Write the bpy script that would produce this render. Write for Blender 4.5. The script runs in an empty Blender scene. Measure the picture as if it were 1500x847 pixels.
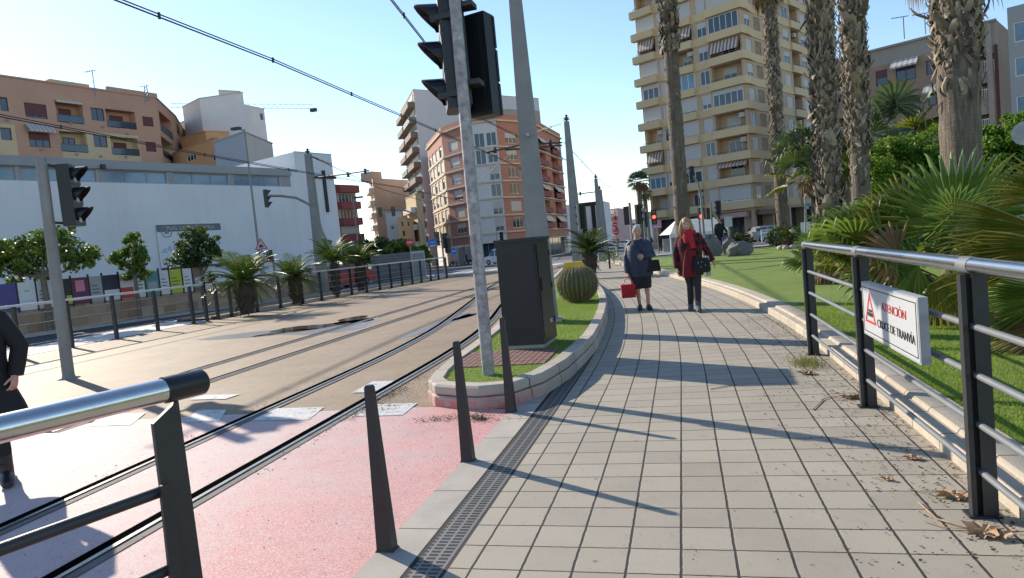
import bpy, math, random
import numpy as np
from math import sin, cos, pi, radians, atan2, sqrt, hypot
from mathutils import Vector, Matrix
random.seed(7); rng = np.random.default_rng(7)
sc = bpy.context.scene
COL = sc.collection
# ------------------------------------------------------------------ camera model (f in photo pixels)
F, ROLL, V1, CH = 980.0, .097, (998, 336), 1.5
_Y = np.array([V1[0]-750, 423.5-V1[1], -F]); _Y /= np.linalg.norm(_Y)
_e = np.array([1, ROLL, 0.]); _Z = np.cross(_e, -_Y); _Z /= np.linalg.norm(_Z)
if _Z[1] < 0: _Z = -_Z
_X = np.cross(_Y, _Z); RC = np.array([_X, _Y, _Z])
def ray(u, v): return RC @ np.array([(u-750)/F, -(v-423.5)/F, -1.])
def g(u, v, z=0.):
    d = ray(u, v); t = (z-CH)/d[2]; return np.array([0, 0, CH]) + t*d
def at(u, v, d): return np.array([0, 0, CH]) + ray(u, v)*d
def ptop(base, v):                      # height above ground of photo row v over a base point
    lo, hi = -5., 60.
    for _ in range(50):
        m = (lo+hi)/2; q = RC.T @ np.array([base[0], base[1], m-CH]); y = 423.5 - F*q[1]/-q[2]
        if y > v: lo = m
        else: hi = m
    return lo
def gz(y):                              # the ground falls gently away beyond the park
    return -0.014*(min(max(y, 40.), 115.)-40.)
cam_d = bpy.data.cameras.new('camera'); cam = bpy.data.objects.new('camera', cam_d); COL.objects.link(cam)
cam_d.sensor_width = 36; cam_d.lens = 36*F/1500; cam_d.clip_end = 3000; cam_d.clip_start = .05
cam.matrix_world = Matrix([[*RC[i], (0, 0, CH)[i]] for i in range(3)] + [[0, 0, 0, 1]])
sc.camera = cam
# ------------------------------------------------------------------ materials
def node(nt, t, **k):
    n = nt.nodes.new(t)
    for a, b in k.items():
        if a == 'inp':
            for i, val in b.items(): n.inputs[i].default_value = val
        else: setattr(n, a, b)
    return n
def base_mat(name):
    m = bpy.data.materials.new(name); m.use_nodes = True; nt = m.node_tree
    return m, nt, nt.nodes['Principled BSDF']
def c4(c): return (c[0], c[1], c[2], 1)
def mixc(nt, fac, a, b, blend='MIX'):
    n = node(nt, 'ShaderNodeMix', data_type='RGBA', blend_type=blend)
    if hasattr(fac, 'links'): nt.links.new(fac, n.inputs[0])
    else: n.inputs[0].default_value = fac
    for v, i in ((a, 6), (b, 7)):
        if hasattr(v, 'links'): nt.links.new(v, n.inputs[i])
        else: n.inputs[i].default_value = c4(v)
    return n.outputs[2]
def ramp(nt, src, a, b, ca=0., cb=1.):
    r = node(nt, 'ShaderNodeMapRange', inp={1: a, 2: b, 3: ca, 4: cb}); nt.links.new(src, r.inputs[0]); return r.outputs[0]
def noise(nt, scale, detail=4, rough=.6, vec=None, dist=0.):
    n = node(nt, 'ShaderNodeTexNoise', inp={'Scale': scale, 'Detail': detail, 'Roughness': rough, 'Distortion': dist})
    if vec is None:
        vec = nt.nodes.get('TC')
        if vec is None: vec = node(nt, 'ShaderNodeTexCoord'); vec.name = 'TC'
        vec = vec.outputs['Object']
    nt.links.new(vec, n.inputs['Vector']); return n.outputs['Fac']
def mat(name, col, rough=.7, metal=0., var=.15, scale=2., fine=None, bump=0., bscale=60., spec=.5, col2=None, dirt=0., dcol=(.05, .045, .04), coat=0.):
    m, nt, p = base_mat(name)
    c = c4(col); lo = tuple(x*(1-var) for x in col) if col2 is None else col2; hi = tuple(min(1, x*(1+var)) for x in col)
    out = mixc(nt, ramp(nt, noise(nt, scale), .3, .7), lo, hi)
    if fine: out = mixc(nt, ramp(nt, noise(nt, fine, 2), .35, .65, 0, .5), out, tuple(x*.6 for x in col))
    if dirt: out = mixc(nt, ramp(nt, noise(nt, scale*.37+.11, 6, .7), .5, .75, 0, dirt), out, dcol)
    nt.links.new(out, p.inputs['Base Color'])
    p.inputs['Roughness'].default_value = rough; p.inputs['Metallic'].default_value = metal
    p.inputs['Specular IOR Level'].default_value = spec; p.inputs['Coat Weight'].default_value = coat
    if bump:
        b = node(nt, 'ShaderNodeBump', inp={'Strength': bump, 'Distance': .02}); nt.links.new(noise(nt, bscale, 4), b.inputs['Height'])
        nt.links.new(b.outputs[0], p.inputs['Normal'])
    return m
def leafmat(name, a, b, rough=.5, trans=.25, c=None):
    m, nt, p = base_mat(name); gm = node(nt, 'ShaderNodeNewGeometry')
    out = mixc(nt, gm.outputs['Random Per Island'], a, b)
    if c: out = mixc(nt, ramp(nt, noise(nt, 1.3), .55, .7), out, c)
    nt.links.new(out, p.inputs['Base Color']); p.inputs['Roughness'].default_value = rough; p.inputs['Specular IOR Level'].default_value = .3
    t = node(nt, 'ShaderNodeBsdfTranslucent'); nt.links.new(mixc(nt, .5, out, (.25, .35, .03)), t.inputs[0])
    mx = node(nt, 'ShaderNodeMixShader', inp={0: trans}); nt.links.new(p.outputs[0], mx.inputs[1]); nt.links.new(t.outputs[0], mx.inputs[2])
    nt.links.new(mx.outputs[0], nt.nodes['Material Output'].inputs[0]); return m
def emit(name, col, s):
    m, nt, p = base_mat(name); p.inputs['Base Color'].default_value = c4(col); p.inputs['Emission Color'].default_value = c4(col); p.inputs['Emission Strength'].default_value = s; return m
# ------------------------------------------------------------------ mesh builder
class MB:
    def __init__(s): s.v = []; s.f = []; s.m = []; s.s = []
    def add(s, vs, fs, mi=0, sm=False):
        o = len(s.v); s.v += [tuple(map(float, v)) for v in vs]
        for f in fs: s.f.append(tuple(i+o for i in f)); s.m.append(mi); s.s.append(sm)
        return s
    def quad(s, a, b, c, d, mi=0): return s.add([a, b, c, d], [(0, 1, 2, 3)], mi)
    def hexa(s, p, mi=0): return s.add(p, [(0, 3, 2, 1), (4, 5, 6, 7), (0, 1, 5, 4), (1, 2, 6, 5), (2, 3, 7, 6), (3, 0, 4, 7)], mi)
    def box(s, x0, x1, y0, y1, z0, z1, mi=0):
        return s.hexa([(x0, y0, z0), (x1, y0, z0), (x1, y1, z0), (x0, y1, z0), (x0, y0, z1), (x1, y0, z1), (x1, y1, z1), (x0, y1, z1)], mi)
    def obox(s, c, ax, hx, hy, z0, z1, mi=0):             # box turned so that its x axis lies along ax
        a = np.array(ax[:2], float); a /= np.linalg.norm(a); b = np.array([-a[1], a[0]]); c = np.array(c[:2])
        q = [c-a*hx-b*hy, c+a*hx-b*hy, c+a*hx+b*hy, c-a*hx+b*hy]
        return s.hexa([(*p, z0) for p in q]+[(*p, z1) for p in q], mi)
    def frus(s, c, w0, d0, w1, d1, z0, z1, mi=0):
        x, y = c[0], c[1]
        return s.hexa([(x+i*w/2, y+j*d/2, z) for w, d, z in ((w0, d0, z0), (w1, d1, z1)) for i, j in ((-1, -1), (1, -1), (1, 1), (-1, 1))], mi)
    def prism(s, poly, z0, z1, mi=0):
        n = len(poly)
        return s.add([(*p[:2], z0) for p in poly]+[(*p[:2], z1) for p in poly], [tuple(range(n))[::-1], tuple(range(n, 2*n))]+[(i, (i+1) % n, n+(i+1) % n, n+i) for i in range(n)], mi)
    def tube(s, pts, r, n=8, mi=0, cap=True, sm=True):
        P = [np.array(p, float) for p in pts]; k = len(P); R = r if hasattr(r, '__len__') else [r]*k
        vs = []; up = None
        for i in range(k):
            t = P[min(i+1, k-1)]-P[max(i-1, 0)]; t = t/(np.linalg.norm(t)+1e-9)
            if up is None: up = np.array([0, 0, 1.]) if abs(t[2]) < .9 else np.array([1., 0, 0])
            a = np.cross(t, up); a /= np.linalg.norm(a)+1e-9; b = np.cross(a, t); up = b
            rr = R[i] if hasattr(R[i], '__len__') else (R[i], R[i])
            vs += [P[i]+a*rr[0]*cos(2*pi*j/n)+b*rr[1]*sin(2*pi*j/n) for j in range(n)]
        fs = [(i*n+j, i*n+(j+1) % n, (i+1)*n+(j+1) % n, (i+1)*n+j) for i in range(k-1) for j in range(n)]
        s.add(vs, fs, mi, sm)
        if cap: s.add(vs[:n], [tuple(range(n))[::-1]], mi); s.add(vs[-n:], [tuple(range(n))], mi)
        return s
    def lathe(s, prof, c=(0, 0, 0), n=16, mi=0, sm=True):
        vs = [(c[0]+r*cos(2*pi*j/n), c[1]+r*sin(2*pi*j/n), c[2]+z) for r, z in prof for j in range(n)]
        s.add(vs, [(i*n+j, i*n+(j+1) % n, (i+1)*n+(j+1) % n, (i+1)*n+j) for i in range(len(prof)-1) for j in range(n)], mi, sm)
        return s
    def loft(s, secs, n=14, mi=0, cap=True, sm=True):     # secs: (centre, half-width vec, half-depth vec)
        vs = []
        for c, a, b in secs:
            c, a, b = map(np.array, (c, a, b)); vs += [c+a*cos(2*pi*j/n)+b*sin(2*pi*j/n) for j in range(n)]
        s.add(vs, [(i*n+j, i*n+(j+1) % n, (i+1)*n+(j+1) % n, (i+1)*n+j) for i in range(len(secs)-1) for j in range(n)], mi, sm)
        if cap: s.add(vs[:n], [tuple(range(n))[::-1]], mi, sm); s.add(vs[-n:], [tuple(range(n))], mi, sm)
        return s
    def ball(s, c, rx, ry=None, rz=None, n=12, k=8, mi=0):
        ry = ry or rx; rz = rz or rx
        vs = [(c[0]+rx*sin(pi*i/k)*cos(2*pi*j/n), c[1]+ry*sin(pi*i/k)*sin(2*pi*j/n), c[2]+rz*cos(pi*i/k)) for i in range(k+1) for j in range(n)]
        return s.add(vs, [((i+1)*n+j, (i+1)*n+(j+1) % n, i*n+(j+1) % n, i*n+j) for i in range(k) for j in range(n)], mi, True)
    def mesh(s, name, mats, org=(0, 0, 0)):
        me = bpy.data.meshes.new(name); o = org
        me.from_pydata([(v[0]-o[0], v[1]-o[1], v[2]-o[2]) for v in s.v], [], s.f)
        for m in (mats if isinstance(mats, (list, tuple)) else [mats]): me.materials.append(m)
        me.polygons.foreach_set('material_index', s.m); me.polygons.foreach_set('use_smooth', s.s); me.update(); return me
    def build(s, name, mats, parent=None, world=False):
        me = s.mesh(name, mats, rootloc(parent) if world and parent else (0, 0, 0))
        return link(name, me, parent)
def rootloc(o):
    l = Vector((0, 0, 0))
    while o: l = l+o.location; o = o.parent
    return l
def link(name, me, parent=None):
    o = bpy.data.objects.new(name, me); COL.objects.link(o)
    if parent: o.parent = parent
    return o
def tag(o, label=None, cat=None, group=None, kind=None):
    for k, v in (('label', label), ('category', cat), ('group', group), ('kind', kind)):
        if v: o[k] = v
    return o
def thing(name, label, cat, loc=(0, 0, 0), rz=0., group=None):
    o = bpy.data.objects.new(name, None); COL.objects.link(o); o.empty_display_size = .2
    o.location = Vector([float(x) for x in loc]); o.rotation_euler = (0, 0, rz); return tag(o, label, cat, group)
def copy_tree(o, parent=None):
    c = o.copy(); COL.objects.link(c); c.parent = parent
    for ch in list(o.children): copy_tree(ch, c)
    return c
def single(mb, name, mats, label, cat, loc, group=None):  # a thing that is one mesh, origin at its base, mb in world coordinates
    loc = tuple(float(x) for x in loc); o = link(name, mb.mesh(name, mats, loc)); o.location = loc; return tag(o, label, cat, group)
def struct(mb, name, mats, kind='structure'): return tag(mb.build(name, mats), kind=kind)
def npmesh(name, V, m, parent=None):                       # V: (n,k,3) separate faces with k corners
    n, k, _ = V.shape; me = bpy.data.meshes.new(name)
    me.vertices.add(n*k); me.vertices.foreach_set('co', V.astype(np.float32).ravel())
    me.loops.add(n*k); me.loops.foreach_set('vertex_index', np.arange(n*k, dtype=np.int32))
    me.polygons.add(n); me.polygons.foreach_set('loop_start', np.arange(0, n*k, k, dtype=np.int32)); me.update(calc_edges=True); me.validate()
    me.materials.append(m); return link(name, me, parent)
def leaf_cloud(cents, n, L, wr=.5, hollow=.55, up=.3):     # leaf quads spread through ellipsoids (centre, radii)
    w = np.array([r[0]*r[1]*r[2] for _, r in cents])**.75; w /= w.sum(); out = []
    for (c, r), k in zip(cents, np.maximum((w*n).astype(int), 3)):
        d = rng.normal(size=(k, 3)); d /= np.linalg.norm(d, axis=1)[:, None]
        p = np.array(c)+d*np.array(r)*(hollow+(1-hollow)*rng.random((k, 1))**.6)*(1+.12*rng.normal(size=(k, 1)))
        nrm = d*.6+rng.normal(size=(k, 3))*.7+np.array([0, 0, up]); nrm /= np.linalg.norm(nrm, axis=1)[:, None]
        a = np.cross(nrm, rng.normal(size=(k, 3))); a /= np.linalg.norm(a, axis=1)[:, None]; b = np.cross(nrm, a)
        l = L*(.6+.8*rng.random((k, 1))); a = a*l; b = b*l*wr
        out.append(np.stack([p-a*.5, p+b*.5+nrm*l*.08, p+a*.5-nrm*l*.1, p-b*.5+nrm*l*.08], 1))
    return np.concatenate(out)
def clumpy(cents, k=9, s=.42):                             # break ellipsoids into many smaller boughs with gaps between them
    out = []
    for c, r in cents:
        c, r = np.array(c), np.array(r)
        out.append((c, r*.55))
        for i in range(k):
            d = rng.normal(size=3); d /= np.linalg.norm(d); q = s*rng.uniform(.6, 1.25); out.append((c+d*r*rng.uniform(.6, .98), r.mean()*q*np.array([1.1, 1.1, .8])))
    return out
def text(s, name, size, m, parent, M, ext=.002, align='CENTER', bold=0.):
    cu = bpy.data.curves.new(name, 'FONT'); cu.body = s; cu.size = size; cu.extrude = ext; cu.align_x = align; cu.align_y = 'CENTER'; cu.offset = bold
    o = bpy.data.objects.new(name, cu); COL.objects.link(o); me = bpy.data.meshes.new_from_object(o.evaluated_get(bpy.context.evaluated_depsgraph_get())); bpy.data.objects.remove(o)
    me.materials.clear(); me.materials.append(m); o = link(name, me, parent); o.matrix_local = M; return o
def frame_mat(loc, u, up=(0, 0, 1)):                       # text lies in the plane of u (reading direction) and up
    u = Vector(u).normalized(); up = Vector(up).normalized(); n = u.cross(up)
    return Matrix([[u[i], up[i], n[i], loc[i]] for i in range(3)]+[[0, 0, 0, 1]])
# ------------------------------------------------------------------ shared materials
M = {}
M['galv'] = mat('galvanised_steel', (.36, .37, .38), .5, .25, .25, 9, dirt=.5, dcol=(.2, .2, .2))
M['galv_d'] = mat('dull_galvanised_steel', (.225, .225, .22), .55, .15, .14, 3, dirt=.3, dcol=(.15, .145, .14))
M['pole'] = mat('weathered_pole_zinc', (.36, .35, .345), .6, .1, .35, 14, fine=60, col2=(.17, .165, .17))
M['dark'] = mat('anthracite_paint', (.022, .023, .025), .45, 0, .2, 6, dirt=.25, dcol=(.08, .075, .07), bump=.05, bscale=200)
M['darkbox'] = mat('dark_grey_cabinet_paint', (.013, .0145, .016), .5, 0, .15, 1.5, bump=.04, bscale=120, dirt=.3, dcol=(.075, .07, .065))
M['black'] = mat('black_plastic', (.008, .009, .012), .4, 0, .2, 4)
M['rubber'] = mat('black_rubber', (.012, .012, .012), .8)
M['steel'] = mat('brushed_stainless', (.62, .61, .6), .22, 1., .06, 30)
M['railgrey'] = mat('grey_rail_paint', (.16, .17, .18), .5, .1, .12, 8)
M['glass'] = mat('window_glass', (.03, .045, .065), .06, 0, .3, .4, spec=.8)
M['glassb'] = mat('pale_blue_glass', (.12, .2, .28), .1, 0, .3, .5, spec=.8)
M['white'] = mat('white_paint', (.72, .72, .70), .5, 0, .05, 3)
M['offw'] = mat('offwhite_shutter', (.47, .455, .43), .6, 0, .08, 5)
M['maroon'] = mat('maroon_shutter', (.10, .025, .03), .6)
M['brownslat'] = mat('brown_awning', (.22, .13, .08), .8)
M['red'] = mat('red_paint', (.55, .02, .025), .45)
M['blue'] = mat('blue_sign_paint', (.03, .12, .45), .45)
M['conc'] = mat('pale_concrete', (.42, .40, .36), .85, 0, .12, 3, fine=90, bump=.15, bscale=80, dirt=.35, dcol=(.2, .18, .15))
M['granite'] = mat('kerb_stone', (.43, .375, .30), .85, 0, .14, 4, fine=110, bump=.2, bscale=90, dirt=.4, dcol=(.22, .18, .14))
M['kerbpink'] = mat('kerb_stone_stained_pink', (.43, .36, .31), .85, 0, .14, 4, fine=110, bump=.2, bscale=90, dirt=.8, dcol=(.42, .12, .12))
M['wire'] = mat('cable_black', (.02, .02, .022), .5)
M['yellow'] = mat('yellow_plastic', (.65, .42, .02), .4)
M['soil'] = mat('soil', (.06, .04, .028), .95, bump=.4, bscale=40)
M['litred'] = emit('red_light_lens', (1, .05, .03), 4.)
M['lens'] = mat('dark_lens', (.03, .02, .015), .15)
M['skin'] = mat('skin', (.50, .28, .20), .5, 0, .08, 20, spec=.35)
M['trunkbark'] = mat('grey_bark', (.16, .13, .10), .9, 0, .3, 12, bump=.5, bscale=30)
M['leafg'] = leafmat('street_tree_leaf', (.05, .10, .016), (.15, .22, .035), c=(.15, .18, .03))
M['leafd'] = leafmat('dark_tree_leaf', (.018, .04, .012), (.05, .09, .02))
M['shrubleaf'] = leafmat('bright_shrub_leaf', (.045, .125, .012), (.13, .25, .03), .5, .35, c=(.18, .27, .03))
M['frond'] = leafmat('cycad_leaflet', (.03, .07, .012), (.09, .15, .02), .4, .2)
M['frondd'] = leafmat('dark_cycad_leaflet', (.012, .03, .01), (.04, .07, .015), .4, .15)
M['fan'] = leafmat('fan_palm_blade', (.075, .145, .028), (.21, .28, .06), .42, .35)
M['fany'] = leafmat('yellowing_fan_palm_blade', (.12, .15, .02), (.34, .25, .04), .45, .3)
M['fangrey'] = leafmat('greyish_fan_palm_blade', (.07, .10, .055), (.16, .19, .10), .5, .15)
M['fandead'] = leafmat('dead_palm_leaf', (.16, .09, .045), (.30, .19, .10), .8, .1)
M['boot'] = leafmat('palm_leaf_base', (.075, .056, .042), (.36, .29, .22), .95, 0)
M['palmbark'], nt, p = base_mat('palm_bark'); tc = node(nt, 'ShaderNodeTexCoord'); mp = node(nt, 'ShaderNodeMapping'); mp.inputs['Scale'].default_value = (26, 26, 2.2); nt.links.new(tc.outputs['Object'], mp.inputs[0])
fib = noise(nt, 1., 5, .7, mp.outputs[0]); mp2 = node(nt, 'ShaderNodeMapping'); mp2.inputs['Scale'].default_value = (2, 2, 22); nt.links.new(tc.outputs['Object'], mp2.inputs[0]); rg = noise(nt, 1., 4, .6, mp2.outputs[0])
o1 = mixc(nt, ramp(nt, fib, .35, .65), (.085, .065, .05), (.24, .195, .15)); o1 = mixc(nt, ramp(nt, rg, .45, .65, 0, .55), o1, (.12, .095, .075)); nt.links.new(o1, p.inputs['Base Color']); p.inputs['Roughness'].default_value = .95
b = node(nt, 'ShaderNodeBump', inp={0: .9, 1: .05}); nt.links.new(fib, b.inputs['Height']); b2 = node(nt, 'ShaderNodeBump', inp={0: .5, 1: .05}); nt.links.new(rg, b2.inputs['Height']); nt.links.new(b.outputs[0], b2.inputs['Normal']); nt.links.new(b2.outputs[0], p.inputs['Normal'])
M['darktrunk'] = mat('dark_cycad_trunk', (.06, .045, .032), .95, 0, .4, 14, bump=.9, bscale=25)
M['dryleaf'] = mat('dry_leaf', (.36, .23, .13), .8, 0, .35, 30)
# ------------------------------------------------------------------ sky and sun
SAZ, SEL = radians(-58.0), radians(26.8)       # measured from +Y towards +X: the sun stands ahead, out of frame to the left
w = bpy.data.worlds.new('World'); sc.world = w; w.use_nodes = True; nt = w.node_tree
sky = node(nt, 'ShaderNodeTexSky', sky_type='NISHITA', sun_disc=False); sky.sun_elevation = SEL; sky.sun_rotation = SAZ
sky.air_density = 1.0; sky.dust_density = .1; sky.ozone_density = 2.2
bg = nt.nodes['Background']; bg.inputs[1].default_value = .145; nt.links.new(sky.outputs[0], bg.inputs[0])
sl = bpy.data.lights.new('sun', 'SUN'); so = bpy.data.objects.new('sun', sl); COL.objects.link(so)
sl.energy = 4.7; sl.angle = radians(.55); sl.color = (1, .89, .73)
sd = Vector((sin(SAZ)*cos(SEL), cos(SAZ)*cos(SEL), sin(SEL))); so.rotation_euler = sd.to_track_quat('Z', 'Y').to_euler(); so.location = (-20, 10, 30)
sc.view_settings.view_transform = 'Standard'; sc.view_settings.look = 'None'; sc.view_settings.exposure = .64; sc.view_settings.gamma = 1
sc.cycles.max_bounces = 6; sc.cycles.transparent_max_bounces = 8
# ------------------------------------------------------------------ curves of the place
def xc(y): return 0. if y < 7 else (-.0085*(y-7)**2 if y < 20 else -1.4365-.221*(y-20))
def xA(y):
    if y < 24: return -3.28-.026*(y-2.7)-(0 if y < 8 else .0142*(y-8)**2 if y < 14 else .5112+.1704*(y-14))
    s = min(1, (y-24)/8.); a, b, m0, m1 = -6.049, -6.92, -.196*8, -.012*8     # the curve joins the straight track
    return (2*s**3-3*s**2+1)*a+(s**3-2*s**2+s)*m0+(3*s**2-2*s**3)*b+(s**3-s**2)*m1
YS = [-3, 0, 2, 3, 4, 5, 6, 7, 8, 9, 10, 11, 12, 13, 14, 15, 16, 17, 18, 19, 20, 22, 24, 26, 28, 30, 33, 36, 40]
def strip(mb, xl, xr, ys, z, mi=0):
    vs = []
    for y in ys: vs += [(xl(y), y, z), (xr(y), y, z)]
    return mb.add(vs, [(2*i, 2*i+1, 2*i+3, 2*i+2) for i in range(len(ys)-1)], mi)
def sheet(mb, x0, x1, ys, dz, mi=0):
    vs = []
    for y in ys: vs += [(x0, y, gz(y)+dz), (x1, y, gz(y)+dz)]
    return mb.add(vs, [(2*i, 2*i+1, 2*i+3, 2*i+2) for i in range(len(ys)-1)], mi)
# ground to the horizon
asphalt = mat('asphalt', (.075, .076, .08), .9, 0, .2, .6, fine=50, bump=.3, bscale=120)
gm = MB(); sheet(gm, -900, 900, [-60, 40, 115, 1800], 0); struct(gm, 'ground', asphalt)
# tram bed: worn tan concrete
m, nt, p = base_mat('tan_tramway_concrete')
o1 = mixc(nt, ramp(nt, noise(nt, .9, 6, .65), .35, .7), (.20, .135, .077), (.29, .205, .128))
o2 = mixc(nt, ramp(nt, noise(nt, 7, 5, .7), .45, .7, 0, .6), o1, (.155, .108, .066))
o3 = mixc(nt, ramp(nt, noise(nt, 70, 2), .52, .7, 0, .55), o2, (.40, .31, .21))
o4 = mixc(nt, ramp(nt, noise(nt, .33, 5, .7), .56, .72, 0, .5), o3, (.34, .275, .205))
o4 = mixc(nt, ramp(nt, noise(nt, .55, 7, .75, None, .6), .54, .66, 0, .45), o4, (.13, .095, .062))
nt.links.new(o4, p.inputs['Base Color']); p.inputs['Roughness'].default_value = .7
b = node(nt, 'ShaderNodeBump', inp={0: .35, 1: .02}); nt.links.new(noise(nt, 60, 5), b.inputs['Height']); nt.links.new(b.outputs[0], p.inputs['Normal'])
M['tram'] = m
mb = MB(); strip(mb, lambda y: -15.6 if y < 34 else -15.6+(y-34)*.4, lambda y: xc(y)-1.62, YS, .004); struct(mb, 'tramway', M['tram'])
mb = MB(); strip(mb, lambda y: -13.06, lambda y: -13.0, [5, 10, 20, 30], .0085); strip(mb, lambda y: -11.9, lambda y: -11.86, [5, 10, 20, 30], .0085); struct(mb, 'tramway_joint', M['rubber'])
# far crossing road: pale asphalt beyond the fence end, its kerb line and zebra marks
pale = mat('pale_road_asphalt', (.17, .17, .175), .85, 0, .15, .7, fine=30)
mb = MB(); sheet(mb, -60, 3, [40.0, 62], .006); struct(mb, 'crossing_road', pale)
mb = MB()
for i in range(12): sheet(mb, -24+i*1.5, -23.2+i*1.5, [44, 47.5], .012)
struct(mb, 'road_marking', M['white'])
# pink-red crossing paint, worn white towards the left
m, nt, p = base_mat('worn_red_crossing_paint'); tc = node(nt, 'ShaderNodeTexCoord'); sx = node(nt, 'ShaderNodeSeparateXYZ'); nt.links.new(tc.outputs['Object'], sx.inputs[0])
wear = node(nt, 'ShaderNodeMath', operation='ADD'); nt.links.new(ramp(nt, sx.outputs[0], -1.75, -3.7, -.20, .12), wear.inputs[0]); nt.links.new(noise(nt, .8, 6, .7), wear.inputs[1])
o1 = mixc(nt, ramp(nt, noise(nt, 1.7, 4), .3, .7), (.56, .17, .17), (.60, .25, .235))
o2 = mixc(nt, ramp(nt, wear.outputs[0], .35, .62), o1, (.50, .37, .365))
o3 = mixc(nt, ramp(nt, noise(nt, 95, 3, .8), .45, .60, 0, .85), o2, (.60, .49, .47))
o3 = mixc(nt, ramp(nt, noise(nt, 60, 4, .85), .58, .68, 0, .7), o3, (.30, .14, .13))
o3 = mixc(nt, ramp(nt, noise(nt, .7, 6, .75), .55, .68, 0, .5), o3, (.42, .30, .285))
o4 = mixc(nt, ramp(nt, noise(nt, 5, 6, .75), .58, .72, 0, .5), o3, (.30, .2, .19))
nt.links.new(o4, p.inputs['Base Color']); p.inputs['Roughness'].default_value = .6; p.inputs['Specular IOR Level'].default_value = .3
b = node(nt, 'ShaderNodeBump', inp={0: .5, 1: .012}); nt.links.new(noise(nt, 240, 4), b.inputs['Height']); nt.links.new(b.outputs[0], p.inputs['Normal'])
mb = MB(); mb.add([(-1.62, -2, .008), (-1.62, 5.8, .008), (-2.1, 6.0, .008), (-2.75, 6.05, .008), (-3.7, 6.02, .008), (-5.2, 6.0, .008), (-6.3, 5.9, .008), (-7.4, 5.5, .008), (-8.5, 5.2, .008), (-8.5, -2, .008)], [tuple(range(10))[::-1]])
struct(mb, 'crossing_paint', m)
wm = mat('worn_white_marking', (.56, .56, .545), .6, 0, .12, 9, fine=70, dirt=.6, dcol=(.36, .29, .25), bump=.2, bscale=90)
nt = wm.node_tree; p = nt.nodes['Principled BSDF']; nt.links.new(ramp(nt, noise(nt, 11, 7, .8), .56, .64, 1, .05), p.inputs['Alpha'])    # flaked paint
mb = MB()
for q in ([(370,618),(452,617),(475,598),(395,600)], [(514,612),(590,610),(612,592),(545,594)], [(270,620),(322,619),(332,602),(290,602)], [(130,626),(192,624),(214,606),(150,609)],
          [(516,577),(555,576),(590,559),(546,560)], [(278,587),(330,586),(352,579),(300,580)]):
    P = [g(*c) for c in q]; mb.quad(*[(a[0], a[1], .0125) for a in P])
struct(mb, 'white_marking', wm)
# puddles
wet = mat('puddle_water', (.10, .072, .045), .09, 0, .3, 3, spec=.45)
def blob(mb, c, rx, ry, rz, z, n=22):
    ph = [random.uniform(0, 6.3) for _ in range(4)]; q = []
    for j in range(n):
        a = 2*pi*j/n; r = 1+.28*sin(2*a+ph[0])+.2*sin(3*a+ph[1])+.13*sin(5*a+ph[2])
        x, y = rx*r*cos(a), ry*r*sin(a); q.append((c[0]+x*cos(rz)-y*sin(rz), c[1]+x*sin(rz)+y*cos(rz), z))
    mb.add(q, [tuple(range(n))])
mb = MB(); a = g(470, 478); blob(mb, a, 1.0, .7, .6, .0095); a = g(520, 469); blob(mb, a, .55, .8, .2, .0095); a = g(420, 487); blob(mb, a, .6, .3, .3, .0095); struct(mb, 'puddle', wet)
dampm = mat('damp_concrete', (.20, .185, .19), .35, 0, .2, 2, fine=60)
mb = MB(); a = g(440, 484); blob(mb, a, 1.7, 1.1, .4, .0065); a = g(655, 472); blob(mb, a, .3, 1.5, -.06, .0065); a = g(690, 462); blob(mb, a, .22, .9, -.1, .0065); struct(mb, 'damp_patch', dampm)
# sidewalk of small slabs following the bend
m, nt, p = base_mat('grey_slab_paving'); uv = node(nt, 'ShaderNodeUVMap'); sx = node(nt, 'ShaderNodeSeparateXYZ'); nt.links.new(uv.outputs[0], sx.inputs[0])
def joint(src, wdt):
    f = node(nt, 'ShaderNodeMath', operation='FRACT'); nt.links.new(src, f.inputs[0])
    pp = node(nt, 'ShaderNodeMath', operation='PINGPONG', inp={1: .5}); nt.links.new(f.outputs[0], pp.inputs[0])
    return ramp(nt, pp.outputs[0], wdt*.45, wdt, 1, 0)
wob = node(nt, 'ShaderNodeMath', operation='MULTIPLY_ADD', inp={1: .05, 2: -.025}); nt.links.new(noise(nt, 14, 6, .75), wob.inputs[0])
def addw(src): a = node(nt, 'ShaderNodeMath', operation='ADD'); nt.links.new(src, a.inputs[0]); nt.links.new(wob.outputs[0], a.inputs[1]); return a.outputs[0]
ju = joint(addw(sx.outputs[0]), .034); jv = joint(addw(sx.outputs[1]), .024)
jm = node(nt, 'ShaderNodeMath', operation='MAXIMUM'); nt.links.new(ju, jm.inputs[0]); nt.links.new(jv, jm.inputs[1])
fl = node(nt, 'ShaderNodeVectorMath', operation='FLOOR'); nt.links.new(uv.outputs[0], fl.inputs[0])
wn = node(nt, 'ShaderNodeTexWhiteNoise', noise_dimensions='2D'); nt.links.new(fl.outputs[0], wn.inputs[0])
o1 = mixc(nt, wn.outputs['Value'], (.30, .268, .218), (.372, .333, .272))
o2 = mixc(nt, ramp(nt, noise(nt, 1.3, 5, .7), .4, .7, 0, .5), o1, (.375, .335, .262))
o3 = mixc(nt, ramp(nt, noise(nt, 210, 2), .45, .7, 0, .35), o2, (.20, .18, .145))
o3 = mixc(nt, ramp(nt, noise(nt, 5, 7, .8), .56, .72, 0, .3), o3, (.17, .148, .118))
spot = node(nt, 'ShaderNodeTexVoronoi', inp={'Scale': 3.1}); nt.links.new(nt.nodes['TC'].outputs['Object'], spot.inputs['Vector']); o3 = mixc(nt, ramp(nt, spot.outputs['Distance'], .035, .055, .55, 0), o3, (.09, .08, .07))
o3 = mixc(nt, ramp(nt, noise(nt, .45, 6, .7), .5, .7, 0, .35), o3, (.20, .168, .13))
o4 = mixc(nt, jm.outputs[0], o3, (.035, .027, .02))
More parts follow.
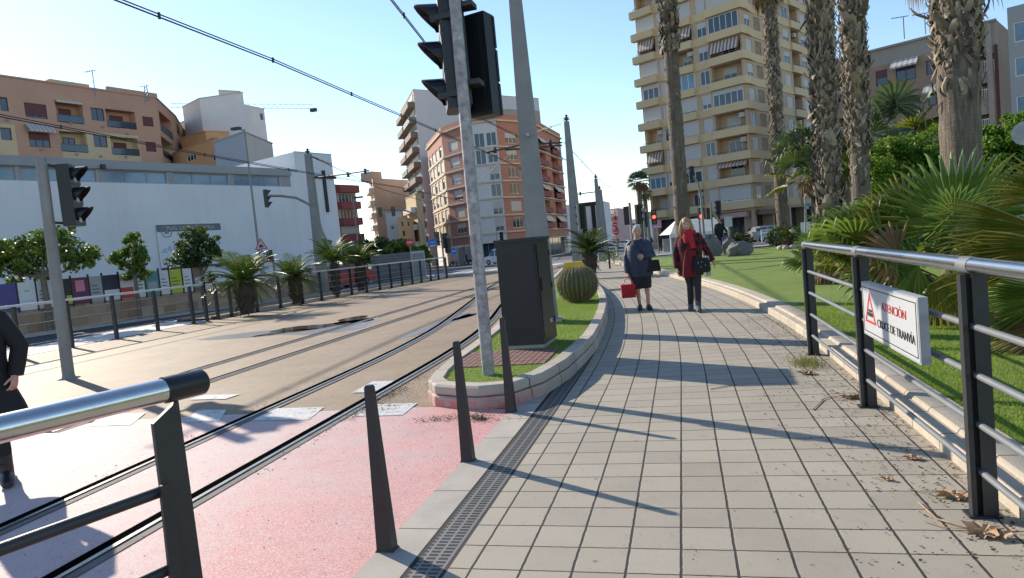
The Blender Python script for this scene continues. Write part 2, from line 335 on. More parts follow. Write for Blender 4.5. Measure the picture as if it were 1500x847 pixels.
nt.links.new(o4, p.inputs['Base Color']); p.inputs['Roughness'].default_value = .8
hh = node(nt, 'ShaderNodeMath', operation='MULTIPLY_ADD', inp={1: -1.2}); nt.links.new(jm.outputs[0], hh.inputs[0]); nt.links.new(ramp(nt, noise(nt, 130, 3), 0, 1, 0, .35), hh.inputs[2])
b = node(nt, 'ShaderNodeBump', inp={0: .6, 1: .006}); nt.links.new(hh.outputs[0], b.inputs['Height']); nt.links.new(b.outputs[0], p.inputs['Normal'])
M['paving'] = m
def uvstrip(name, xl, xr, ys, z, m, TS=.24, off=(0, 0)):
    mb = MB(); strip(mb, xl, xr, ys, z); me = mb.mesh(name, m); L = me.uv_layers.new(name='UVMap'); s = [0]
    for a, bb in zip(ys[:-1], ys[1:]): s.append(s[-1]+hypot(bb-a, xc(bb)-xc(a)))
    for lp in me.loops:
        i = lp.vertex_index; y = ys[i//2]; x = me.vertices[i].co.x; L.data[lp.index].uv = ((x-xc(y)+off[0])/TS, (s[i//2]+ys[0]+off[1])/TS)
    return tag(link(name, me), kind='structure')
uvstrip('sidewalk', lambda y: xc(y)-1.19, lambda y: xc(y)+1.42, YS, .008, M['paving'], off=(.115, 0.0))
# gutter grate and granite edging
m2, nt, p = base_mat('cast_iron_grate'); tc = node(nt, 'ShaderNodeTexCoord'); sx = node(nt, 'ShaderNodeSeparateXYZ'); nt.links.new(tc.outputs['Object'], sx.inputs[0])
def fr(src, k, lo, hi):
    a = node(nt, 'ShaderNodeMath', operation='MULTIPLY', inp={1: k}); nt.links.new(src, a.inputs[0]); f = node(nt, 'ShaderNodeMath', operation='PINGPONG', inp={1: .5}); nt.links.new(a.outputs[0], f.inputs[0]); return ramp(nt, f.outputs[0], lo, hi)
s1 = fr(sx.outputs[1], 1/.036, .2, .26)
s2 = fr(sx.outputs[0], 1/.064, .1, .13)
mn = node(nt, 'ShaderNodeMath', operation='MULTIPLY'); nt.links.new(s1, mn.inputs[0]); nt.links.new(s2, mn.inputs[1])
nt.links.new(mixc(nt, mn.outputs[0], (.17, .165, .16), (.012, .011, .01)), p.inputs['Base Color']); p.inputs['Roughness'].default_value = .55; p.inputs['Metallic'].default_value = .2
b = node(nt, 'ShaderNodeBump', inp={0: 1, 1: .02}); b.invert = True; nt.links.new(mn.outputs[0], b.inputs['Height']); nt.links.new(b.outputs[0], p.inputs['Normal'])
mb = MB(); strip(mb, lambda y: xc(y)-1.37, lambda y: xc(y)-1.21, YS[:12], .0085); tag(struct(mb, 'drain_grate', m2), 'long cast iron drain grate set beside the paving', 'drain')
mb = MB(); strip(mb, lambda y: xc(y)-1.21, lambda y: xc(y)-1.19, YS[:12], .0083); strip(mb, lambda y: xc(y)-1.395, lambda y: xc(y)-1.37, YS[:12], .0083); struct(mb, 'drain_edging', M['rubber'])
m3, nt, p = base_mat('pale_granite_edging'); tc = node(nt, 'ShaderNodeTexCoord'); sx = node(nt, 'ShaderNodeSeparateXYZ'); nt.links.new(tc.outputs['Object'], sx.inputs[0])
f = fr(sx.outputs[1], 1/.55, .008, .014); o1 = mixc(nt, ramp(nt, noise(nt, 2.5, 5), .3, .7), (.33, .30, .265), (.43, .39, .34)); o1 = mixc(nt, ramp(nt, noise(nt, 120, 2), .5, .7, 0, .3), o1, (.2, .18, .16))
nt.links.new(mixc(nt, f, (.1, .085, .07), o1), p.inputs['Base Color']); p.inputs['Roughness'].default_value = .85
mb = MB(); strip(mb, lambda y: xc(y)-1.63, lambda y: xc(y)-1.395, YS[:12], .0105); struct(mb, 'edging_strip', m3)
# kerbs: profile swept along a path
def sweep(mb, path, prof, closed=False, mi=0):
    P = [np.array(p[:2], float) for p in path]; k = len(P); n = len(prof); vs = []
    for i in range(k):
        a, c = (P[(i-1) % k], P[(i+1) % k]) if closed else (P[max(i-1, 0)], P[min(i+1, k-1)])
        t = (c-a)/np.linalg.norm(c-a); nn = np.array([-t[1], t[0]])       # left of travel
        vs += [(*(P[i]+nn*d), z) for d, z in prof]
    rngk = k if closed else k-1
    fs = [(i*n+j, ((i+1) % k)*n+j, ((i+1) % k)*n+j+1, i*n+j+1) for i in range(rngk) for j in range(n-1)]
    mb.add(vs, fs, mi)
def dense(path, step=.3):
    out = []
    for a, c in zip(path[:-1], path[1:]):
        a, c = np.array(a), np.array(c); k = max(1, int(np.linalg.norm(c-a)/step))
        out += [tuple(a+(c-a)*i/k) for i in range(k)]
    return out+[tuple(path[-1])]
def seg_mat(base, L):                    # kerb stones with dark joints along Y
    m, nt, p = base_mat('kerb_stones'); tc = node(nt, 'ShaderNodeTexCoord'); sx = node(nt, 'ShaderNodeSeparateXYZ'); nt.links.new(tc.outputs['Object'], sx.inputs[0])
    a = node(nt, 'ShaderNodeMath', operation='MULTIPLY_ADD', inp={1: 1/L, 2: .5}); nt.links.new(sx.outputs[1], a.inputs[0]); f = node(nt, 'ShaderNodeMath', operation='PINGPONG', inp={1: .5}); nt.links.new(a.outputs[0], f.inputs[0])
    fl = node(nt, 'ShaderNodeMath', operation='ROUND'); nt.links.new(a.outputs[0], fl.inputs[0]); wn = node(nt, 'ShaderNodeTexWhiteNoise', noise_dimensions='1D'); nt.links.new(fl.outputs[0], wn.inputs['W'])
    o1 = mixc(nt, wn.outputs['Value'], tuple(x*.85 for x in base), tuple(x*1.1 for x in base))
    o1 = mixc(nt, ramp(nt, noise(nt, 120, 2), .5, .7, 0, .35), o1, tuple(x*.5 for x in base)); o1 = mixc(nt, ramp(nt, noise(nt, 3, 6, .7), .5, .75, 0, .5), o1, tuple(x*.6 for x in base))
    nt.links.new(mixc(nt, ramp(nt, f.outputs[0], .485, .492), o1, (.07, .055, .045)), p.inputs['Base Color']); p.inputs['Roughness'].default_value = .88
    b = node(nt, 'ShaderNodeBump', inp={0: .3, 1: .02}); nt.links.new(noise(nt, 70, 4), b.inputs['Height']); nt.links.new(b.outputs[0], p.inputs['Normal']); return m
M['kerbr'] = seg_mat((.46, .40, .32), .5)
rk = [(xc(y)+1.42, y) for y in np.arange(1.2, 40.1, .4)][::-1]            # travelling towards the camera, lawn on the left side
mb = MB(); sweep(mb, rk, [(0, 0), (0, .095), (.012, .11), (.10, .112), (.105, .125), (.118, .14), (.30, .142), (.31, .0)])
kr = struct(mb, 'park_kerb', M['kerbr'])
# left island: kerb ring, turf, block paving
isl = [(-2.72, 6.75), (-2.62, 6.32), (-2.45, 6.06), (-2.2, 5.94), (-1.95, 5.88), (-1.66, 5.95), (-1.42, 6.4), (-1.30, 7.1), (-1.25, 8.0)]
isl += [(xc(y)-1.2+.08*min(1, max(0, (y-20)/10)), y) for y in np.arange(8.8, 33, .8)]
tip = (-4.9, 33.6); left = [(-5.6, 31), (-4.7, 24), (-3.95, 17), (-3.5, 12.9), (-3.02, 10), (-2.9, 8.7), (-2.82, 7.5)]
ring = dense(isl+[tip]+left+[isl[0]], .22)[:-1]                            # counter-clockwise: inside is on the left of travel
m4 = seg_mat((.44, .39, .33), .62)
nt = m4.node_tree; p = nt.nodes['Principled BSDF']; src = p.inputs['Base Color'].links[0].from_socket
tc = node(nt, 'ShaderNodeTexCoord'); sx = node(nt, 'ShaderNodeSeparateXYZ'); nt.links.new(tc.outputs['Object'], sx.inputs[0])
zz = ramp(nt, sx.outputs[2], .17, .02); yy = ramp(nt, sx.outputs[1], 6.6, 6.0); mu = node(nt, 'ShaderNodeMath', operation='MULTIPLY'); nt.links.new(zz, mu.inputs[0]); nt.links.new(yy, mu.inputs[1])
mu2 = node(nt, 'ShaderNodeMath', operation='MULTIPLY'); nt.links.new(mu.outputs[0], mu2.inputs[0]); nt.links.new(ramp(nt, noise(nt, 9, 5, .7), .35, .6), mu2.inputs[1])
nt.links.new(mixc(nt, mu2.outputs[0], src, (.55, .13, .14)), p.inputs['Base Color'])                 # red road paint splashed on the nose of the kerb
mb = MB(); sweep(mb, ring, [(-.012, 0), (-.012, .10), (.004, .115), (.05, .118), (.05, .124), (.008, .128), (0, .138), (0, .205), (.02, .225), (.155, .228), (.165, .20), (.165, .1)], closed=True)
struct(mb, 'island_kerb', m4)
def turf_mat(name, a, b2):
    m, nt, p = base_mat(name)
    o = mixc(nt, ramp(nt, noise(nt, 1.1, 4), .3, .7), a, b2); o = mixc(nt, ramp(nt, noise(nt, 55, 3, .7), .42, .66, 0, .75), o, tuple(x*.45 for x in a)); o = mixc(nt, ramp(nt, noise(nt, .5, 6, .75), .52, .68, 0, .55), o, (.24, .24, .075))
    nt.links.new(o, p.inputs['Base Color']); p.inputs['Roughness'].default_value = .85
    bb = node(nt, 'ShaderNodeBump', inp={0: .9, 1: .03}); nt.links.new(noise(nt, 75, 4), bb.inputs['Height']); nt.links.new(bb.outputs[0], p.inputs['Normal']); return m
M['turf'] = turf_mat('turf_ground', (.15, .235, .03), (.22, .31, .05))
M['blade'] = leafmat('grass_blade', (.16, .27, .03), (.29, .40, .06), .6, .4, c=(.26, .27, .08))
def inset(ring, d):
    P = [np.array(p) for p in ring]; k = len(P); out = []
    for i in range(k):
        t = P[(i+1) % k]-P[(i-1) % k]; t /= np.linalg.norm(t); out.append(tuple(P[i]+np.array([-t[1], t[0]])*d))
    return out
inn = inset(ring, .15)
mb = MB(); mb.add([(x, y, .20) for x, y in inn], [tuple(range(len(inn)))]); struct(mb, 'island_turf', M['turf'])
def blades(pts, z, h, w):
    n = len(pts); a = rng.random(n)*2*pi; ln = rng.normal(size=(n, 2))*h*.45; hh = h*(.6+.7*rng.random(n)); c, s = np.cos(a)*w, np.sin(a)*w
    P = np.column_stack([pts, np.full(n, z)]); A = P+np.column_stack([c, s, 0*c]); B = P-np.column_stack([c, s, 0*c]); T = P+np.column_stack([ln, hh]); return np.stack([A, B, T], 1)
def inpoly(pts, poly):
    x, y = pts[:, 0], pts[:, 1]; r = np.zeros(len(pts), bool); q = np.array(poly); j = len(q)-1
    for i in range(len(q)):
        c = ((q[i, 1] > y) != (q[j, 1] > y)) & (x < (q[j, 0]-q[i, 0])*(y-q[i, 1])/(q[j, 1]-q[i, 1]+1e-12)+q[i, 0]); r ^= c; j = i
    return r
pt = rng.random((60000, 2))*np.array([2.2, 9])+np.array([-3.2, 6]); pt = pt[inpoly(pt, inn)]; pt = pt[~((pt[:, 1] > 6.97) & (pt[:, 1] < 7.97))]
tag(npmesh('island_grass', blades(pt, .198, .022, .003), M['blade']), 'short bright green artificial grass on the kerbed island', 'grass', kind='stuff')
brickp = mat('red_block_paving', (.20, .10, .085), .85, 0, .3, 12, fine=80, bump=.2)
mb = MB()
for i in range(22):
    for j in range(5):
        x = -2.72+i*.07; y = 6.98+j*.2
        if x+.06 < -1.5 and x > -2.74+.12*max(0, 7.4-y)*4: mb.box(x, x+.06, y, y+.19, .195, .212)
struct(mb, 'block_paving', brickp)
# the lawn of the park
lp = [(1.72, .2)]+[(xc(y)+1.72, y) for y in np.arange(1.2, 36.1, 1.2)]+[(2.5, 37), (8, 39.5), (20, 41), (40, 42), (40, .2)]
mb = MB(); mb.add([(x, y, .125) for x, y in lp], [tuple(range(len(lp)))[::-1]]); struct(mb, 'lawn', M['turf'])
pt = rng.random((190000, 2)); yy = 1.5+pt[:, 0]**1.5*10; xx = 1.72+(pt[:, 1]**1.2)*(2.2+yy*.42)
keep = xx > np.array([xc(y) for y in yy])+1.73
tag(npmesh('lawn_grass', blades(np.column_stack([xx, yy])[keep], .12, .032, .0032), M['blade']), 'short green grass of the park lawn behind the railing', 'grass', kind='stuff')
mb = MB(); sheet(mb, -4, 60, [42.2, 44.5], .1); struct(mb, 'park_path', M['conc'])
# far side of the street on the left: light strip, shaded road, pavement below the wall
wd = np.array([.342, .940]); wo = np.array([-22.2, 17.84])                # stone wall line
def wl(y, off): return wo[0]+(y-wo[1])/wd[1]*wd[0]+off
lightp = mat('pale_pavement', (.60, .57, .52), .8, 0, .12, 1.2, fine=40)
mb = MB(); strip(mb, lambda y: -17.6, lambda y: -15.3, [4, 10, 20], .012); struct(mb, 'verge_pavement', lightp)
road = mat('shade_blue_asphalt', (.05, .054, .066), .85, 0, .15, .8, fine=40)  # dark blue of the skylit shade is put into the asphalt colour
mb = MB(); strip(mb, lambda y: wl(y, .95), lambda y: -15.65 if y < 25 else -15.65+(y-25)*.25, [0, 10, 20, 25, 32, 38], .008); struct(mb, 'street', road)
mb = MB(); strip(mb, lambda y: wl(y, -.1), lambda y: wl(y, .95), [0, 10, 20, 30, 38], .10); strip(mb, lambda y: wl(y, .95), lambda y: wl(y, .951), [0, 38], .0); struct(mb, 'far_pavement', M['conc'])
mb = MB(); sweep(mb, [(wl(y, .95), y) for y in (38, 20, 0)], [(0, 0.1), (0, 0)]); struct(mb, 'far_kerb', M['conc'])
def az2rz(az): return pi-radians(az)
# ------------------------------------------------------------------ tram rails
def rail(fx, ys, label, dark_right=True):
    t = thing('tram_rail', label, 'rail', (fx(ys[0]), ys[0], 0), 0, 'rails of the tramway')
    a = MB(); strip(a, lambda y: fx(y)-.09, lambda y: fx(y)+.115, ys, .0130); a.build('grout_strip', M['railgrout'], t, True)
    a = MB(); strip(a, lambda y: fx(y)-.085, lambda y: fx(y)+.006, ys, .0165); a.build('groove', M['groove'], t, True)
    a = MB(); strip(a, lambda y: fx(y)+.006, lambda y: fx(y)+.042, ys, .021); a.build('rail_head', M['railsteel'], t, True)
M['railgrout'] = mat('rail_grout', (.13, .12, .11), .8, 0, .3, 6, fine=80)
M['groove'] = mat('rail_groove', (.004, .004, .004), 1., spec=0)
M['railsteel'] = mat('worn_rail_steel', (.30, .29, .28), .35, .7, .2, 8)
ya = [-2]+YS[3:20]+[20, 22, 24, 25, 26, 27, 28, 29, 30, 31, 32]
rail(xA, ya, 'tram rail with dark groove nearest to the paved walkway')
rail(lambda y: xA(y)-1.07, ya, 'second tram rail from the walkway, crossing the worn pink paint')
yb = [5.5, 10, 15, 20, 25, 30, 40]
rail(lambda y: -6.62-.012*(y-8), yb, 'straight tram rail in tan concrete, third from the walkway', 1)
rail(lambda y: -7.69-.012*(y-8), yb, 'tram rail farthest from the walkway, beside the dark puddle', 1)
# ------------------------------------------------------------------ bollards
def bollard(loc, label, h=.86):
    t = thing('bollard', label, 'bollard', loc, random.uniform(-.05, .05), 'tapered dark bollards along the crossing edge')
    MB().frus((0, 0), .088, .066, .042, .036, 0, h-.012).frus((0, 0), .042, .036, .03, .026, h-.012, h).build('shaft', M['dark'], t)
    MB().frus((0, 0), .10, .078, .094, .072, 0, .008).build('foot_plate', M['dark'], t)
bollard((-1.585, 3.05, .01), 'tapered dark metal bollard in front of all, at lower edge of pink paint')
bollard((-1.59, 4.42, .01), 'tapered dark bollard in the middle of the row of three')
bollard((-1.61, 5.74, .01), 'tapered dark bollard standing against the curved kerb of the island')
p = at(893, 388, 31); bollard((p[0], p[1], .01), 'lone tapered bollard far down the path beyond the blue-coated woman', 1.0)
# ------------------------------------------------------------------ park railing on the right
fx = 1.285; PY = [1.55, 3.55, 5.57, 7.78]
t = thing('park_railing', 'dark post railing with shiny steel handrail between paved walkway and lawn', 'railing', (fx, 7.78, 0))
for y in PY:
    a = MB(); a.box(fx-.052, fx+.052, y-.006, y+.006, .012, 1.165); a.box(fx-.058, fx-.036, y-.05, y-.0062, .012, 1.165); a.box(fx-.012, fx+.052, y-.05, y-.04, .012, 1.16)
    po = a.build('post', M['dark'], t, True)
    MB().box(fx-.075, fx+.065, y-.06, y+.03, .006, .02).build('base_plate', M['dark'], po, True)
    MB().tube([(fx, y-.06, 1.205), (fx, y+.06, 1.205)], .0405, 20).build('rail_collar', M['railgrey'], po, True)
MB().tube([(fx, .9, 1.205), (fx, 7.86, 1.205)], .0385, 24).build('handrail', M['steel'], t, True)
for z in (.92, .69, .455, .225):
    MB().tube([(fx-.005, .9, z), (fx-.005, 7.76, z)], .0165, 12).build('rail', M['railgrey'], t, True)
# sign on the railing
M['signwhite'] = mat('sign_white', (.44, .455, .475), .35, 0, .04, 4, dirt=.12, dcol=(.4, .4, .4)); M['signgrey'] = mat('sign_casing', (.33, .35, .37), .45, .1)
M['ink'] = mat('sign_ink', (.012, .012, .013), .5); M['signred'] = mat('sign_red', (.48, .025, .03), .45)
def Yat(u, v, x): r = ray(u, v); k = x/r[0]; return k*r[1], CH+k*r[2]
yl, zl = Yat(1263.5, 450, 1.173); yr, zr_ = Yat(1346, 478, 1.173); zb_, zt_ = Yat(1263.5, 487, 1.173)[1], Yat(1263.5, 413, 1.173)[1]
s = thing('tram_warning_sign', 'white rectangular tram crossing sign with red triangle hung on the park railing', 'sign', (1.20, (yl+yr)/2, zb_))
SL, SH = yl-yr, zt_-zb_
MB().box(1.175, 1.222, yr, yl, zb_, zt_).build('casing', M['signgrey'], s, True)
MB().box(1.1725, 1.176, yr+.012, yl-.012, zb_+.012, zt_-.012).build('face', M['signwhite'], s, True)
a = MB()
for q in ((yr+.03, yl-.03, zt_-.035, zt_-.030), (yr+.03, yl-.03, zb_+.030, zb_+.035)): a.box(1.1705, 1.1735, *q)
for q in ((yr+.03, yr+.036, zb_+.03, zt_-.03), (yl-.036, yl-.03, zb_+.03, zt_-.03)): a.box(1.1705, 1.1735, *q)
a.build('border', M['ink'], s, True)
def tri(c, w, h, th, dx, mb, mi=0):       # hollow triangle in the YZ plane
    (y, z) = c; O = [(y+w/2, z), (y-w/2, z), (y, z+h)]; cy, cz = y, z+h/3; I = [(cy+(a-cy)*th, cz+(b-cz)*th) for a, b in O]
    for i in range(3):
        j = (i+1) % 3; mb.add([(dx, *O[i]), (dx, *O[j]), (dx, *I[j]), (dx, *I[i]), (dx+.003, *O[i]), (dx+.003, *O[j]), (dx+.003, *I[j]), (dx+.003, *I[i])], [(0, 1, 2, 3), (7, 6, 5, 4), (0, 4, 5, 1), (2, 6, 7, 3), (1, 5, 6, 2), (3, 7, 4, 0)], mi)
ty0, ty1 = Yat(1268, 470, 1.17)[0], Yat(1283, 475, 1.17)[0]; tc_ = (ty0+ty1)/2; tz = zb_+SH*.27
a = MB(); tri((tc_, tz), ty0-ty1, SH*.56, .78, 1.1695, a); a.build('warning_triangle', M['signred'], s, True)
tw = ty0-ty1; a = MB(); a.box(1.1700, 1.173, tc_-tw*.22, tc_+tw*.22, tz+.045, tz+.072); a.box(1.1702, 1.173, tc_-tw*.15, tc_+tw*.15, tz+.076, tz+.092); a.build('tram_pictogram', M['ink'], s, True)
def fit_text(body, m, y0, y1, zc, h):
    o = text(body, 'lettering', .1, m, s, Matrix(), .002, 'CENTER', -.0016); co = [v.co for v in o.data.vertices]; w0 = max(c.x for c in co)-min(c.x for c in co); h0 = .0695
    cx = (max(c.x for c in co)+min(c.x for c in co))/2
    o.matrix_local = frame_mat((1.171-1.20, (y0+y1)/2-(yl+yr)/2, zc-zb_), (0, -1, 0)) @ Matrix.Diagonal(((y0-y1)/w0, h/h0, 1, 1)) @ Matrix.Translation((-cx, 0, 0))
fit_text('ATENCIÓN', M['signred'], Yat(1291.5, 455, 1.17)[0], Yat(1326.5, 462, 1.17)[0], zb_+SH*.66, SH*.15)
fit_text('CRUCE DE TRANVÍA', M['ink'], Yat(1285, 470, 1.17)[0], Yat(1340, 495, 1.17)[0], zb_+SH*.33, SH*.145)
# ------------------------------------------------------------------ near railing at the left edge
e0 = g(295, 559, 1.185); e1 = e0+np.array([-.335, -.942, 0]); d = (e1-e0); d[2] = 0; d /= np.linalg.norm(d); far_e = e0+d*2.6
t = thing('crossing_railing', 'shiny steel handrail with black end cap on dark post, close at the left', 'railing', (e0[0], e0[1], 0))
MB().tube([e0+d*.10, far_e], .0345, 28).build('handrail', M['steel'], t, True)
MB().tube([e0-d*.008, e0, e0+d*.115], [.032, .0385, .0385], 28).build('end_cap', M['black'], t, True)
pc = e0+d*.12; nrm = np.array([-d[1], d[0], 0])
a = MB()
def plate(mb, c, w0, w1, th, z0, z1, off=0., cut=0.):
    A = c+nrm*off
    q = [(A+d*s*w0+nrm*k*th) for s, k in ((-1, -1), (1, -1), (1, 1), (-1, 1))]; r = [(A+d*s*w1+nrm*k*th) for s, k in ((-1, -1), (1, -1), (1, 1), (-1, 1))]
    mb.hexa([(*x[:2], z0) for x in q]+[(x[0], x[1], z1-(cut if i in (1, 2) else 0)) for i, x in enumerate(r)])
plate(a, pc, .048, .040, .007, .012, 1.15, 0, .05); plate(a, pc+d*.045, .034, .012, .006, .012, .93, .03); po = a.build('post', M['dark'], t, True)
a = MB(); plate(a, pc, .10, .10, .08, 0.009, .012); a.build('base_plate', M['dark'], po, True)
pc2 = pc+d*2.0; a = MB(); plate(a, pc2, .048, .040, .007, .012, 1.15, 0, .05); a.build('post', M['dark'], t, True)
for z in (.905, .68, .45, .225): MB().tube([pc+d*.02+np.array([0, 0, z-1.185]), far_e+np.array([0, 0, z-1.185])], .0165, 14).build('rail', M['dark'], t, True)
# ------------------------------------------------------------------ railing beyond the tracks
FP = [(8, -15.25), (12, -15.2), (17, -15.15), (21, -14.9), (25, -14.5), (29, -14.05), (33, -13.45), (38, -12.9)]
def fxl(y): return float(np.interp(y, [a for a, _ in FP], [b for _, b in FP]))
def uofs(x, y, z=0):
    q = RC.T @ np.array([x, y, z-CH]); return 750+F*q[0]/-q[2]
def yfor(u):
    ys = np.linspace(8, 38, 1500); return float(ys[np.argmin([abs(uofs(fxl(y), y)-u) for y in ys])])
def street_fence(us, label, ext=None):
    ys = ([ext] if ext else [])+[yfor(u) for u in us]
    t = thing('street_railing', label, 'railing', (fxl(ys[0]), ys[0], 0), 0, 'railings beyond the tram tracks')
    for y in ys:
        x = fxl(y); a = MB(); a.box(x-.05, x+.05, y-.03, y+.03, 0, 1.17); a.box(x-.03, x+.03, y-.05, y+.05, 1.17, 1.215); po = a.build('post', M['dark'], t, True)
        MB().box(x-.09, x+.09, y-.09, y+.09, .001, .016).build('base_plate', M['dark'], po, True)
    pts = [(fxl(y), y) for y in np.arange(ys[0], ys[-1], 1.)]+[(fxl(ys[-1]), ys[-1])]
    MB().tube([(x, y, 1.215) for x, y in pts], .035, 10).build('handrail', M['galvlight'], t, True)
    for z in (.99, .75, .50, .26): MB().tube([(x, y, z) for x, y in pts], .011, 6).build('rail', M['galv_d'], t, True)
M['galvlight'] = mat('light_galvanised_tube', (.58, .58, .57), .4, .3, .08, 6)
street_fence([30, 106, 172, 232, 284, 304], 'dark post railing with pale handrail in front of the stone wall', 8.5)
street_fence([320, 340, 378, 412, 444, 472, 495, 516, 538, 557, 574, 590, 605, 618, 632, 643, 655], 'longer dark post railing running past the cycads to the corner')
a = MB(); sweep(a, [(fxl(y)-.22, y) for y in np.arange(19, 37.6, .8)][::-1], [(-.12, 0), (-.12, .12), (.12, .13), (.12, 0)]); struct(a, 'planter_kerb', M['granite'])
a = MB(); sweep(a, [(fxl(y)-1.6, y) for y in np.arange(19, 37.6, .8)][::-1], [(-.1, 0), (-.1, .14), (.1, .15), (.1, 0)]); struct(a, 'planter_back_kerb', M['granite'])
a = MB(); strip(a, lambda y: fxl(y)-1.5, lambda y: fxl(y)-.34, [19, 24, 29, 33, 37], .07); struct(a, 'planter_soil', M['soil'])
# ------------------------------------------------------------------ traffic lights
_hc = {}
def head(root, loc, az, h, lit=None, n=3, vis=True):
    k = (round(h, 2), n, lit, vis)
    if k not in _hc:
        w = .36*h*3/n if n < 3 else .34*h; dd = .19*h*3/n if n < 3 else .19*h; r = .115*h*3/n; L = []
        a = MB(); a.box(-w/2, w/2, -dd/2, dd/2, -h/2, h/2)
        for i in range(n):
            z0 = h/2-h*(i+1)/n; a.box(-w/2-.012*h, w/2+.012*h, -dd/2-.012*h, -dd/2+.02*h, z0+.012*h, z0+h/n-.012*h)
        a.box(-w*.3, w*.3, dd/2, dd/2+.03*h, -h*.46, h*.46); L.append(('housing', a.mesh('housing', M['black']), None))
        for i in range(n):
            zc = h/2-h*(i+.5)/n; lc = M['litred'] if lit == i else M['lens']
            b = MB(); b.add([(r*cos(2*pi*j/16), -dd/2-.014*h, zc+r*sin(2*pi*j/16)) for j in range(16)], [tuple(range(16))]); L.append(('lens', b.mesh('lens', lc), 0))
            if vis:
                b = MB(); R = r*1.16; vs = []; N = 15; ln = .21*h*3/n
                for j in range(N):
                    th = radians(-40)+radians(260)*j/(N-1); f = (sin(th)+.65)/1.65; x, z = R*cos(th), R*sin(th)
                    vs += [(x, -dd/2-.01*h, zc+z), (x, -dd/2-.01*h-ln*max(.12, f), zc+z), (x*.94, -dd/2-.01*h-ln*max(.12, f), zc+z*.94), (x*.94, -dd/2-.01*h, zc+z*.94)]
                b.add(vs, [(4*j+q, 4*j+(q+1) % 4, 4*j+4+(q+1) % 4, 4*j+4+q) for j in range(N-1) for q in range(4)], 0, False); L.append(('visor', b.mesh('visor', M['black']), 0))
        _hc[k] = L
    ho = None
    for nm, me, par in _hc[k]:
        o = link(nm if ho else 'signal_head', me, ho or root)
        if ho is None: ho = o; o.location = Vector([float(x) for x in loc]); o.rotation_euler = (0, 0, az2rz(az))
    return ho
GT = 'traffic lights around the junction'
# the near pole with two heads
b0 = g(716, 549, .2)
t = thing('traffic_light', 'large near traffic light on blotchy grey pole rising from the kerbed island', 'traffic light', b0, 0, GT)
ld = np.array([.05, 0, 0])
MB().tube([(0, 0, 0), (.01, 0, 1.5), (.045, 0, 4.7)], [.064, .062, .058], 20).build('pole', M['pole'], t)
dep = float(-(RC.T @ (b0-np.array([0, 0, CH])))[2]); hp = at(664, 82, dep+.02)-b0; h1 = head(t, hp, -112, 1.30*dep/7.93)
hp2 = at(706, 98, dep+.22)-b0; h2_ = head(t, hp2, 14, 1.22*dep/7.93, vis=False); h2_.scale = (.74, 1, 1)
for z in (2.85, 3.62):
    MB().box(-.24, .02, -.03, .03, z, z+.05).build('bracket', M['dark'], t); MB().box(-.02, .2, .02, .2, z+.1, z+.15).build('bracket', M['dark'], t)
MB().box(-.03, .01, -.085, -.058, 1.05, 1.45).build('hatch_cover', M['pole'], t)
# left pole, seen from behind
b0 = g(101, 555); t = thing('traffic_light', 'traffic light seen from behind on plain grey pole beyond the tracks', 'traffic light', b0, 0, GT)
MB().tube([(0, 0, 0), (.06, .0, ptop(b0, 232))], [.09, .082], 18).build('pole', M['galv_d'], t)
MB().lathe([(.17, 0), (.17, .012), (.1, .03), (.095, .06)], n=16).build('foot_flange', M['galv_d'], t)
dl = hypot(b0[0], b0[1]); dep = float(-(RC.T @ np.array([b0[0], b0[1], -1]))[2])
hp = at(103, 287, dep+.05)-b0; head(t, hp, 66, 1.02)
MB().tube([(.06, 0, ptop(b0, 240)), tuple(hp+np.array([0, 0, .45]))], .025, 8).build('bracket', M['dark'], t); MB().tube([(.05, 0, ptop(b0, 326)), tuple(hp+np.array([0, 0, -.47]))], .025, 8).build('bracket', M['dark'], t)
# others: (base px u, depth, pole top v, pole radius, heads[(u, v, px height, az, lit, n)], arm px points)
def tlight(label, u, dep, vt, r, heads, arm=None, base=0.):
    b = at(u, 380, dep); b = np.array([b[0], b[1], gz(b[1])+base]); t = thing('traffic_light', label, 'traffic light', b, 0, GT)
    if arm:
        pts = [(0, 0, 0)]+[tuple(at(x, y, dep)-b) for x, y in arm]; pts[1] = (0, 0, pts[1][2])
        MB().tube(pts, [r]+[r*.8]*(len(pts)-1), 10).build('mast', M['galv_d'], t)
    else: MB().tube([(0, 0, 0), (0, 0, ptop(b, vt)-b[2])], r, 10).build('pole', M['galv_d'], t)
    for (x, y, ph, az, lit, n) in heads: head(t, at(x, y, dep-.12 if az > 90 or az < -90 else dep+.12)-b, az, ph*dep/F, lit, n)
    return t
tlight('curved mast arm traffic light hanging in front of the white church wall', 487, 36, 0, .085, [(390, 291, 26, 60, None, 3), (472, 362, 24, -20, None, 3), (481, 364, 24, 30, None, 3)], [(478, 368), (472, 340), (464, 314), (452, 299), (434, 290), (412, 287), (394, 287)])
tlight('small pedestrian light showing red beside the blue crossing sign', 400, 33, 372, .05, [(396, 375, 17, -140, 1, 2)])
tlight('far mast arm with two dark traffic lights before the tan block', 625, 66, 0, .09, [(557, 311, 14, 160, None, 3), (576, 310, 14, 160, None, 3)], [(621, 350), (617, 326), (608, 314), (596, 309), (556, 306)])
tlight('cluster of dark traffic lights by the blue information panel', 650, 46, 341, .06, [(640, 350, 20, 150, None, 3), (651, 353, 22, 40, None, 3), (656, 360, 22, -60, None, 3)])
tlight('traffic light showing above the dark cabinet, in front of the white van', 731, 60, 332, .06, [(735, 347, 14, -70, None, 3), (725, 357, 9, 160, None, 3)])
tlight('traffic light among the dark cycad leaves near the second line mast', 853, 27, 300, .05, [(853, 318, 36, -75, None, 3)], base=.0)
tlight('pair of dark traffic lights seen above the grey-haired woman', 929, 37, 297, .07, [(919, 316, 27, 15, None, 3), (935, 314, 29, 55, None, 3)])
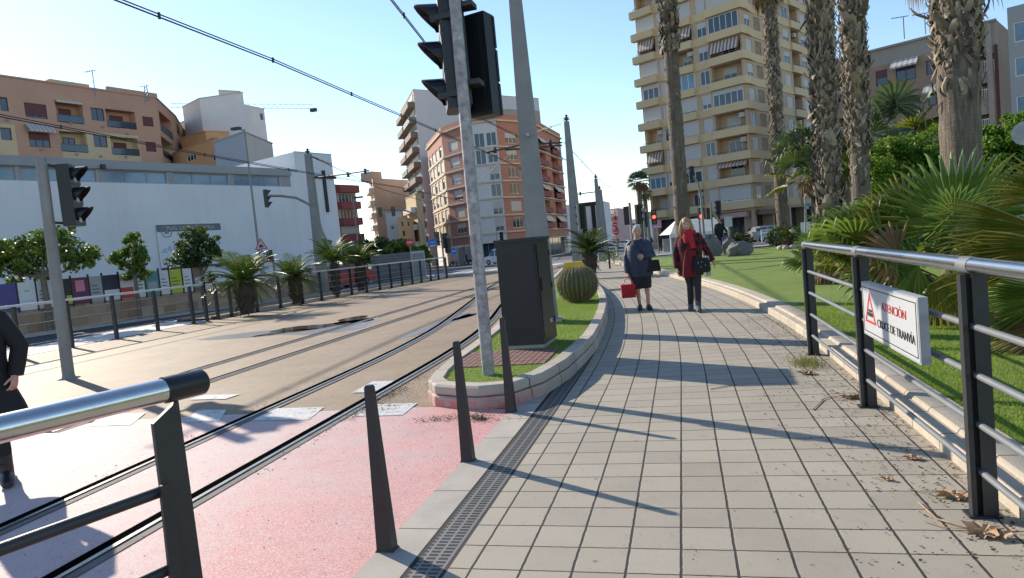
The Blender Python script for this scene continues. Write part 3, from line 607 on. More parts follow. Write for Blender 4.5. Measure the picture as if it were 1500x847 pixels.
tlight('dark traffic light standing just left of the red-lit one behind the walkers', 948, 41, 305, .06, [(945, 322, 22, -60, None, 3)])
tlight('traffic light showing red near the violet signboards left of the tower', 953, 43, 306, .07, [(958, 318, 22, 178, 1, 3)])
tlight('curved mast arm traffic light in front of the tower balconies', 1034, 36, 0, .08, [(1014, 253, 19, -60, None, 3)], [(1029, 320), (1027, 290), (1023, 270), (1016, 258)])
tlight('traffic light showing red left of the curved mast by the awning', 1029, 38, 305, .05, [(1027, 313, 17, 175, 1, 2), (1038, 313, 17, -30, None, 2)])
tlight('three-lamp traffic light on post above the man with the purple bag', 1047, 37, 297, .05, [(1053, 305, 22, -60, None, 3)])
# ------------------------------------------------------------------ cabinet
a0 = g(747, 509); a1 = g(797, 511); cz = .21
t = thing('electrical_cabinet', 'tall dark grey electrical cabinet with side door standing on the kerbed island', 'cabinet', (-1.985, 8.385, cz), radians(-3))
MB().frus((0, 0), .52, .68, .505, .665, .04, 1.335).build('body', M['darkbox'], t)
MB().frus((0, 0), .55, .71, .54, .70, 1.335, 1.372).build('lid', M['darkbox'], t)
MB().box(-.25, .25, -.33, .33, -.02, .04).build('plinth', M['conc'], t)
dr = MB().box(.259, .266, -.30, .30, .12, 1.28).build('door', M['darkbox'], t); MB().box(.266, .285, -.26, -.235, .70, .86).build('handle', M['black'], dr)
MB().box(.266, .269, .02, .14, .26, .31).build('lock_plate', M['galv'], dr)
a = MB(); a.box(-.235, .235, -.3435, -.3405, .10, 1.29); a.build('panel', M['darkbox'], t)
a = MB(); [a.box(-.16, .16, -.3465, -.3436, 1.12+i*.022, 1.132+i*.022) for i in range(5)]; [a.box(-.16, .16, -.3465, -.3436, .16+i*.022, .172+i*.022) for i in range(5)]; a.build('vent_slots', M['black'], t)
a = MB(); [a.box(.2661, .276, .265, .295, z, z+.07) for z in (.25, .70, 1.12)]; a.build('hinges', M['black'], dr)
# ------------------------------------------------------------------ catenary masts
t = thing('catenary_mast', 'thick tapering grey steel mast rising out of frame behind the dark cabinet', 'mast', (-2.27, 10.72, .2), radians(8), 'masts carrying the overhead wires')
MB().frus((0, 0), .42, .27, .14, .12, 0, 6.6).build('shaft', M['galv_d'], t); MB().frus((0, 0), .56, .40, .54, .38, -.06, .05).build('footing', M['conc'], t)
MB().box(-.02, .03, -.20, -.13, 3.0, 3.05).build('clamp', M['galv'], t)
def mast(u, dep, vt, w0, w1, label, armpx=None, fit=None, dv=0):
    b = at(u, 390, dep); b = np.array([b[0], b[1], gz(b[1])]); t = thing('catenary_mast', label, 'mast', b, 0, 'masts carrying the overhead wires')
    H = ptop(b, vt)-b[2]; MB().frus((0, 0), w0, w0*.7, w1, w1, 0, H).build('shaft', M['galv_d'], t)
    a = MB(); a.lathe([(.03, H), (.05, H+.05), (.16, H+.07), (.05, H+.1), (.15, H+.14), (.04, H+.18), (.08, H+.24), (.0, H+.3)], n=10); a.build('insulator', M['dark'], t)
    if armpx:
        for A in armpx: MB().tube([tuple(at(x, y, dep-dz)-b) for x, y, dz in A], .035, 8).build('bracket_arm', M['dark'], t)
        for x, y, dz in (fit or []):
            q = at(x, y, dep-dz)-b; a = MB(); a.lathe([(.03, -.12), (.09, -.1), (.05, -.04), (.09, 0), (.05, .05), (.09, .1), (.03, .12)], tuple(q), 8); a.build('insulator', M['dark'], t)
    return t
mast(849, 29, 178, .55, .2, 'tapering grey mast behind the barrel cactus with arm to the left', [[(823, 209, 0), (765, 212, 1.), (712, 224, 2)], [(823, 213, 0), (740, 220, 1.5)]], [(806, 209, .3), (725, 220, 1.8)])
mast(884, 43, 262, .45, .2, 'slim grey mast with short arm left of the far palms', [[(874, 281, 0), (842, 285, 1)]], [(850, 284, .8)])
mast(888, 47, 278, .55, .3, 'thicker grey mast without arm close behind a slimmer one')
mast(470, 33, 226, .48, .26, 'grey mast with long bracket arm in front of the cross', [[(455, 261, 0), (500, 256, 1.5), (540, 250, 3)], [(452, 228, 0), (485, 240, 1.5)]], [(510, 256, 1.8), (535, 251, 2.8)])
# street lamps
def lamp(u, dep, vt, armdx, label, r=.06):
    b = at(u, 390, dep); b = np.array([b[0], b[1], gz(b[1])]); t = thing('street_lamp', label, 'street lamp', b, 0, 'slender street lamps'); H = ptop(b, vt)-b[2]
    MB().tube([(0, 0, 0), (0, 0, H)], [r, r*.6], 10).build('pole', M['galv_d'], t)
    MB().tube([(0, 0, H-.05), (armdx*.5, -.1, H+.05)], .03, 8).build('arm', M['galv_d'], t)
    a = MB(); a.box(min(armdx*.3, armdx*1.2), max(armdx*.3, armdx*1.2), -.22, .02, H+.02, H+.14); a.build('lamp_head', M['dark'], t); return t
lamp(382, 33, 190, -.5, 'thin street lamp behind the red warning triangle by the church', .07)
lamp(528, 50, 292, .7, 'thin street lamp between the church and the tan block')
lamp(1208, 26, 150, .01, 'thin steel post between two shaggy palm trunks')
# ------------------------------------------------------------------ overhead wires
def wire(pts, r, label, sag=0):
    out = []
    for A, B in zip(pts[:-1], pts[1:]):
        A, B = np.array(A, float), np.array(B, float)
        for i in range(9): f = i/9; out.append(A+(B-A)*f-np.array([0, 0, sag*4*f*(1-f)]))
    out.append(np.array(pts[-1], float)); a = MB(); a.tube(out, r*.6, 6); a.tube([q+np.array([0, 0, r*2.2]) for q in out], r*.5, 6); [a.tube([out[i]-np.array([0, 0, r*1.2]), out[i]+np.array([0, 0, r*3.4])], r*1.1, 6) for i in range(4, len(out)-1, 7)]; return single(a, 'overhead_wire', M['wire'], label, 'wire', out[0], 'overhead wires of the tramway')
wire([g(110, -26, 5.3), g(168, 0, 5.3), g(400, 90, 5.3), g(540, 150, 5.3), g(690, 214, 5.3), (-7.3, 31, 5.2), (-7.9, 42, 5.0)], .020, 'overhead wire from the upper left sky down to the big traffic light')
wire([g(-60, 161, 5.2), g(0, 171, 5.2), g(300, 228, 5.2), g(450, 254, 5.2), g(590, 276, 5.2), g(700, 300, 5.0)], .022, 'overhead wire crossing in front of the pale church')
wire([g(566, -8, 5.5), g(618, 58, 5.5), g(700, 172, 5.5), (-4.6, 31, 5.0)], .020, 'short steep overhead wire above the big traffic light')
wire([at(822, 182, 29), at(790, 192, 31), at(705, 262, 48)], .02, 'thin wire leaving the top of the tapering mast to the left')
wire([at(826, 209, 29), at(876, 262, 44), at(930, 300, 70)], .015, 'thin wire running from the tapering mast into the distance')
wire([at(452, 228, 33), at(560, 278, 45), at(640, 300, 60)], .02, 'thin wire leaving the mast by the church to the right')
# ------------------------------------------------------------------ small signs
def tri_sign(u, v, dep, wpx, label, ped_v, base_u, pic):
    b = at(base_u, 400, dep); b = np.array([b[0], b[1], gz(b[1])]); k = dep/F; t = thing('warning_sign', label, 'sign', b, radians(20))
    q = at(u, v, dep-.1)-b; R = Matrix.Rotation(-radians(20), 3, 'Z'); q = R @ Vector(q); w = wpx*k; h = w*.9; zc = q.z
    MB().tube([(0, 0, 0), (q.x, q.y+.06, zc+h*.4)], .035, 8).build('post', M['galv_d'], t)
    MB().add([(q.x-w*.46, q.y, zc-h*.46), (q.x+w*.46, q.y, zc-h*.46), (q.x, q.y, zc+h*.46), (q.x-w*.46, q.y+.02, zc-h*.46), (q.x+w*.46, q.y+.02, zc-h*.46), (q.x, q.y+.02, zc+h*.46)], [(0, 1, 2), (5, 4, 3), (0, 3, 4, 1), (1, 4, 5, 2), (2, 5, 3, 0)]).build('triangle_face', M['signwhite'], t)
    a = MB(); O = [(-w/2, -h/2), (w/2, -h/2), (0, h/2)]; I = [(x*.74, (z+h/6)*.74-h/6) for x, z in O]
    for i in range(3):
        j = (i+1) % 3; a.hexa([(q.x+x, q.y+dy, zc+z) for x, z, dy in ((*O[i], -.004), (*O[j], -.004), (*O[j], .001), (*O[i], .001), (*I[i], -.004), (*I[j], -.004), (*I[j], .001), (*I[i], .001))])
    a.build('red_border', M['red'], t)
    a = MB(); s = w*.16; a.box(q.x-s, q.x+s, q.y-.004, q.y-.001, zc-h*.33, zc-h*.2); a.box(q.x-s*.7, q.x+s*.7, q.y-.004, q.y-.001, zc-h*.19, zc-h*.08); a.build('tram_pictogram', M['ink'], t)
    if ped_v:
        pz = at(u, ped_v, dep)[2]-b[2]; s = w*.39
        bl = MB().box(q.x-s, q.x+s, q.y-.001, q.y+.02, pz-s, pz+s).build('crossing_panel', M['blue'], t)
        MB().add([(q.x-s*.8, q.y-.003, pz-s*.8), (q.x+s*.8, q.y-.003, pz-s*.8), (q.x, q.y-.003, pz+s*.85)], [(0, 1, 2)]).build('white_triangle', M['signwhite'], bl)
        a = MB(); a.box(q.x-s*.08, q.x+s*.1, q.y-.006, q.y-.003, pz-s*.1, pz+s*.3); a.box(q.x-s*.2, q.x-s*.06, q.y-.006, q.y-.003, pz-s*.55, pz-s*.1); a.box(q.x+s*.06, q.x+s*.2, q.y-.006, q.y-.003, pz-s*.55, pz-s*.1); a.box(q.x-.07*s, q.x+.09*s, q.y-.006, q.y-.003, pz+s*.34, pz+s*.5)
        for i in range(4): a.box(q.x-s*.6+i*s*.32, q.x-s*.45+i*s*.32, q.y-.006, q.y-.003, pz-s*.72, pz-s*.62)
        a.build('walker_pictogram', M['ink'], bl)
    return t
tri_sign(382, 357, 31, 19, 'red bordered triangle with tram above a blue pedestrian crossing sign', 376, 386, 1)
tri_sign(1181, 287, 30, 9, 'small warning triangle above a blue sign before the tower shops', 303, 1182, 1)
# back of a round sign at the right edge
b = at(1497, 360, 9.5); t = thing('round_sign', 'grey back of a round sign cut by the right edge above the palms', 'sign', (b[0], b[1], .12))
q = at(1503, 195, 9.5)-np.array([b[0], b[1], .12]); MB().tube([(q[0]+.15, q[1], 0), (q[0]+.15, q[1]-.03, q[2]+.15)], .03, 10).build('post', M['galv'], t)
a = MB(); vv = np.array([q[0], q[1]+.0, 0])+np.array([b[0], b[1], 0]); nn = -vv/np.linalg.norm(vv); s_ = np.array([-nn[1], nn[0], 0])
vs = [np.array(q)+s_*.17*cos(2*pi*j/24)+np.array([0, 0, .17])*sin(2*pi*j/24)+nn*k for k in (0, .02) for j in range(24)]
a.add(vs, [tuple(range(24)), tuple(range(24, 48))]+[(j, (j+1) % 24, 24+(j+1) % 24, 24+j) for j in range(24)]); a.build('disc', M['galv'], t)
# distant signs and boards
def board(name, label, u, v0, v1, w, dep, m, cat='sign', post=True, disc=False, m2=None):
    b = at(u, 380, dep); b = np.array([b[0], b[1], gz(b[1])]); a0 = at(u, v0, dep)-b; a1 = at(u, v1, dep)-b; hw = w*dep/F/2; rz = atan2(-b[0], b[1])*1; t = thing(name, label, cat, b, rz)
    zt, zb = a0[2], a1[2]
    if post: MB().tube([(0, .06, 0), (0, .06, zt)], .04, 8).build('post', M['galv_d'], t)
    if disc:
        r = (zt-zb)/2; a = MB(); n = 20; a.add([(r*cos(2*pi*j/n), y, zb+r+r*sin(2*pi*j/n)) for y in (0, .03) for j in range(n)], [tuple(range(n)), tuple(range(n, 2*n))]+[(j, (j+1) % n, n+(j+1) % n, n+j) for j in range(n)]); f = a.build('disc', m, t)
        MB().box(-r*.7, r*.7, -.006, -.001, zb+r*.85, zb+r*1.15).build('bar', M['signwhite'], f)
    else:
        f = MB().box(-hw, hw, 0, .05, zb, zt).build('panel', m, t)
        if m2: MB().box(-hw*.7, hw*.7, -.006, -.001, zb+(zt-zb)*.1, zb+(zt-zb)*.25).build('band', m2, f); MB().box(-hw*.5, hw*.6, -.006, -.001, zb+(zt-zb)*.55, zb+(zt-zb)*.62).build('band', m2, f)
    return t
board('no_entry_sign', 'round red no entry sign beyond the end of the railing', 603, 349, 361, 12, 50, M['red'], disc=True)
board('information_panel', 'bright blue square information panel beyond the end of the railing', 636, 350, 362, 13, 44, M['blue'], m2=M['signwhite'])
board('no_entry_sign', 'lower of two red round signs by the slim masts', 906, 336, 344, 8, 52, M['red'], disc=True)
board('no_entry_sign', 'upper of two red round signs by the slim masts', 905, 325, 333, 8, 52.2, M['red'], disc=True)
board('hanging_sign', 'violet and pink signboards on a post at the left foot of the tower', 966, 322, 334, 14, 50, mat('pink_board', (.5, .2, .3), .5), m2=M['signwhite'])
board('park_notice', 'white square notice with small figure on white post beside the rocks', 1071, 317, 332, 11, 33, M['signwhite'], m2=None)
board('mirror_panel', 'blue round obligatory sign before the shop at the curved corner', 666, 363, 373, 10, 60, M['blue'], disc=True)
# grey slatted kiosk and info cabinet on the street corner
b = at(577, 380, 44); t = thing('slatted_wall', 'grey horizontally boarded wall panel beyond the railing', 'wall', (b[0], b[1], gz(b[1])), radians(28))
a = MB()
for i in range(9): a.box(-1.5, 1.5, -.05, .05, .1+i*.185, .27+i*.185)
a.build('boards', mat('grey_boards', (.17, .16, .155), .8), t); MB().box(-1.5, 1.5, .052, .09, .05, 1.76).build('backing', M['dark'], t)
b = at(612, 380, 42); t = thing('utility_box', 'tall pale grey utility box beside the boarded wall', 'cabinet', (b[0], b[1], gz(b[1])), radians(28))
MB().box(-.42, .42, -.3, .3, 0, 1.75).build('body', mat('grey_box', (.36, .38, .41), .5), t); MB().box(-.36, .36, -.315, -.301, .15, 1.6).build('door', M['galv_d'], t)
b = at(1181, 345, 33.5); t = thing('utility_box', 'small white utility box behind the hedge at the foot of the shaggy palm', 'cabinet', (b[0], b[1], .1), radians(-20))
MB().box(-.21, .21, -.16, .16, 0, 1.15).build('body', M['white'], t); MB().box(-.17, .17, -.17, -.161, .15, 1.05).build('door', M['white'], t)
# ------------------------------------------------------------------ facades
def hit(A, B, u, v):                       # photo point on the vertical plane through A and B: (metres along, height)
    A = np.array(A[:2], float); dv = np.array(B[:2])-A; dv /= np.linalg.norm(dv); r = ray(u, v)
    s, t = np.linalg.solve(np.array([[dv[0], -r[0]], [dv[1], -r[1]]]), -A); return s, CH+t*r[2]
def px(A, B, u0, v0, u1, v1):
    um, vm = (u0+u1)/2, (v0+v1)/2; return hit(A, B, u0, vm)[0], hit(A, B, u1, vm)[0], hit(A, B, um, v1)[1], hit(A, B, um, v0)[1]
class Fr:
    def __init__(s, A, B):
        s.A = np.array(A[:2], float); s.B = np.array(B[:2], float); s.L = np.linalg.norm(s.B-s.A); s.u = (s.B-s.A)/s.L; s.n = np.array([s.u[1], -s.u[0]]); s.rz = atan2(s.u[1], s.u[0])
    def P(s, a, d, z): p = s.A+s.u*a+s.n*d; return (p[0], p[1], z)
    def box(s, mb, s0, s1, d0, d1, z0, z1, mi=0): return mb.hexa([s.P(a, d, z) for z in (z0, z1) for a, d in ((s0, d1), (s1, d1), (s1, d0), (s0, d0))], mi)
def holed(mb, fr, z0, z1, holes, mfn=None, sb=(), zb=()):
    S = sorted({0., fr.L, *[x for h in holes for x in h[:2]], *sb}); Z = sorted({z0, z1, *[x for h in holes for x in h[2:4]], *zb})
    S = [x for x in S if -1e-6 <= x <= fr.L+1e-6]; Z = [x for x in Z if z0-1e-6 <= x <= z1+1e-6]
    for a, b in zip(S[:-1], S[1:]):
        for c, d in zip(Z[:-1], Z[1:]):
            sm, zm = (a+b)/2, (c+d)/2
            if b-a < 1e-4 or d-c < 1e-4 or any(h[0] < sm < h[1] and h[2] < zm < h[3] for h in holes): continue
            mb.quad(fr.P(a, 0, c), fr.P(b, 0, c), fr.P(b, 0, d), fr.P(a, 0, d), mfn(sm, zm) if mfn else 0)
    for h in holes:
        a, b, c, d, dp = h[:5]; k = mfn((a+b)/2, c-.1) if mfn else 0
        for q in (((a, 0, c), (a, 0, d), (a, -dp, d), (a, -dp, c)), ((b, 0, d), (b, 0, c), (b, -dp, c), (b, -dp, d)), ((a, 0, d), (b, 0, d), (b, -dp, d), (a, -dp, d)), ((b, 0, c), (a, 0, c), (a, -dp, c), (b, -dp, c))):
            mb.quad(*[fr.P(*x) for x in q], k)
        mb.quad(fr.P(a, -dp, c), fr.P(b, -dp, c), fr.P(b, -dp, d), fr.P(a, -dp, d), k)
_wc = {}
def window(root, fr, h, dep, shut=0., fm=None, sm=None, gl=None, nm='window', npan=None):
    s0, s1, z0, z1 = h[:4]; w, hh = s1-s0, z1-z0; fm = fm or M['white']; sm = sm or M['offw']; gl = gl or M['glass']; npan = npan or max(1, round(w/.85))
    k = (round(w, 1), round(hh, 1), round(shut, 1), fm.name, sm.name, gl.name, npan, round(dep, 2))
    if k not in _wc:
        a = MB(); t = min(.07, w*.09); y0, y1 = dep-.07, dep-.005; w_, h_ = w-.004, hh-.004
        a.box(.002, t, y0, y1, .002, h_); a.box(w_-t, w_, y0, y1, .002, h_); a.box(t, w_-t, y0, y1, .002, t); a.box(t, w_-t, y0, y1, h_-t, h_)
        for i in range(1, npan): x = w*i/npan; a.box(x-t*.5, x+t*.5, y0+.005, y1, t, h_-t)
        g_ = MB(); g_.quad((t*.5, dep-.03, t*.5), (w-t*.5, dep-.03, t*.5), (w-t*.5, dep-.03, hh-t*.5), (t*.5, dep-.03, hh-t*.5))
        sh = None
        if shut > .05: sh = MB(); sh.box(t*.6, w-t*.6, y0-.022, y0-.004, hh-(hh-.02)*min(shut, 1), hh-.006)
        _wc[k] = (a.mesh('window', fm), g_.mesh('pane', gl), sh.mesh('shutter', sm) if sh else None)
    a, g_, sh = _wc[k]; p = fr.P(s0, 0, z0); rl = rootloc(root)
    o = link(nm, a, root); o.location = Vector([float(x) for x in p])-rl; o.rotation_euler = (0, 0, fr.rz); link('pane', g_, o)
    if sh: link('shutter', sh, o)
    return o
def railing(root, fr, s0, s1, z0, d, m, h=.95, solid=None):
    a = MB(); fr.box(a, s0, s1, d-.03, d, z0+h-.05, z0+h)
    if solid: fr.box(a, s0, s1, d-.02, d-.005, z0+.08, z0+h-.05, 1)
    else:
        n = max(2, int((s1-s0)/.13))
        for i in range(n+1): x = s0+(s1-s0)*i/n; fr.box(a, x-.012, x+.012, d-.025, d-.005, z0, z0+h-.05)
    return a.build('railing', [m, solid or m], root, True)
def awning(root, fr, s0, s1, z, out, drop, m):
    a = MB(); n = max(2, int((s1-s0)/.22))
    for i in range(n):
        x0, x1 = s0+(s1-s0)*i/n, s0+(s1-s0)*(i+1)/n
        a.add([fr.P(x0, .02, z), fr.P(x1, .02, z), fr.P(x1, out, z-drop), fr.P(x0, out, z-drop), fr.P(x0, out, z-drop-.18), fr.P(x1, out, z-drop-.18), fr.P(x0, .02, z-.03), fr.P(x1, .02, z-.03), fr.P(x1, out, z-drop-.03), fr.P(x0, out, z-drop-.03)], [(0, 1, 2, 3), (3, 2, 5, 4), (7, 6, 9, 8)], i % 2)
    return a.build('awning', m, root, True)
def shell(mb, pts, back, z0, z1, mi=0, roof=0):     # back walls and roof of a building
    q = [tuple(p[:2]) for p in pts]; b = [tuple(p[:2]) for p in back]; ring = q+b; n = len(ring)
    for i in range(len(q)-1, n): j = (i+1) % n; mb.quad((*ring[i], z0), (*ring[j], z0), (*ring[j], z1), (*ring[i], z1), mi)
    mb.add([(*p, z1) for p in ring], [tuple(range(n))], roof)
def bthing(name, label, base, cat='building', group=None): return thing(name, label, cat, (base[0], base[1], gz(base[1])), 0, group)
def P2(u, d, v=330): p = at(u, v, d); return np.array([p[0], p[1]])
M['churchw'] = mat('white_render', (.66, .655, .66), .9, 0, .05, .25, dirt=.2, dcol=(.5, .5, .5), bump=.06, bscale=20)
nt = M['churchw'].node_tree; p = nt.nodes['Principled BSDF']; src = p.inputs['Base Color'].links[0].from_socket; tc = node(nt, 'ShaderNodeTexCoord'); mp = node(nt, 'ShaderNodeMapping'); mp.inputs['Scale'].default_value = (1.6, 1.6, .12); nt.links.new(tc.outputs['Object'], mp.inputs[0]); nt.links.new(mixc(nt, ramp(nt, noise(nt, 1., 6, .75, mp.outputs[0]), .5, .75, 0, .28), src, (.46, .45, .44)), p.inputs['Base Color'])
M['churchg'] = mat('grey_concrete_band', (.30, .30, .31), .85, 0, .08, .5)
# ------------------------------------------------------------------ church (white hall)
K = 1.45; cd = np.array([sin(radians(19.4)), cos(radians(19.4))]); cO = np.array([-24, 18.5])*K
def cz(z): return CH+K*(z-CH)
A = cO-cd*26; B = cO+cd*14.05*K; f = Fr(A, B); z1 = cz(6.50)
root = bthing('church_hall', 'long white rendered church hall with a high strip of windows and grey parapet', A, 'church')
H = []
for u0, u1 in ((-160, -70), (-60, 24), (30, 142.5), (152, 245.5), (255, 336), (343, 411)):
    v = lambda u: 263.0+.0318*(u-0); tp = lambda u: 237.5+.0465*u
    q = px(A, B, u0, tp((u0+u1)/2), u1, v((u0+u1)/2)); H.append((q[0], q[1], cz(5.66), cz(6.18), .22))
zb = cz(5.62)
a = MB(); holed(a, f, -.6, z1, H, lambda s, z: 1 if z > zb-.02 and s < H[-1][1]+.9 else 0, sb=(H[-1][1]+.9,), zb=(cz(6.18)+.02,))
bk = [B+f.n*-16, A+f.n*-16]; shell(a, [A, B], bk, -.6, z1); a.build('wall', [M['churchw'], M['churchg']], root, True)
a = MB(); f.box(a, 0, f.L, -.02, .12, z1-.02, z1+.1); f.box(a, 0, H[-1][1]+.9, .0, .14, cz(6.21), z1-.021); a.build('parapet', M['churchg'], root, True)
for h in H: window(root, f, h, .2, 0, M['churchg'], gl=M['glassb'], npan=3)
f.box(a := MB(), hit(A, B, 144, 239)[0], hit(A, B, 150, 239)[0], .12, .35, z1-.45, z1-.2); a.build('floodlight', M['dark'], root, True)
# its taller end with the cross
T0 = B; T1 = cO+cd*15.05*K; T2 = T1+(cd*.75+np.array([cd[1], -cd[0]])*.4)*K*1.55
T2 = cO+cd*16.6*K
zt = cz(7.50); f2 = Fr(B, T2); a = MB(); holed(a, f2, -.6, zt, []); shell(a, [B, T2], [T2-f.n*9, B-f.n*9], -.6, zt); f2.box(a, 0, f2.L, -.01, .05, zt, zt+.06)
a.build('end_wall', M['churchw'], root, True)
s_, zc0 = hit(B, T2, 472, 250); s_e, zc1 = hit(B, T2, 477, 311); _, zx = hit(B, T2, 473, 260); sa = hit(B, T2, 452, 260)[0]; sb_ = hit(B, T2, 491, 259)[0]
a = MB(); f2.box(a, s_-.1, s_+.16, .02, .14, zc1, zc0); f2.box(a, sa, sb_, .03, .13, zx-.1, zx+.1); a.build('cross', M['black'], root, True)
# banner on the church wall
q0 = hit(A, B, 227, 330); q1 = hit(A, B, 322, 333); qb = hit(A, B, 233, 396); bm = (q0[0]+q1[0])/2; pb = f.P(bm, .05, qb[1])
t = thing('banner', 'large pale banner with dark title strip and round crest on the white church wall', 'banner', pb, f.rz)
W = (q1[0]-q0[0])/2; Hh = q0[1]-qb[1]
MB().box(-W, W, -.04, 0, 0, Hh).build('sheet', mat('banner_white', (.62, .63, .66), .5, 0, .05, 2), t); MB().box(-W, W, -.046, -.0405, Hh*.84, Hh).build('title_strip', mat('banner_grey', (.12, .13, .14), .5), t); MB().box(-W, W, -.046, -.0405, -.1, .12).build('foot_strip', mat('banner_dark', (.05, .05, .06), .5), t)
text('PUIG CAMPANA VOLU', 'lettering', Hh*.115, M['signwhite'], t, frame_mat((.1, -.05, Hh*.915), (1, 0, 0)))
a = MB(); n = 24; r = Hh*.13; cx, cz_ = -W+Hh*.22, Hh*.84
a.add([(cx+k*cos(2*pi*j/n), -.049, cz_+k*sin(2*pi*j/n)) for k in (r, r*.82) for j in range(n)], [(j, (j+1) % n, n+(j+1) % n, n+j) for j in range(n)]); a.add([(cx-r*.5, -.049, cz_-r*.35), (cx+r*.5, -.049, cz_-r*.35), (cx, -.049, cz_+r*.45)], [(0, 1, 2)]); a.build('crest', mat('crest_grey', (.2, .22, .24), .5), t)
a = MB()
for i in range(5): a.add([(-W*.95+i*W*.16, -.0415, Hh*(.38+.06*(i % 2))), (-W*.95+(i+1.3)*W*.16, -.0415, Hh*.36), (-W*.95+(i+.8)*W*.16, -.0415, Hh*(.50+.05*(i % 3)))], [(0, 1, 2)])
a.build('mountain_outline', mat('banner_sketch', (.40, .42, .46), .6), t)
# ------------------------------------------------------------------ stone wall with posters
W0, W1 = wo-wd*10, wo+wd*13.5; f = Fr(W0, W1)
m, nt, p = base_mat('tan_stone_blocks'); tc = node(nt, 'ShaderNodeTexCoord'); mp = node(nt, 'ShaderNodeMapping'); mp.inputs['Rotation'].default_value = (radians(90), 0, f.rz); nt.links.new(tc.outputs['Object'], mp.inputs[0])
sx = node(nt, 'ShaderNodeSeparateXYZ'); nt.links.new(tc.outputs['Object'], sx.inputs[0]); cb = node(nt, 'ShaderNodeCombineXYZ'); mm = node(nt, 'ShaderNodeMath', operation='MULTIPLY', inp={1: 1/wd[1]}); nt.links.new(sx.outputs[1], mm.inputs[0]); nt.links.new(mm.outputs[0], cb.inputs[0]); nt.links.new(sx.outputs[2], cb.inputs[1])
bt = node(nt, 'ShaderNodeTexBrick', inp={'Color1': c4((.27, .16, .10)), 'Color2': c4((.46, .34, .23)), 'Mortar': c4((.20, .15, .11)), 'Scale': 1., 'Mortar Size': .006, 'Brick Width': .48, 'Row Height': .34, 'Bias': -.1}); nt.links.new(cb.outputs[0], bt.inputs[0])
nt.links.new(mixc(nt, ramp(nt, noise(nt, 2.2, 5), .4, .7, 0, .4), bt.outputs[0], (.30, .22, .16)), p.inputs['Base Color']); p.inputs['Roughness'].default_value = .9
root = thing('stone_wall', 'low wall of tan stone blocks along the far pavement', 'wall', (*W0, .1))
a = MB(); f.box(a, 0, f.L, -.3, 0, 0, 1.02); a.build('blocks', m, root, True); a = MB(); f.box(a, -.02, f.L+.02, -.33, .03, 1.0205, 1.07); a.build('coping', M['conc'], root, True)
pc = [mat('poster_%s' % n, c, .55, 0, .05, 2) for n, c in (('violet', (.07, .06, .2)), ('white', (.6, .6, .6)), ('black', (.03, .025, .03)), ('plum', (.12, .03, .06)), ('grey', (.33, .34, .36)), ('navy', (.025, .03, .05)), ('redd', (.5, .05, .04)), ('teal', (.08, .25, .24)), ('lime', (.42, .46, .04)), ('brown', (.2, .13, .09)), ('pinkish', (.6, .2, .3)))]
PV, PW, PB, PPL, PG, PN, PR, PT, PL, PBR, PPK = pc
posters = [(-6, 24, PV, None, 'deep violet poster with small pale badge'), (26, 52, PW, 'house', 'white poster with small blue house mark and pale lines'), (54, 76, PW, 'lines', 'white poster with black arc and dense lines'), (92, 104, PB, 'lime', 'narrow black poster with lime lower corner'),
           (106, 130, PPL, 'pink', 'dark plum poster with pink figure'), (132, 150, PG, 'lines', 'plain grey poster beside the dark lamp post'), (152, 174, PN, 'half', 'poster with dark navy top and white foot'), (176, 195, PW, 'redhalf', 'white poster with red lower third and red title'),
           (200, 212, PW, 'lines', 'narrow white poster behind the slim tree trunk'), (214, 233, PT, 'photo', 'teal poster with pale photo'), (235, 249, PW, 'lines', 'white poster between the teal and lime ones'), (250, 267, PL, 'lines', 'lime green poster with dark lines of text'), (269, 282, PW, 'lines', 'white poster just right of the lime one'), (284, 296, PBR, 'photo', 'brownish photo poster behind the dark tree'), (300, 318, PW, 'redline', 'white poster with thin red line by the cycad')]
for u0, u1, m_, kind, lab in posters:
    s0, s1 = hit(W0, W1, u0, 430-.12*u0*.3)[0], hit(W0, W1, u1, 430-.12*u1*.3)[0]; w = (s1-s0); b = f.P(s0, .035, .85); t = thing('poster', lab, 'poster', b, f.rz, 'posters on the fence above the stone wall'); h = 1.02
    MB().box(0, w, -.0, .03, .05, h).build('panel', m_, t)
    a = MB(); a.box(-.05, -.005, -.02, .05, .0, h+.1); a.build('upright', M['black'], t)
    def deco(x0, x1, za, zb_, mm): MB().box(w*x0, w*x1, -.006, -.0005, h*za, h*zb_).build('printed_mark', mm, t)
    if kind == 'lines':
        for i in range(4): deco(.15, .6+.08*(i % 3), .25+.13*i, .28+.13*i, M['ink'] if m_ is not PG else PN)
    if kind == 'half': deco(0, 1, .06, .45, PW)
    if kind == 'redhalf': deco(0, 1, .06, .48, PR); text('dicost', 'lettering', .26, PR, t, frame_mat((w*.5, -.008, h*.82), (1, 0, 0)))
    if kind == 'pink': deco(.2, .75, .5, .9, PPK); deco(.1, .9, .2, .3, PPK)
    if kind == 'lime': deco(.3, 1, .1, .4, PL)
    if kind == 'photo': deco(.15, .85, .2, .6, PG)
    if kind == 'redline': deco(0, 1, .3, .36, PR)
    if kind == 'house': deco(.35, .65, .68, .71, PT); deco(.2, .8, .35, .37, PG)
for u, vt in ((146, 378), (326, 352)):
    b = g(u, 452 if u < 200 else 432); t = thing('black_lamp_post', 'slim black post standing by the %s' % ('wide street tree' if u < 200 else 'dark street tree'), 'post', (b[0], b[1], .1)); Hh = ptop(b, vt)-.1
    MB().tube([(0, 0, 0), (0, 0, Hh)], [.07, .045], 8).build('pole', M['black'], t); MB().lathe([(.05, Hh), (.12, Hh+.05), (.14, Hh+.3), (.05, Hh+.42)], n=8).build('lantern', M['black'], t)
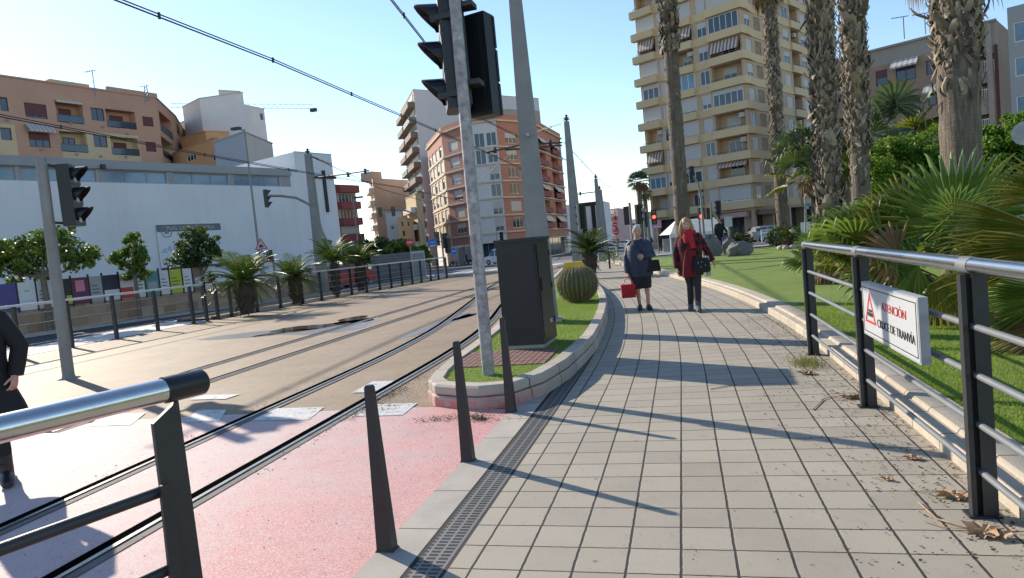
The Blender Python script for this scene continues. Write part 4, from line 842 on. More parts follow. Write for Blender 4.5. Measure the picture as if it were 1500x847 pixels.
# ------------------------------------------------------------------ tan apartment block
M['tanb'] = mat('brown_orange_render', (.46, .27, .19), .9, 0, .08, .3, dirt=.25, dcol=(.26, .16, .11)); M['cream'] = mat('cream_render', (.52, .40, .25), .9, 0, .06, .4); M['inner'] = mat('salmon_render', (.38, .21, .13), .9)
D = P2(0, 72, 180); dv = np.array([sin(radians(17)), cos(radians(17))]); A = D-dv*14; B = D+dv*(hit(D, D+dv, 234, 190)[0]); C3 = P2(259, 98, 190); D3 = P2(269, 108, 190)
root = bthing('apartment_block', 'brown and cream apartment block with recessed balconies behind the church hall', A)
ztop = hit(A, B, 150, 133)[1]
segs = [(Fr(A, B)), Fr(B, C3), Fr(C3, D3)]
def cr1(x0, y0, x1, y1, k=4.2333, ox=0, oy=100): return ox+x0/k, oy+y0/k, ox+x1/k, oy+y1/k
R = [(0, (-95, 165, -20, 255), 'w', 0), (0, (0, 180, 50, 265), 'w', .1), (0, (155, 220, 290, 310), 'w', .85), (0, (350, 215, 515, 340), 'b', 1), (0, (565, 248, 645, 325), 'w', 0), (0, (660, 262, 840, 372), 'b', 1), (0, (885, 302, 950, 360), 'w', .9), (1, (995, 303, 1062, 412), 'b', 1), (2, (1098, 362, 1115, 412), 'w', .5),
     (0, (-85, 355, -10, 440), 'w', .3), (0, (5, 370, 72, 445), 'w', .0), (0, (180, 400, 310, 490), 'w', .5), (0, (375, 395, 540, 520), 'b', 0), (0, (582, 415, 665, 490), 'w', .0), (0, (690, 430, 860, 540), 'b', 1), (0, (905, 458, 968, 518), 'w', 1), (1, (1008, 455, 1080, 568), 'b', 1), (2, (1113, 500, 1130, 555), 'w', .5)]
a = MB(); hs = [[], [], []]; todo = []
for sgi, c, kind, sh in R:
    fr_ = segs[sgi]; q = px(fr_.A, fr_.B, *cr1(*c)); q = (max(.05, q[0]), min(fr_.L-.05, q[1]), q[2], q[3], 1.3 if kind == 'b' else .18)
    hs[sgi].append(q); todo.append((fr_, q, kind, sh))
def mf(s, z): return 1 if (z < zsplit) and (s < s_a or s_b < s < s_c) else 0
f = segs[0]; zsplit = hit(A, B, 110, 191)[1]; s_a = hit(A, B, 25, 210)[0]; s_b = hit(A, B, 90, 210)[0]; s_c = hit(A, B, 204, 210)[0]
holed(a, segs[0], -2, ztop, hs[0], mf, sb=(s_a, s_b, s_c), zb=(zsplit,)); holed(a, segs[1], -2, ztop, hs[1], lambda s, z: 1 if z < zsplit-.6 else 0, zb=(zsplit-.6,)); holed(a, segs[2], -2, ztop, hs[2], lambda s, z: 1 if z < zsplit-.8 else 0, zb=(zsplit-.8,))
nb = np.array([-dv[1], dv[0]]); shell(a, [A, B, C3, D3], [D3+nb*12, A+nb*14], -2, ztop); a.build('wall', [M['tanb'], M['cream']], root, True)
a = MB(); [fr_.box(a, 0, fr_.L, -.2, .12, ztop, ztop+.18) for fr_ in segs]; a.build('coping', M['tanb'], root, True)
for fr_, q, kind, sh in todo:
    if kind == 'w': window(root, fr_, q, .16, sh, M['dark'], M['maroon'])
    else:
        w = q[1]-q[0]; o = Fr(fr_.P(0, -1.28, 0), fr_.P(fr_.L, -1.28, 0)); window(root, o, (q[0]+w*.3, q[0]+w*.75, q[2], q[2]+(q[3]-q[2])*.8), .02, .9 if sh else .0, M['dark'], M['maroon'], nm='balcony_door')
        railing(root, fr_, q[0], q[1], q[2], .04, M['dark'], min(1., (q[3]-q[2])*.38), solid=M['glass'])
for q in (todo[11][1],): awning(root, segs[0], q[0]-.3, q[1]+.3, q[3]+.9, 1., .8, [M['churchg'], M['offw']])
q = todo[3][1]; awning(root, segs[0], q[0], q[1], q[3]+.25, .3, .2, [M['cream'], M['offw']])
f = segs[0]; a = MB(); s0, s1 = hit(A, B, 79, 125)[0], hit(A, B, 138, 140)[0]; f.box(a, s0, s1, -3.2, -.8, ztop-.5, ztop+.75); a.build('roof_room', M['cream'], root, True)
a = MB(); s0, s1 = hit(A, B, 158, 140)[0], hit(A, B, 231, 150)[0]; f.box(a, s0, s1, -.3, .1, ztop+.181, ztop+.62); a.build('raised_parapet', M['tanb'], root, True)
for i, (u, v) in enumerate(((150, 186), (186, 196), (10, 176), (103, 181), (60, 219), (112, 226), (147, 229), (184, 230))):
    s0, z0 = hit(A, B, u, v); a = MB(); f.box(a, s0-.13, s0+.13, 0, .16, z0-.12, z0+.1); a.build('wall_vent', M['galv_d'], root, True)
# roof aerials
def aerial(u, dep, v0, v1, label, ladder=False):
    b = at(u, v1, dep); H = at(u, v0, dep)[2]-b[2]; t = thing('roof_aerial', label, 'aerial', b, 0, 'aerials on the roofs'); a = MB()
    if ladder:
        for dx in (-.35, .35): a.tube([(dx, 0, 0), (dx*.4, 0, H)], .05, 5)
        for i in range(6): z = H*i/6; a.tube([(-.35+.2*i/6, 0, z), (.35-.2*i/6, 0, z+H/6)], .035, 5)
        a.tube([(-.9, 0, H), (.5, 0, H)], .04, 5)
    else:
        a.tube([(0, 0, 0), (0, 0, H)], .05, 5); a.tube([(-1.1, 0, H), (.5, 0, H)], .04, 5)
        for i in range(4): a.tube([(-1+.4*i, -.25, H), (-1+.4*i, .25, H)], .025, 4)
    a.build('mast_rods', M['galv_d'], t); return t
aerial(140, 80, 104, 141, 'thin television aerial on the roof of the brown apartment block'); aerial(216, 84, 126, 149, 'lattice aerial frame at the right end of the brown roof', True)
aerial(1325, 68, 25, 57, 'tall television aerial on the right-hand brown building'); aerial(1356, 66, 20, 50, 'slim aerial right beside the tall one on the brown building')
# crane jib far behind
b0 = at(250, 158, 170); b1 = at(459, 159, 190); t = thing('tower_crane', 'distant horizontal crane jib behind the white block', 'crane', (b0[0]+8, b0[1]+8, -1.05)); a = MB(); n = 22
for k in range(n):
    p = b0+(b1-b0)*k/n; q = b0+(b1-b0)*(k+1)/n; up = np.array([0, 0, 1.1]); a.tube([p, q], .07, 4); a.tube([p+up, q+up], .06, 4); a.tube([p, (p+q)/2+up], .04, 4); a.tube([(p+q)/2+up, q], .04, 4)
a.build('jib', mat('crane_grey', (.60, .57, .52), .6), t, True); cm = b0+(b1-b0)*.33
a = MB(); a.tube([(cm[0], cm[1], -1.05), (cm[0], cm[1], cm[2])], .5, 4); a.build('tower', M['galv_d'], t, True); a = MB(); a.hexa([tuple(b1+np.array([x, y, z])) for z in (-.9, 0) for x, y in ((-.9, -.5), (.9, -.5), (.9, .5), (-.9, .5))]); a.build('trolley', M['dark'], t, True)
# ------------------------------------------------------------------ simple blocks, each a thing: pts = [(u, depth)...] left to right
def block(name, label, pts, vt, um, mats, holes=(), fm=None, zb=-2., deep=9, mfn=None, cop=True, sm=None, gl=None):
    Q = [P2(u, d) for u, d in pts]; root = bthing(name, label, Q[0]); ztop = None
    k = next(i for i in range(len(pts)-1) if pts[i][0] <= um <= pts[i+1][0]); ztop = hit(Q[k], Q[k+1], um, vt)[1]
    frs = [Fr(Q[i], Q[i+1]) for i in range(len(Q)-1)]; hs = [[] for _ in frs]; td = []
    for i, c, sh in holes:
        q = px(Q[i], Q[i+1], *c); q = (max(.03, q[0]), min(frs[i].L-.03, q[1]), q[2], min(q[3], ztop-.1), .2); hs[i].append(q); td.append((frs[i], q, sh))
    a = MB()
    for i, fr_ in enumerate(frs): holed(a, fr_, zb, ztop, hs[i], (lambda s, z, i=i: mfn(i, s, z)) if mfn else None)
    vdir = (Q[0]+Q[-1])/2; vdir = vdir/np.linalg.norm(vdir); shell(a, Q, [Q[-1]+vdir*deep, Q[0]+vdir*deep], zb, ztop); a.build('wall', mats, root, True)
    if cop:
        a = MB(); [fr_.box(a, 0, fr_.L, -.15, .08, ztop, ztop+.12) for fr_ in frs]; a.build('coping', (mats[0] if isinstance(mats, list) else mats), root, True)
    for fr_, q, sh in td: window(root, fr_, q, .18, sh, fm or M['white'], sm, gl)
    return root, Q, frs, ztop
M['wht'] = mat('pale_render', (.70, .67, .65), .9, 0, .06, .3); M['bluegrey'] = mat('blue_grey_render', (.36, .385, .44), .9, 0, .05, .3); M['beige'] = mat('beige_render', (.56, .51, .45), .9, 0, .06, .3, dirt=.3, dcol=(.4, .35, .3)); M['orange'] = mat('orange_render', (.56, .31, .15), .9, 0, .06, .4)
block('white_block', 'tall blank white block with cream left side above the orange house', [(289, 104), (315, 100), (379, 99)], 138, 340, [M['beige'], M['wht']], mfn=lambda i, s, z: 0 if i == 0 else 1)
block('stepped_block', 'stepped lower part of pale block with roof railing right of the white block', [(378, 104), (407, 108)], 161, 390, M['wht'], [(0, (381, 152+14, 386, 176), 0)])
block('roof_room', 'small grey brown roof room on top of the white block', [(344, 104), (376, 106)], 135, 360, M['beige'])
block('orange_house', 'orange and cream house between the brown block and the blue grey wall', [(266, 92), (330, 84), (350, 90)], 196, 330, [M['orange'], M['beige']], [(0, (273, 226, 287, 236), .2), (0, (310, 222, 326, 234), .3)], mfn=lambda i, s, z: 0)
block('orange_gable', 'higher orange roof part with small chimney behind the orange house', [(281, 98), (318, 95), (352, 97)], 188, 318, M['orange'])
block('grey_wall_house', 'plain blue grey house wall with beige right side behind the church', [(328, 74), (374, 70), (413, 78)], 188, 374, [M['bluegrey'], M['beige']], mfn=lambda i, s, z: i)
block('cream_house', 'small cream house right of the beige wall over the church parapet', [(398, 84), (428, 82)], 233, 420, M['beige'])
block('pale_low_house', 'pale house filling the gap behind the brown block', [(262, 112), (292, 108)], 178, 270, M['beige'], [(0, (279, 186, 287, 193), 0)])
tr, Q, fr_, zt = block('red_striped_block', 'apartment tower with maroon balcony bands right of the church', [(488, 118), (497, 112), (526, 116)], 266, 497, [mat('salmon_wall', (.50, .31, .22), .9), mat('grey_glazing', (.25, .25, .25), .5)], mfn=lambda i, s, z: i)
M['maroonw'] = mat('maroon_balcony_panel', (.22, .065, .065), .8)
for i in range(8):
    z = zt-1.3-i*2.75; a = MB(); fr_[1].box(a, .1, fr_[1].L, .0, 1.0, z, z+1.25); a.build('balcony', M['maroonw'], tr, True)
    if i: window(tr, fr_[1], (.4, fr_[1].L-.4, z+1.27, z+2.7), -.02, random.choice([0, .5, .9]), M['white'])
tr, Q, fr_, zt = block('tan_block', 'plain tan block with blank side wall and balconies on its left edge', [(547, 168), (553, 158), (617, 172)], 251, 553, mat('tan_render', (.55, .385, .28), .9, 0, .05, .3))
for i in range(9): z = zt-3.2-i*2.9; a = MB(); fr_[0].box(a, 1, fr_[0].L, 0, 1.1, z, z+1.0); a.build('balcony', M['beige'], tr, True)
a = MB(); fr_[1].box(a, 2.6, 6.2, -6, -2.5, zt, zt+2.2); a.build('roof_room', mat('tan_roof_room', (.46, .32, .22), .9), tr, True)
a = MB(); [fr_[1].box(a, 2+j*2.6, 2.5+j*2.6, 0, .02, zt-4-i*6.5, zt-3.6-i*6.5) for i in range(3) for j in range(5)]; a.build('vents', M['beige'], tr, True)
block('white_panel_house', 'white house wall with blue and yellow painted panels below the tan block', [(566, 112), (590, 110)], 311, 578, [M['wht']], [(0, (572, 330, 577, 336), .5)])
MBq = None
block('cream_town_house', 'cream town house with dark roof edge and two windows far down the street', [(583, 104), (606, 112)], 320, 590, M['cream'], [(0, (588, 325, 591, 331), 0), (0, (597, 325, 600, 331), 0), (0, (590, 338, 594, 346), 0)], fm=M['dark'])
tr, Q, fr_, zt = block('narrow_cream_block', 'narrow cream block with small balconies left of the tall grey tower', [(598, 120), (613, 112), (622, 113)], 282, 613, M['cream'])
for i in range(6):
    z = zt-3-i*2.9; a = MB(); fr_[0].box(a, 1, fr_[0].L-.5, 0, .9, z, z+.9); a.build('balcony', M['beige'], tr, True)
# tall tower with brown balconies and a blank grey side
M['greywall'] = mat('grey_white_wall', (.56, .55, .55), .9, 0, .05, .2); M['taupe'] = mat('taupe_wall', (.36, .31, .255), .9, 0, .05, .2)
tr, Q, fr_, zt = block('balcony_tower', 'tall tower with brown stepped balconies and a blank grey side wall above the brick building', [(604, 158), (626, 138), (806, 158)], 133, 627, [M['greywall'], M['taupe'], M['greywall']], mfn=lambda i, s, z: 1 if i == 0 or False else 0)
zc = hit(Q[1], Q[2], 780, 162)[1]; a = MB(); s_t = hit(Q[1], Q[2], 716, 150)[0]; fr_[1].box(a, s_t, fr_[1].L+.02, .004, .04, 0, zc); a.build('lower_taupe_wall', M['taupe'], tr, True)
M['brownbal'] = mat('brown_balcony', (.21, .15, .12), .8, 0, .1, 1); M['greenbal'] = mat('green_balcony', (.20, .24, .2), .7)
for i in range(12):
    z = zt-3.3-i*3.05; L = fr_[0].L
    for j, (s0, s1) in enumerate(((L*.04, L*.46), (L*.54, L*.97))):
        a = MB(); fr_[0].box(a, s0, s1, 0, 1.4, z, z+1.05); fr_[0].box(a, s0, s1, 0, 1.45, z-.12, z-.001); a.build('balcony', M['greenbal'] if (i*2+j) % 5 == 3 else M['brownbal'], tr, True)
        window(tr, fr_[0], (s0+.6, s1-.8, z+1.06, z+2.6), -.02, .6 if (i+j) % 3 else 0, M['white'])
# ------------------------------------------------------------------ curved brick corner building
M['brick'] = mat('red_brown_brick', (.40, .195, .145), .9, 0, .08, .4, dirt=.2, dcol=(.25, .1, .07)); M['creamtrim'] = mat('cream_trim', (.55, .46, .36), .85); M['baywhite'] = mat('white_bay_panel', (.58, .57, .57), .7, 0, .04, 1)
pts = [(637, 131), (660, 115), (700, 108.5), (741, 108), (790, 113), (832, 134)]; Q = [P2(u, d) for u, d in pts]; root = bthing('brick_corner_building', 'rounded red brick corner building with white central bay and cream bands', Q[0]); frs = [Fr(Q[i], Q[i+1]) for i in range(5)]
zr = [hit(Q[1], Q[2], 673, v)[1] for v in (211, 236, 261.5, 285.5, 311, 335)]; ztop = hit(Q[1], Q[2], 673, 186)[1]; zsh = hit(Q[1], Q[2], 673, 352)[1]; zg = gz(110)-.2
hs = [[] for _ in frs]; td = []
def addh(i, s0, s1, z0, z1, dp, kind, sh): q = (s0, s1, z0, z1, dp); hs[i].append(q); td.append((i, q, kind, sh))
random.seed(3)
for k, z in enumerate(zr):
    L = frs[0].L
    for j in range(4): addh(0, L*(.05+.24*j), L*(.05+.24*j+.15), z-1.0, z+.9, .25, 'wc', random.choice([.3, .6, .9]))
    sA, sB = hit(Q[1], Q[2], 666, 300)[0], hit(Q[1], Q[2], 679.5, 300)[0]; addh(1, sA, sB, z-.85, z+.85, .2, 'w', [.9, .8, .6, .7, 1, .5][k])
    sA, sB = hit(Q[2], Q[3], 704, 300)[0], hit(Q[2], Q[3], 719, 300)[0]; 
    if k < 2: addh(2, sA, sB, z-1.3, z+1., .12, 'w', .0)
    sA, sB = hit(Q[2], Q[3], 721.5, 300)[0], hit(Q[2], Q[3], 736.5, 300)[0]; addh(2, sA, sB, z-1.2, z+.95, .12, 'w', [0, .45, .55, .1, .6, .65][k])
    sA, sB = hit(Q[3], Q[4], 749, 300)[0], hit(Q[3], Q[4], 765, 300)[0]; addh(3, sA, sB, z-.85, z+.85, .2, 'w', [.5, .45, 0, 0, 1, 0][k])
    sA, sB = hit(Q[3], Q[4], 776, 300)[0], hit(Q[3], Q[4], 786, 300)[0]; addh(3, sA, sB, z-.85, z+.85, .2, 'w', .4)
    L = frs[4].L
    for c0, c1 in ((.14, .40), (.58, .84)): addh(4, L*c0, L*c1, z-1.3, z+1.0, 1.2, 'b', 0)
# shops
sL = lambda i, u: hit(Q[i], Q[i+1], u, 370)[0]
addh(1, sL(1, 676), frs[1].L-.3, zg+.2, zsh-1.2, .8, 'd', 0); addh(2, .3, frs[2].L-.3, zg+.2, zsh-1.0, .8, 'd', 0); addh(3, .4, frs[3].L-.4, zg+.2, zsh-1.0, .8, 'd', 0); addh(4, 1.5, frs[4].L-1.5, zg+.2, zsh-1.0, .8, 'd', 0)
def mfb(i):
    def fn(s, z):
        if z < zsh-.9: return 1
        if i == 2: return 2
        if i == 0: return 3 if z < ztop-2.3 else 0
        return 0
    return fn
a = MB()
for i, fr_ in enumerate(frs): holed(a, fr_, zg-1, ztop, hs[i], mfb(i), zb=(zsh-.9, ztop-2.3))
vd = Q[2]/np.linalg.norm(Q[2]); shell(a, Q, [Q[-1]+vd*8, Q[0]+vd*8], zg-1, ztop); a.build('wall', [M['brick'], M['wht'], M['baywhite'], M['creamtrim']], root, True)
for i, q, kind, sh in td:
    if kind == 'b':
        fb = Fr(frs[i].P(0, -1.17, 0), frs[i].P(frs[i].L, -1.17, 0)); w = q[1]-q[0]; window(root, fb, (q[0]+w*.2, q[1]-w*.15, q[2], q[3]-.3), .02, .4, M['white'], nm='balcony_door'); railing(root, frs[i], q[0]-.25, q[1]+.25, q[2], .55, M['maroonw'], 1.0, solid=M['maroonw'])
        if (i+int(q[2])) % 2: awning(root, frs[i], q[0], q[1], q[3], .8, .9, [M['beige'], M['offw']])
    elif kind == 'd': window(root, frs[i], q, .75, 0, M['galv_d'], nm='shop_window', npan=4)
    else: window(root, frs[i], q, q[4]-.02, sh, M['white'] if kind == 'w' else M['creamtrim'])
for k, z in enumerate(zr+[ztop+.15]):
    a = MB()
    for i, fr_ in enumerate(frs):
        zz = z-1.45 if k < 6 else ztop; fr_.box(a, -.1, fr_.L+.1, .0, .16+.01*i if k < 6 else .3+.01*i, zz-.1, zz+.16)
    a.build('cornice', M['creamtrim'], root, True)
a = MB(); [fr_.box(a, 0, fr_.L, -.3, .05+.004*i, ztop+.165, ztop+1.0) for i, fr_ in enumerate(frs)]; a.build('parapet', M['brick'], root, True)
a = MB(); [frs[2].box(a, frs[2].L*(.5-k), frs[2].L*(.5+k), -.5, -.1, ztop+1.0+.35*j, ztop+1.35+.35*j) for j, k in enumerate((.62, .52, .38, .18))]; a.build('pediment', M['creamtrim'], root, True)
for u in (675.5, 688): s0 = sL(1, u); a = MB(); frs[1].box(a, s0-.35, s0+.35, -.1, .35, zg-.3, zsh-1.3); a.build('pillar', M['taupe'], root, True)
a = MB(); s0, s1 = sL(1, 683), sL(1, 702); frs[1].box(a, s0, s1, .02, .2, zsh-2.5, zsh-1.25); sg = a.build('shop_sign', M['signwhite'], root, True)
pS = np.array(frs[1].P((s0+s1)/2-.2, .22, zsh-1.9))-np.array(rootloc(root)); o = text('caser', 'lettering', 1.25, M['blue'], sg, frame_mat(pS, (*frs[1].u, 0)), .01)
# ------------------------------------------------------------------ far blocks behind the masts
tr, Q, fr_, zt = block('striped_modern_block', 'modern block with black and white vertical stripes behind the slim masts', [(838, 178), (884, 176), (896, 190)], 297, 860, [M['wht'], M['dark']], mfn=lambda i, s, z: 0)
for j, (u0, u1) in enumerate(((840, 846), (852, 859), (867, 873))): a = MB(); s0, s1 = hit(Q[0], Q[1], u0, 320)[0], hit(Q[0], Q[1], u1, 320)[0]; fr_[0].box(a, s0, s1, 0, .15, 2, zt-.6); a.build('dark_stripe', M['black'], tr, True)
a = MB(); fr_[0].box(a, 0, fr_[0].L, .151, .3, zt-.9, zt); a.build('dark_stripe', M['black'], tr, True)
block('white_side_block', 'white rendered block edge just right of the brick corner building', [(822, 168), (840, 172)], 301, 832, M['wht'])
tr, Q, fr_, zt = block('pink_balcony_block', 'small pink and white block with balconies far down the avenue', [(885, 205), (906, 200), (922, 215)], 306, 900, [mat('pale_pink', (.55, .36, .32), .9)])
for i in range(4): z = zt-3.2-i*3.4; a = MB(); fr_[0].box(a, .6, fr_[0].L-.6, 0, 1., z, z+1); a.build('balcony', M['maroonw'], tr, True); window(tr, fr_[0], (1.2, fr_[0].L-1.2, z+1.05, z+2.6), -.02, .5, M['white'])
block('distant_white_block', 'distant pale low block behind the far traffic lights', [(905, 240), (945, 235), (975, 250)], 322, 925, M['wht'], [(0, (912, 327, 918, 331), 0), (0, (924, 327, 930, 331), 0), (0, (912, 336, 918, 341), 0), (0, (924, 336, 930, 341), 0)])
# ------------------------------------------------------------------ the yellow apartment tower
M['ochre'] = mat('ochre_render', (.60, .46, .27), .9, 0, .05, .25, dirt=.3, dcol=(.45, .33, .19)); M['ochre2'] = mat('brown_ochre_wall', (.47, .345, .23), .9, 0, .06, .3); M['lattice'] = mat('pale_lattice', (.42, .36, .28), .9)
cor = P2(1107, 82, 342); uL = np.array([sin(radians(-59.5)), cos(radians(-59.5))]); uR = np.array([sin(radians(30.5)), cos(radians(30.5))]); LW, RW = 14.6, 22.
A = cor+uL*LW; B = cor; C3 = cor+uR*RW; fl, fr2 = Fr(A, B), Fr(B, C3); root = bthing('apartment_tower', 'ochre yellow apartment tower with banded balconies behind the palms', cor)
NF = 12; ZF = [3.35+2.98*k for k in range(NF+1)]; PAR = .95
random.seed(12); hl, hr, todo = [], [], []
for k in range(NF):
    z0, z1 = ZF[k]+PAR, ZF[k+1]-.06
    for (s0, s1, kind) in ((.02, .19, 'B'), (.215, .285, 'w'), (.36, .555, 'B'), (.605, .695, 'w'), (.715, .985, 'C')):
        deep = 1.3 if kind in 'BC' else .15; q = (LW*s0, LW*s1, z0 if kind in 'BC' else z0+.05, z1 if kind in 'BC' else z1-.15, deep); hl.append(q); todo.append((fl, q, kind, k))
    for (s0, s1, kind) in ((.05, .12, 'w'), (.165, .245, 'l'), (.30, .37, 'w'), (.44, .50, 'w'), (.565, .65, 'w'), (.68, .80, 'B'), (.84, .92, 'w')):
        deep = 1.2 if kind == 'B' else .15; q = (RW*s0, RW*s1, z0+(.0 if kind == 'B' else .1), z1-(.0 if kind == 'B' else .3), deep); hr.append(q); todo.append((fr2, q, kind, k))
gl_ = [(.5, 4.2, gz(85), 3.0, 1.5), (4.8, 9.2, gz(85), 3.0, 1.5), (9.8, 14.2, gz(85), 3.0, 1.5)]; gr_ = [(.5+5.3*i, 5.2+5.3*i, gz(85), 3.0, 1.6) for i in range(4)]
ztop = ZF[-1]; a = MB(); holed(a, fl, -2, ztop, hl+gl_, lambda s, z: 1, zb=(3.0,)); holed(a, fr2, -2, ztop, hr+gr_, lambda s, z: 1, zb=(3.0,))
shell(a, [A, B, C3], [C3+uL*LW, ], -2, ztop); a.build('wall', [M['ochre'], M['ochre2']], root, True)
for k in range(NF+1):                       # parapet bands stepping out at the balconies and wrapping the corner
    z = ZF[k]; z1 = z+PAR if k < NF else z+.6; a = MB(); cb = .55
    fl.box(a, -.5, LW*.195, -.02, .75, z, z1); fl.box(a, LW*.195, LW*.355, -.02, .08, z, z1-.001); fl.box(a, LW*.355, LW*.56, -.02, .55, z, z1); fl.box(a, LW*.56, LW*.705, -.02, .081, z, z1-.001)
    p0 = fl.P(LW*.705, -.02, 0)[:2]; p1 = fl.P(LW*.705, cb, 0)[:2]; pL = fl.P(LW-.5, cb, 0)[:2]; p2 = np.array(fl.P(LW, cb, 0)[:2])*.5+np.array(fl.P(LW, cb, 0)[:2])*.5+fr2.n*cb*.55; p3 = fr2.P(.9, cb*.8, 0)[:2]; p4 = fr2.P(RW*.14, .09, 0)[:2]; p5 = fr2.P(RW*.14, -.02, 0)[:2]; pc = fr2.P(0, -.02, 0)[:2]
    a.prism([p0, p1, pL, p2, p3, p4, p5, pc], z, z1)
    fr2.box(a, RW*.14, RW*.66, -.02, .089, z, z1-.001); fr2.box(a, RW*.66, RW*.82, -.02, .35, z, z1); fr2.box(a, RW*.82, RW, -.02, .088, z, z1-.001); a.build('balcony_band', M['ochre'], root, True)
M['rust'] = mat('striped_awning_rust', (.35, .16, .09), .8); M['purple'] = mat('purple_cloth', (.12, .07, .25), .9); M['iron'] = mat('rail_iron', (.06, .05, .05), .5)
for fr_, q, kind, k in todo:
    if k >= 11: continue
    w = q[1]-q[0]
    if kind == 'l':
        a = MB(); n = 6
        for i in range(n+1): x = q[0]+w*i/n; fr_.box(a, x-.02, x+.02, -.1, -.04, q[2], q[3]); zz = q[2]+(q[3]-q[2])*i/n; fr_.box(a, q[0], q[1], -.11, -.05, zz-.02, zz+.02)
        a.build('lattice_screen', M['lattice'], root, True)
    elif kind == 'w': window(root, fr_, q, .13, random.choice([0, .4, .7, .95, 1, 1]), M['white'])
    else:
        r = random.random()
        if fr_ is fl and (r < .42): window(root, fr_, (q[0], q[1], q[2], q[3]), -.02 if kind == 'C' else .02, random.choice([0, .3, .9, .95]), M['white'], nm='glazed_balcony', gl=random.choice([M['glass'], M['glassb']])); continue
        fb = Fr(fr_.P(0, -q[4]+.03, 0), fr_.P(fr_.L, -q[4]+.03, 0)); window(root, fb, (q[0]+w*.25, q[0]+w*.7, q[2]-.3, q[3]-.35), .02, random.choice([0, .4, .8]), M['white'], nm='balcony_door')
        dd = {'B': .74 if q[0] < 3 and fr_ is fl else .54, 'C': .54}[kind] if fr_ is fl else .33
        a = MB(); fr_.box(a, q[0]-.1, q[1]+.1, dd-.05, dd, q[2]+.18, q[2]+.23); [fr_.box(a, q[0]-.1+(w+.2)*i/6-.015, q[0]-.1+(w+.2)*i/6+.015, dd-.04, dd-.01, q[2], q[2]+.18) for i in range(7)]; a.build('railing', M['iron'], root, True)
        if fr_ is fl and r > .78: awning(root, fr_, q[0], q[1], q[3]-.05, .6, 1.3 if r > .9 else .45, [M['brownslat'] if r > .9 else M['rust'], M['offw']])
        elif fr_ is fl and r > .7: a = MB(); fr_.box(a, q[0]+.3, q[0]+w*.6, dd-.2, dd-.18, q[2]+.0, q[2]+.75); a.build('washing', M['purple'], root, True)
        elif r > .55: a = MB(); fr_.box(a, q[1]-.95, q[1]-.15, -.5, -.2, q[3]-.75, q[3]-.2); a.build('air_conditioner', M['offw'], root, True)
for fr_, q in [(fl, h) for h in gl_]+[(fr2, h) for h in gr_]: window(root, fr_, q, 1.4, 0, M['dark'], nm='shop_window', npan=3)
a = MB(); fr2.box(a, .4, 8, .1, .5, 2.35, 2.95); a.build('shop_fascia', mat('brown_fascia', (.12, .07, .05), .6), root, True)
a = MB(); fl.box(a, LW-4, LW-.6, .1, .9, 2.3, 2.9); a.build('shop_fascia', mat('pink_fascia', (.45, .28, .26), .6), root, True)
# white canopy in front of the tower
c0 = at(977, 341, 50); c1 = at(1062, 335, 50); t = thing('canopy', 'off-white fabric canopy with sloping roof in front of the tower', 'canopy', (c0[0], c0[1], gz(50)))
ux = (c1-c0)[:2]; Lc = np.linalg.norm(ux); ux /= Lc; f = Fr(c0[:2], c1[:2]); ze = at(1000, 342, 50)[2]; zp = at(1000, 322, 50)[2]
a = MB(); a.add([f.P(0, 1, ze), f.P(Lc, 1, ze), f.P(Lc-.6, -.8, zp), f.P(.9, -.8, zp), f.P(0, -2.6, ze), f.P(Lc, -2.6, ze)], [(0, 1, 2, 3), (5, 4, 3, 2), (4, 0, 3), (1, 5, 2)]); f.box(a, 0, Lc, .97, 1.03, ze-.25, ze); a.build('roof_cloth', mat('canvas', (.66, .62, .54), .8), t, True)
for i in range(4):
    a = MB(); f.box(a, Lc*i/3-.04, Lc*i/3+.04, .9, .98, gz(50), ze-.02); a.build('leg', M['white'], t, True)
a = MB(); f.box(a, .2, Lc-.2, -2.5, -2.45, gz(50), ze-.3); a.build('back_screen', mat('screen_cloth', (.4, .4, .43), .7), t, True)
# ------------------------------------------------------------------ brown building on the right, and its grey neighbour
M['brownb'] = mat('brown_render', (.27, .19, .135), .9, 0, .08, .4); M['greyp'] = mat('warm_grey_concrete', (.27, .245, .215), .9, 0, .06, .4)
uS = np.array([.862, -.507]); M0 = P2(1364, 66, 150); A = M0-uS*hit(M0-uS*40, M0, 1216, 100)[0]*0-uS*(40-hit(M0-uS*40, M0, 1213, 100)[0]); B = M0+uS*(hit(M0, M0+uS, 1464, 120)[0]); root = bthing('brown_building', 'brown and grey apartment building with awnings behind the right-hand palms', A); f = Fr(A, B); ztop = hit(A, B, 1364, 53)[1]
def cr8(x0, y0, x1, y1): return 1180+x0/3.256, y0/3.256, 1180+x1/3.256, y1/3.256
Rr = [((335, 335, 390, 410), 'w', .5), ((430, 315, 527, 385), 'w', .15), ((575, 282, 650, 352), 'w', .0), ((585, 436, 660, 500), 'w', .0), ((495, 470, 548, 525), 'w', .4), ((820, 262, 900, 345), 'b', 0), ((820, 395, 900, 478), 'b', 0), ((150, 375, 215, 480), 'b', 0), ((330, 470, 400, 540), 'w', .5), ((160, 560, 230, 650), 'b', 0), ((585, 590, 660, 650), 'w', .3), ((820, 545, 900, 620), 'b', 0), ((435, 620, 520, 680), 'w', .3)]
hs = []; td = []
for c, kind, sh in Rr: q = px(A, B, *cr8(*c)); q = (*q, 1.1 if kind == 'b' else .16); hs.append(q); td.append((q, kind, sh))
zp = hit(A, B, 1364, 78)[1]
a = MB(); holed(a, f, -2, ztop, hs, lambda s, z: 1 if z > zp or s > sg1 else 0, zb=(zp,), sb=((sg1 := hit(A, B, 1437, 120)[0]),)); shell(a, [A, B], [B-f.n*12, A-f.n*12], -2, ztop); a.build('wall', [M['brownb'], M['greyp']], root, True)
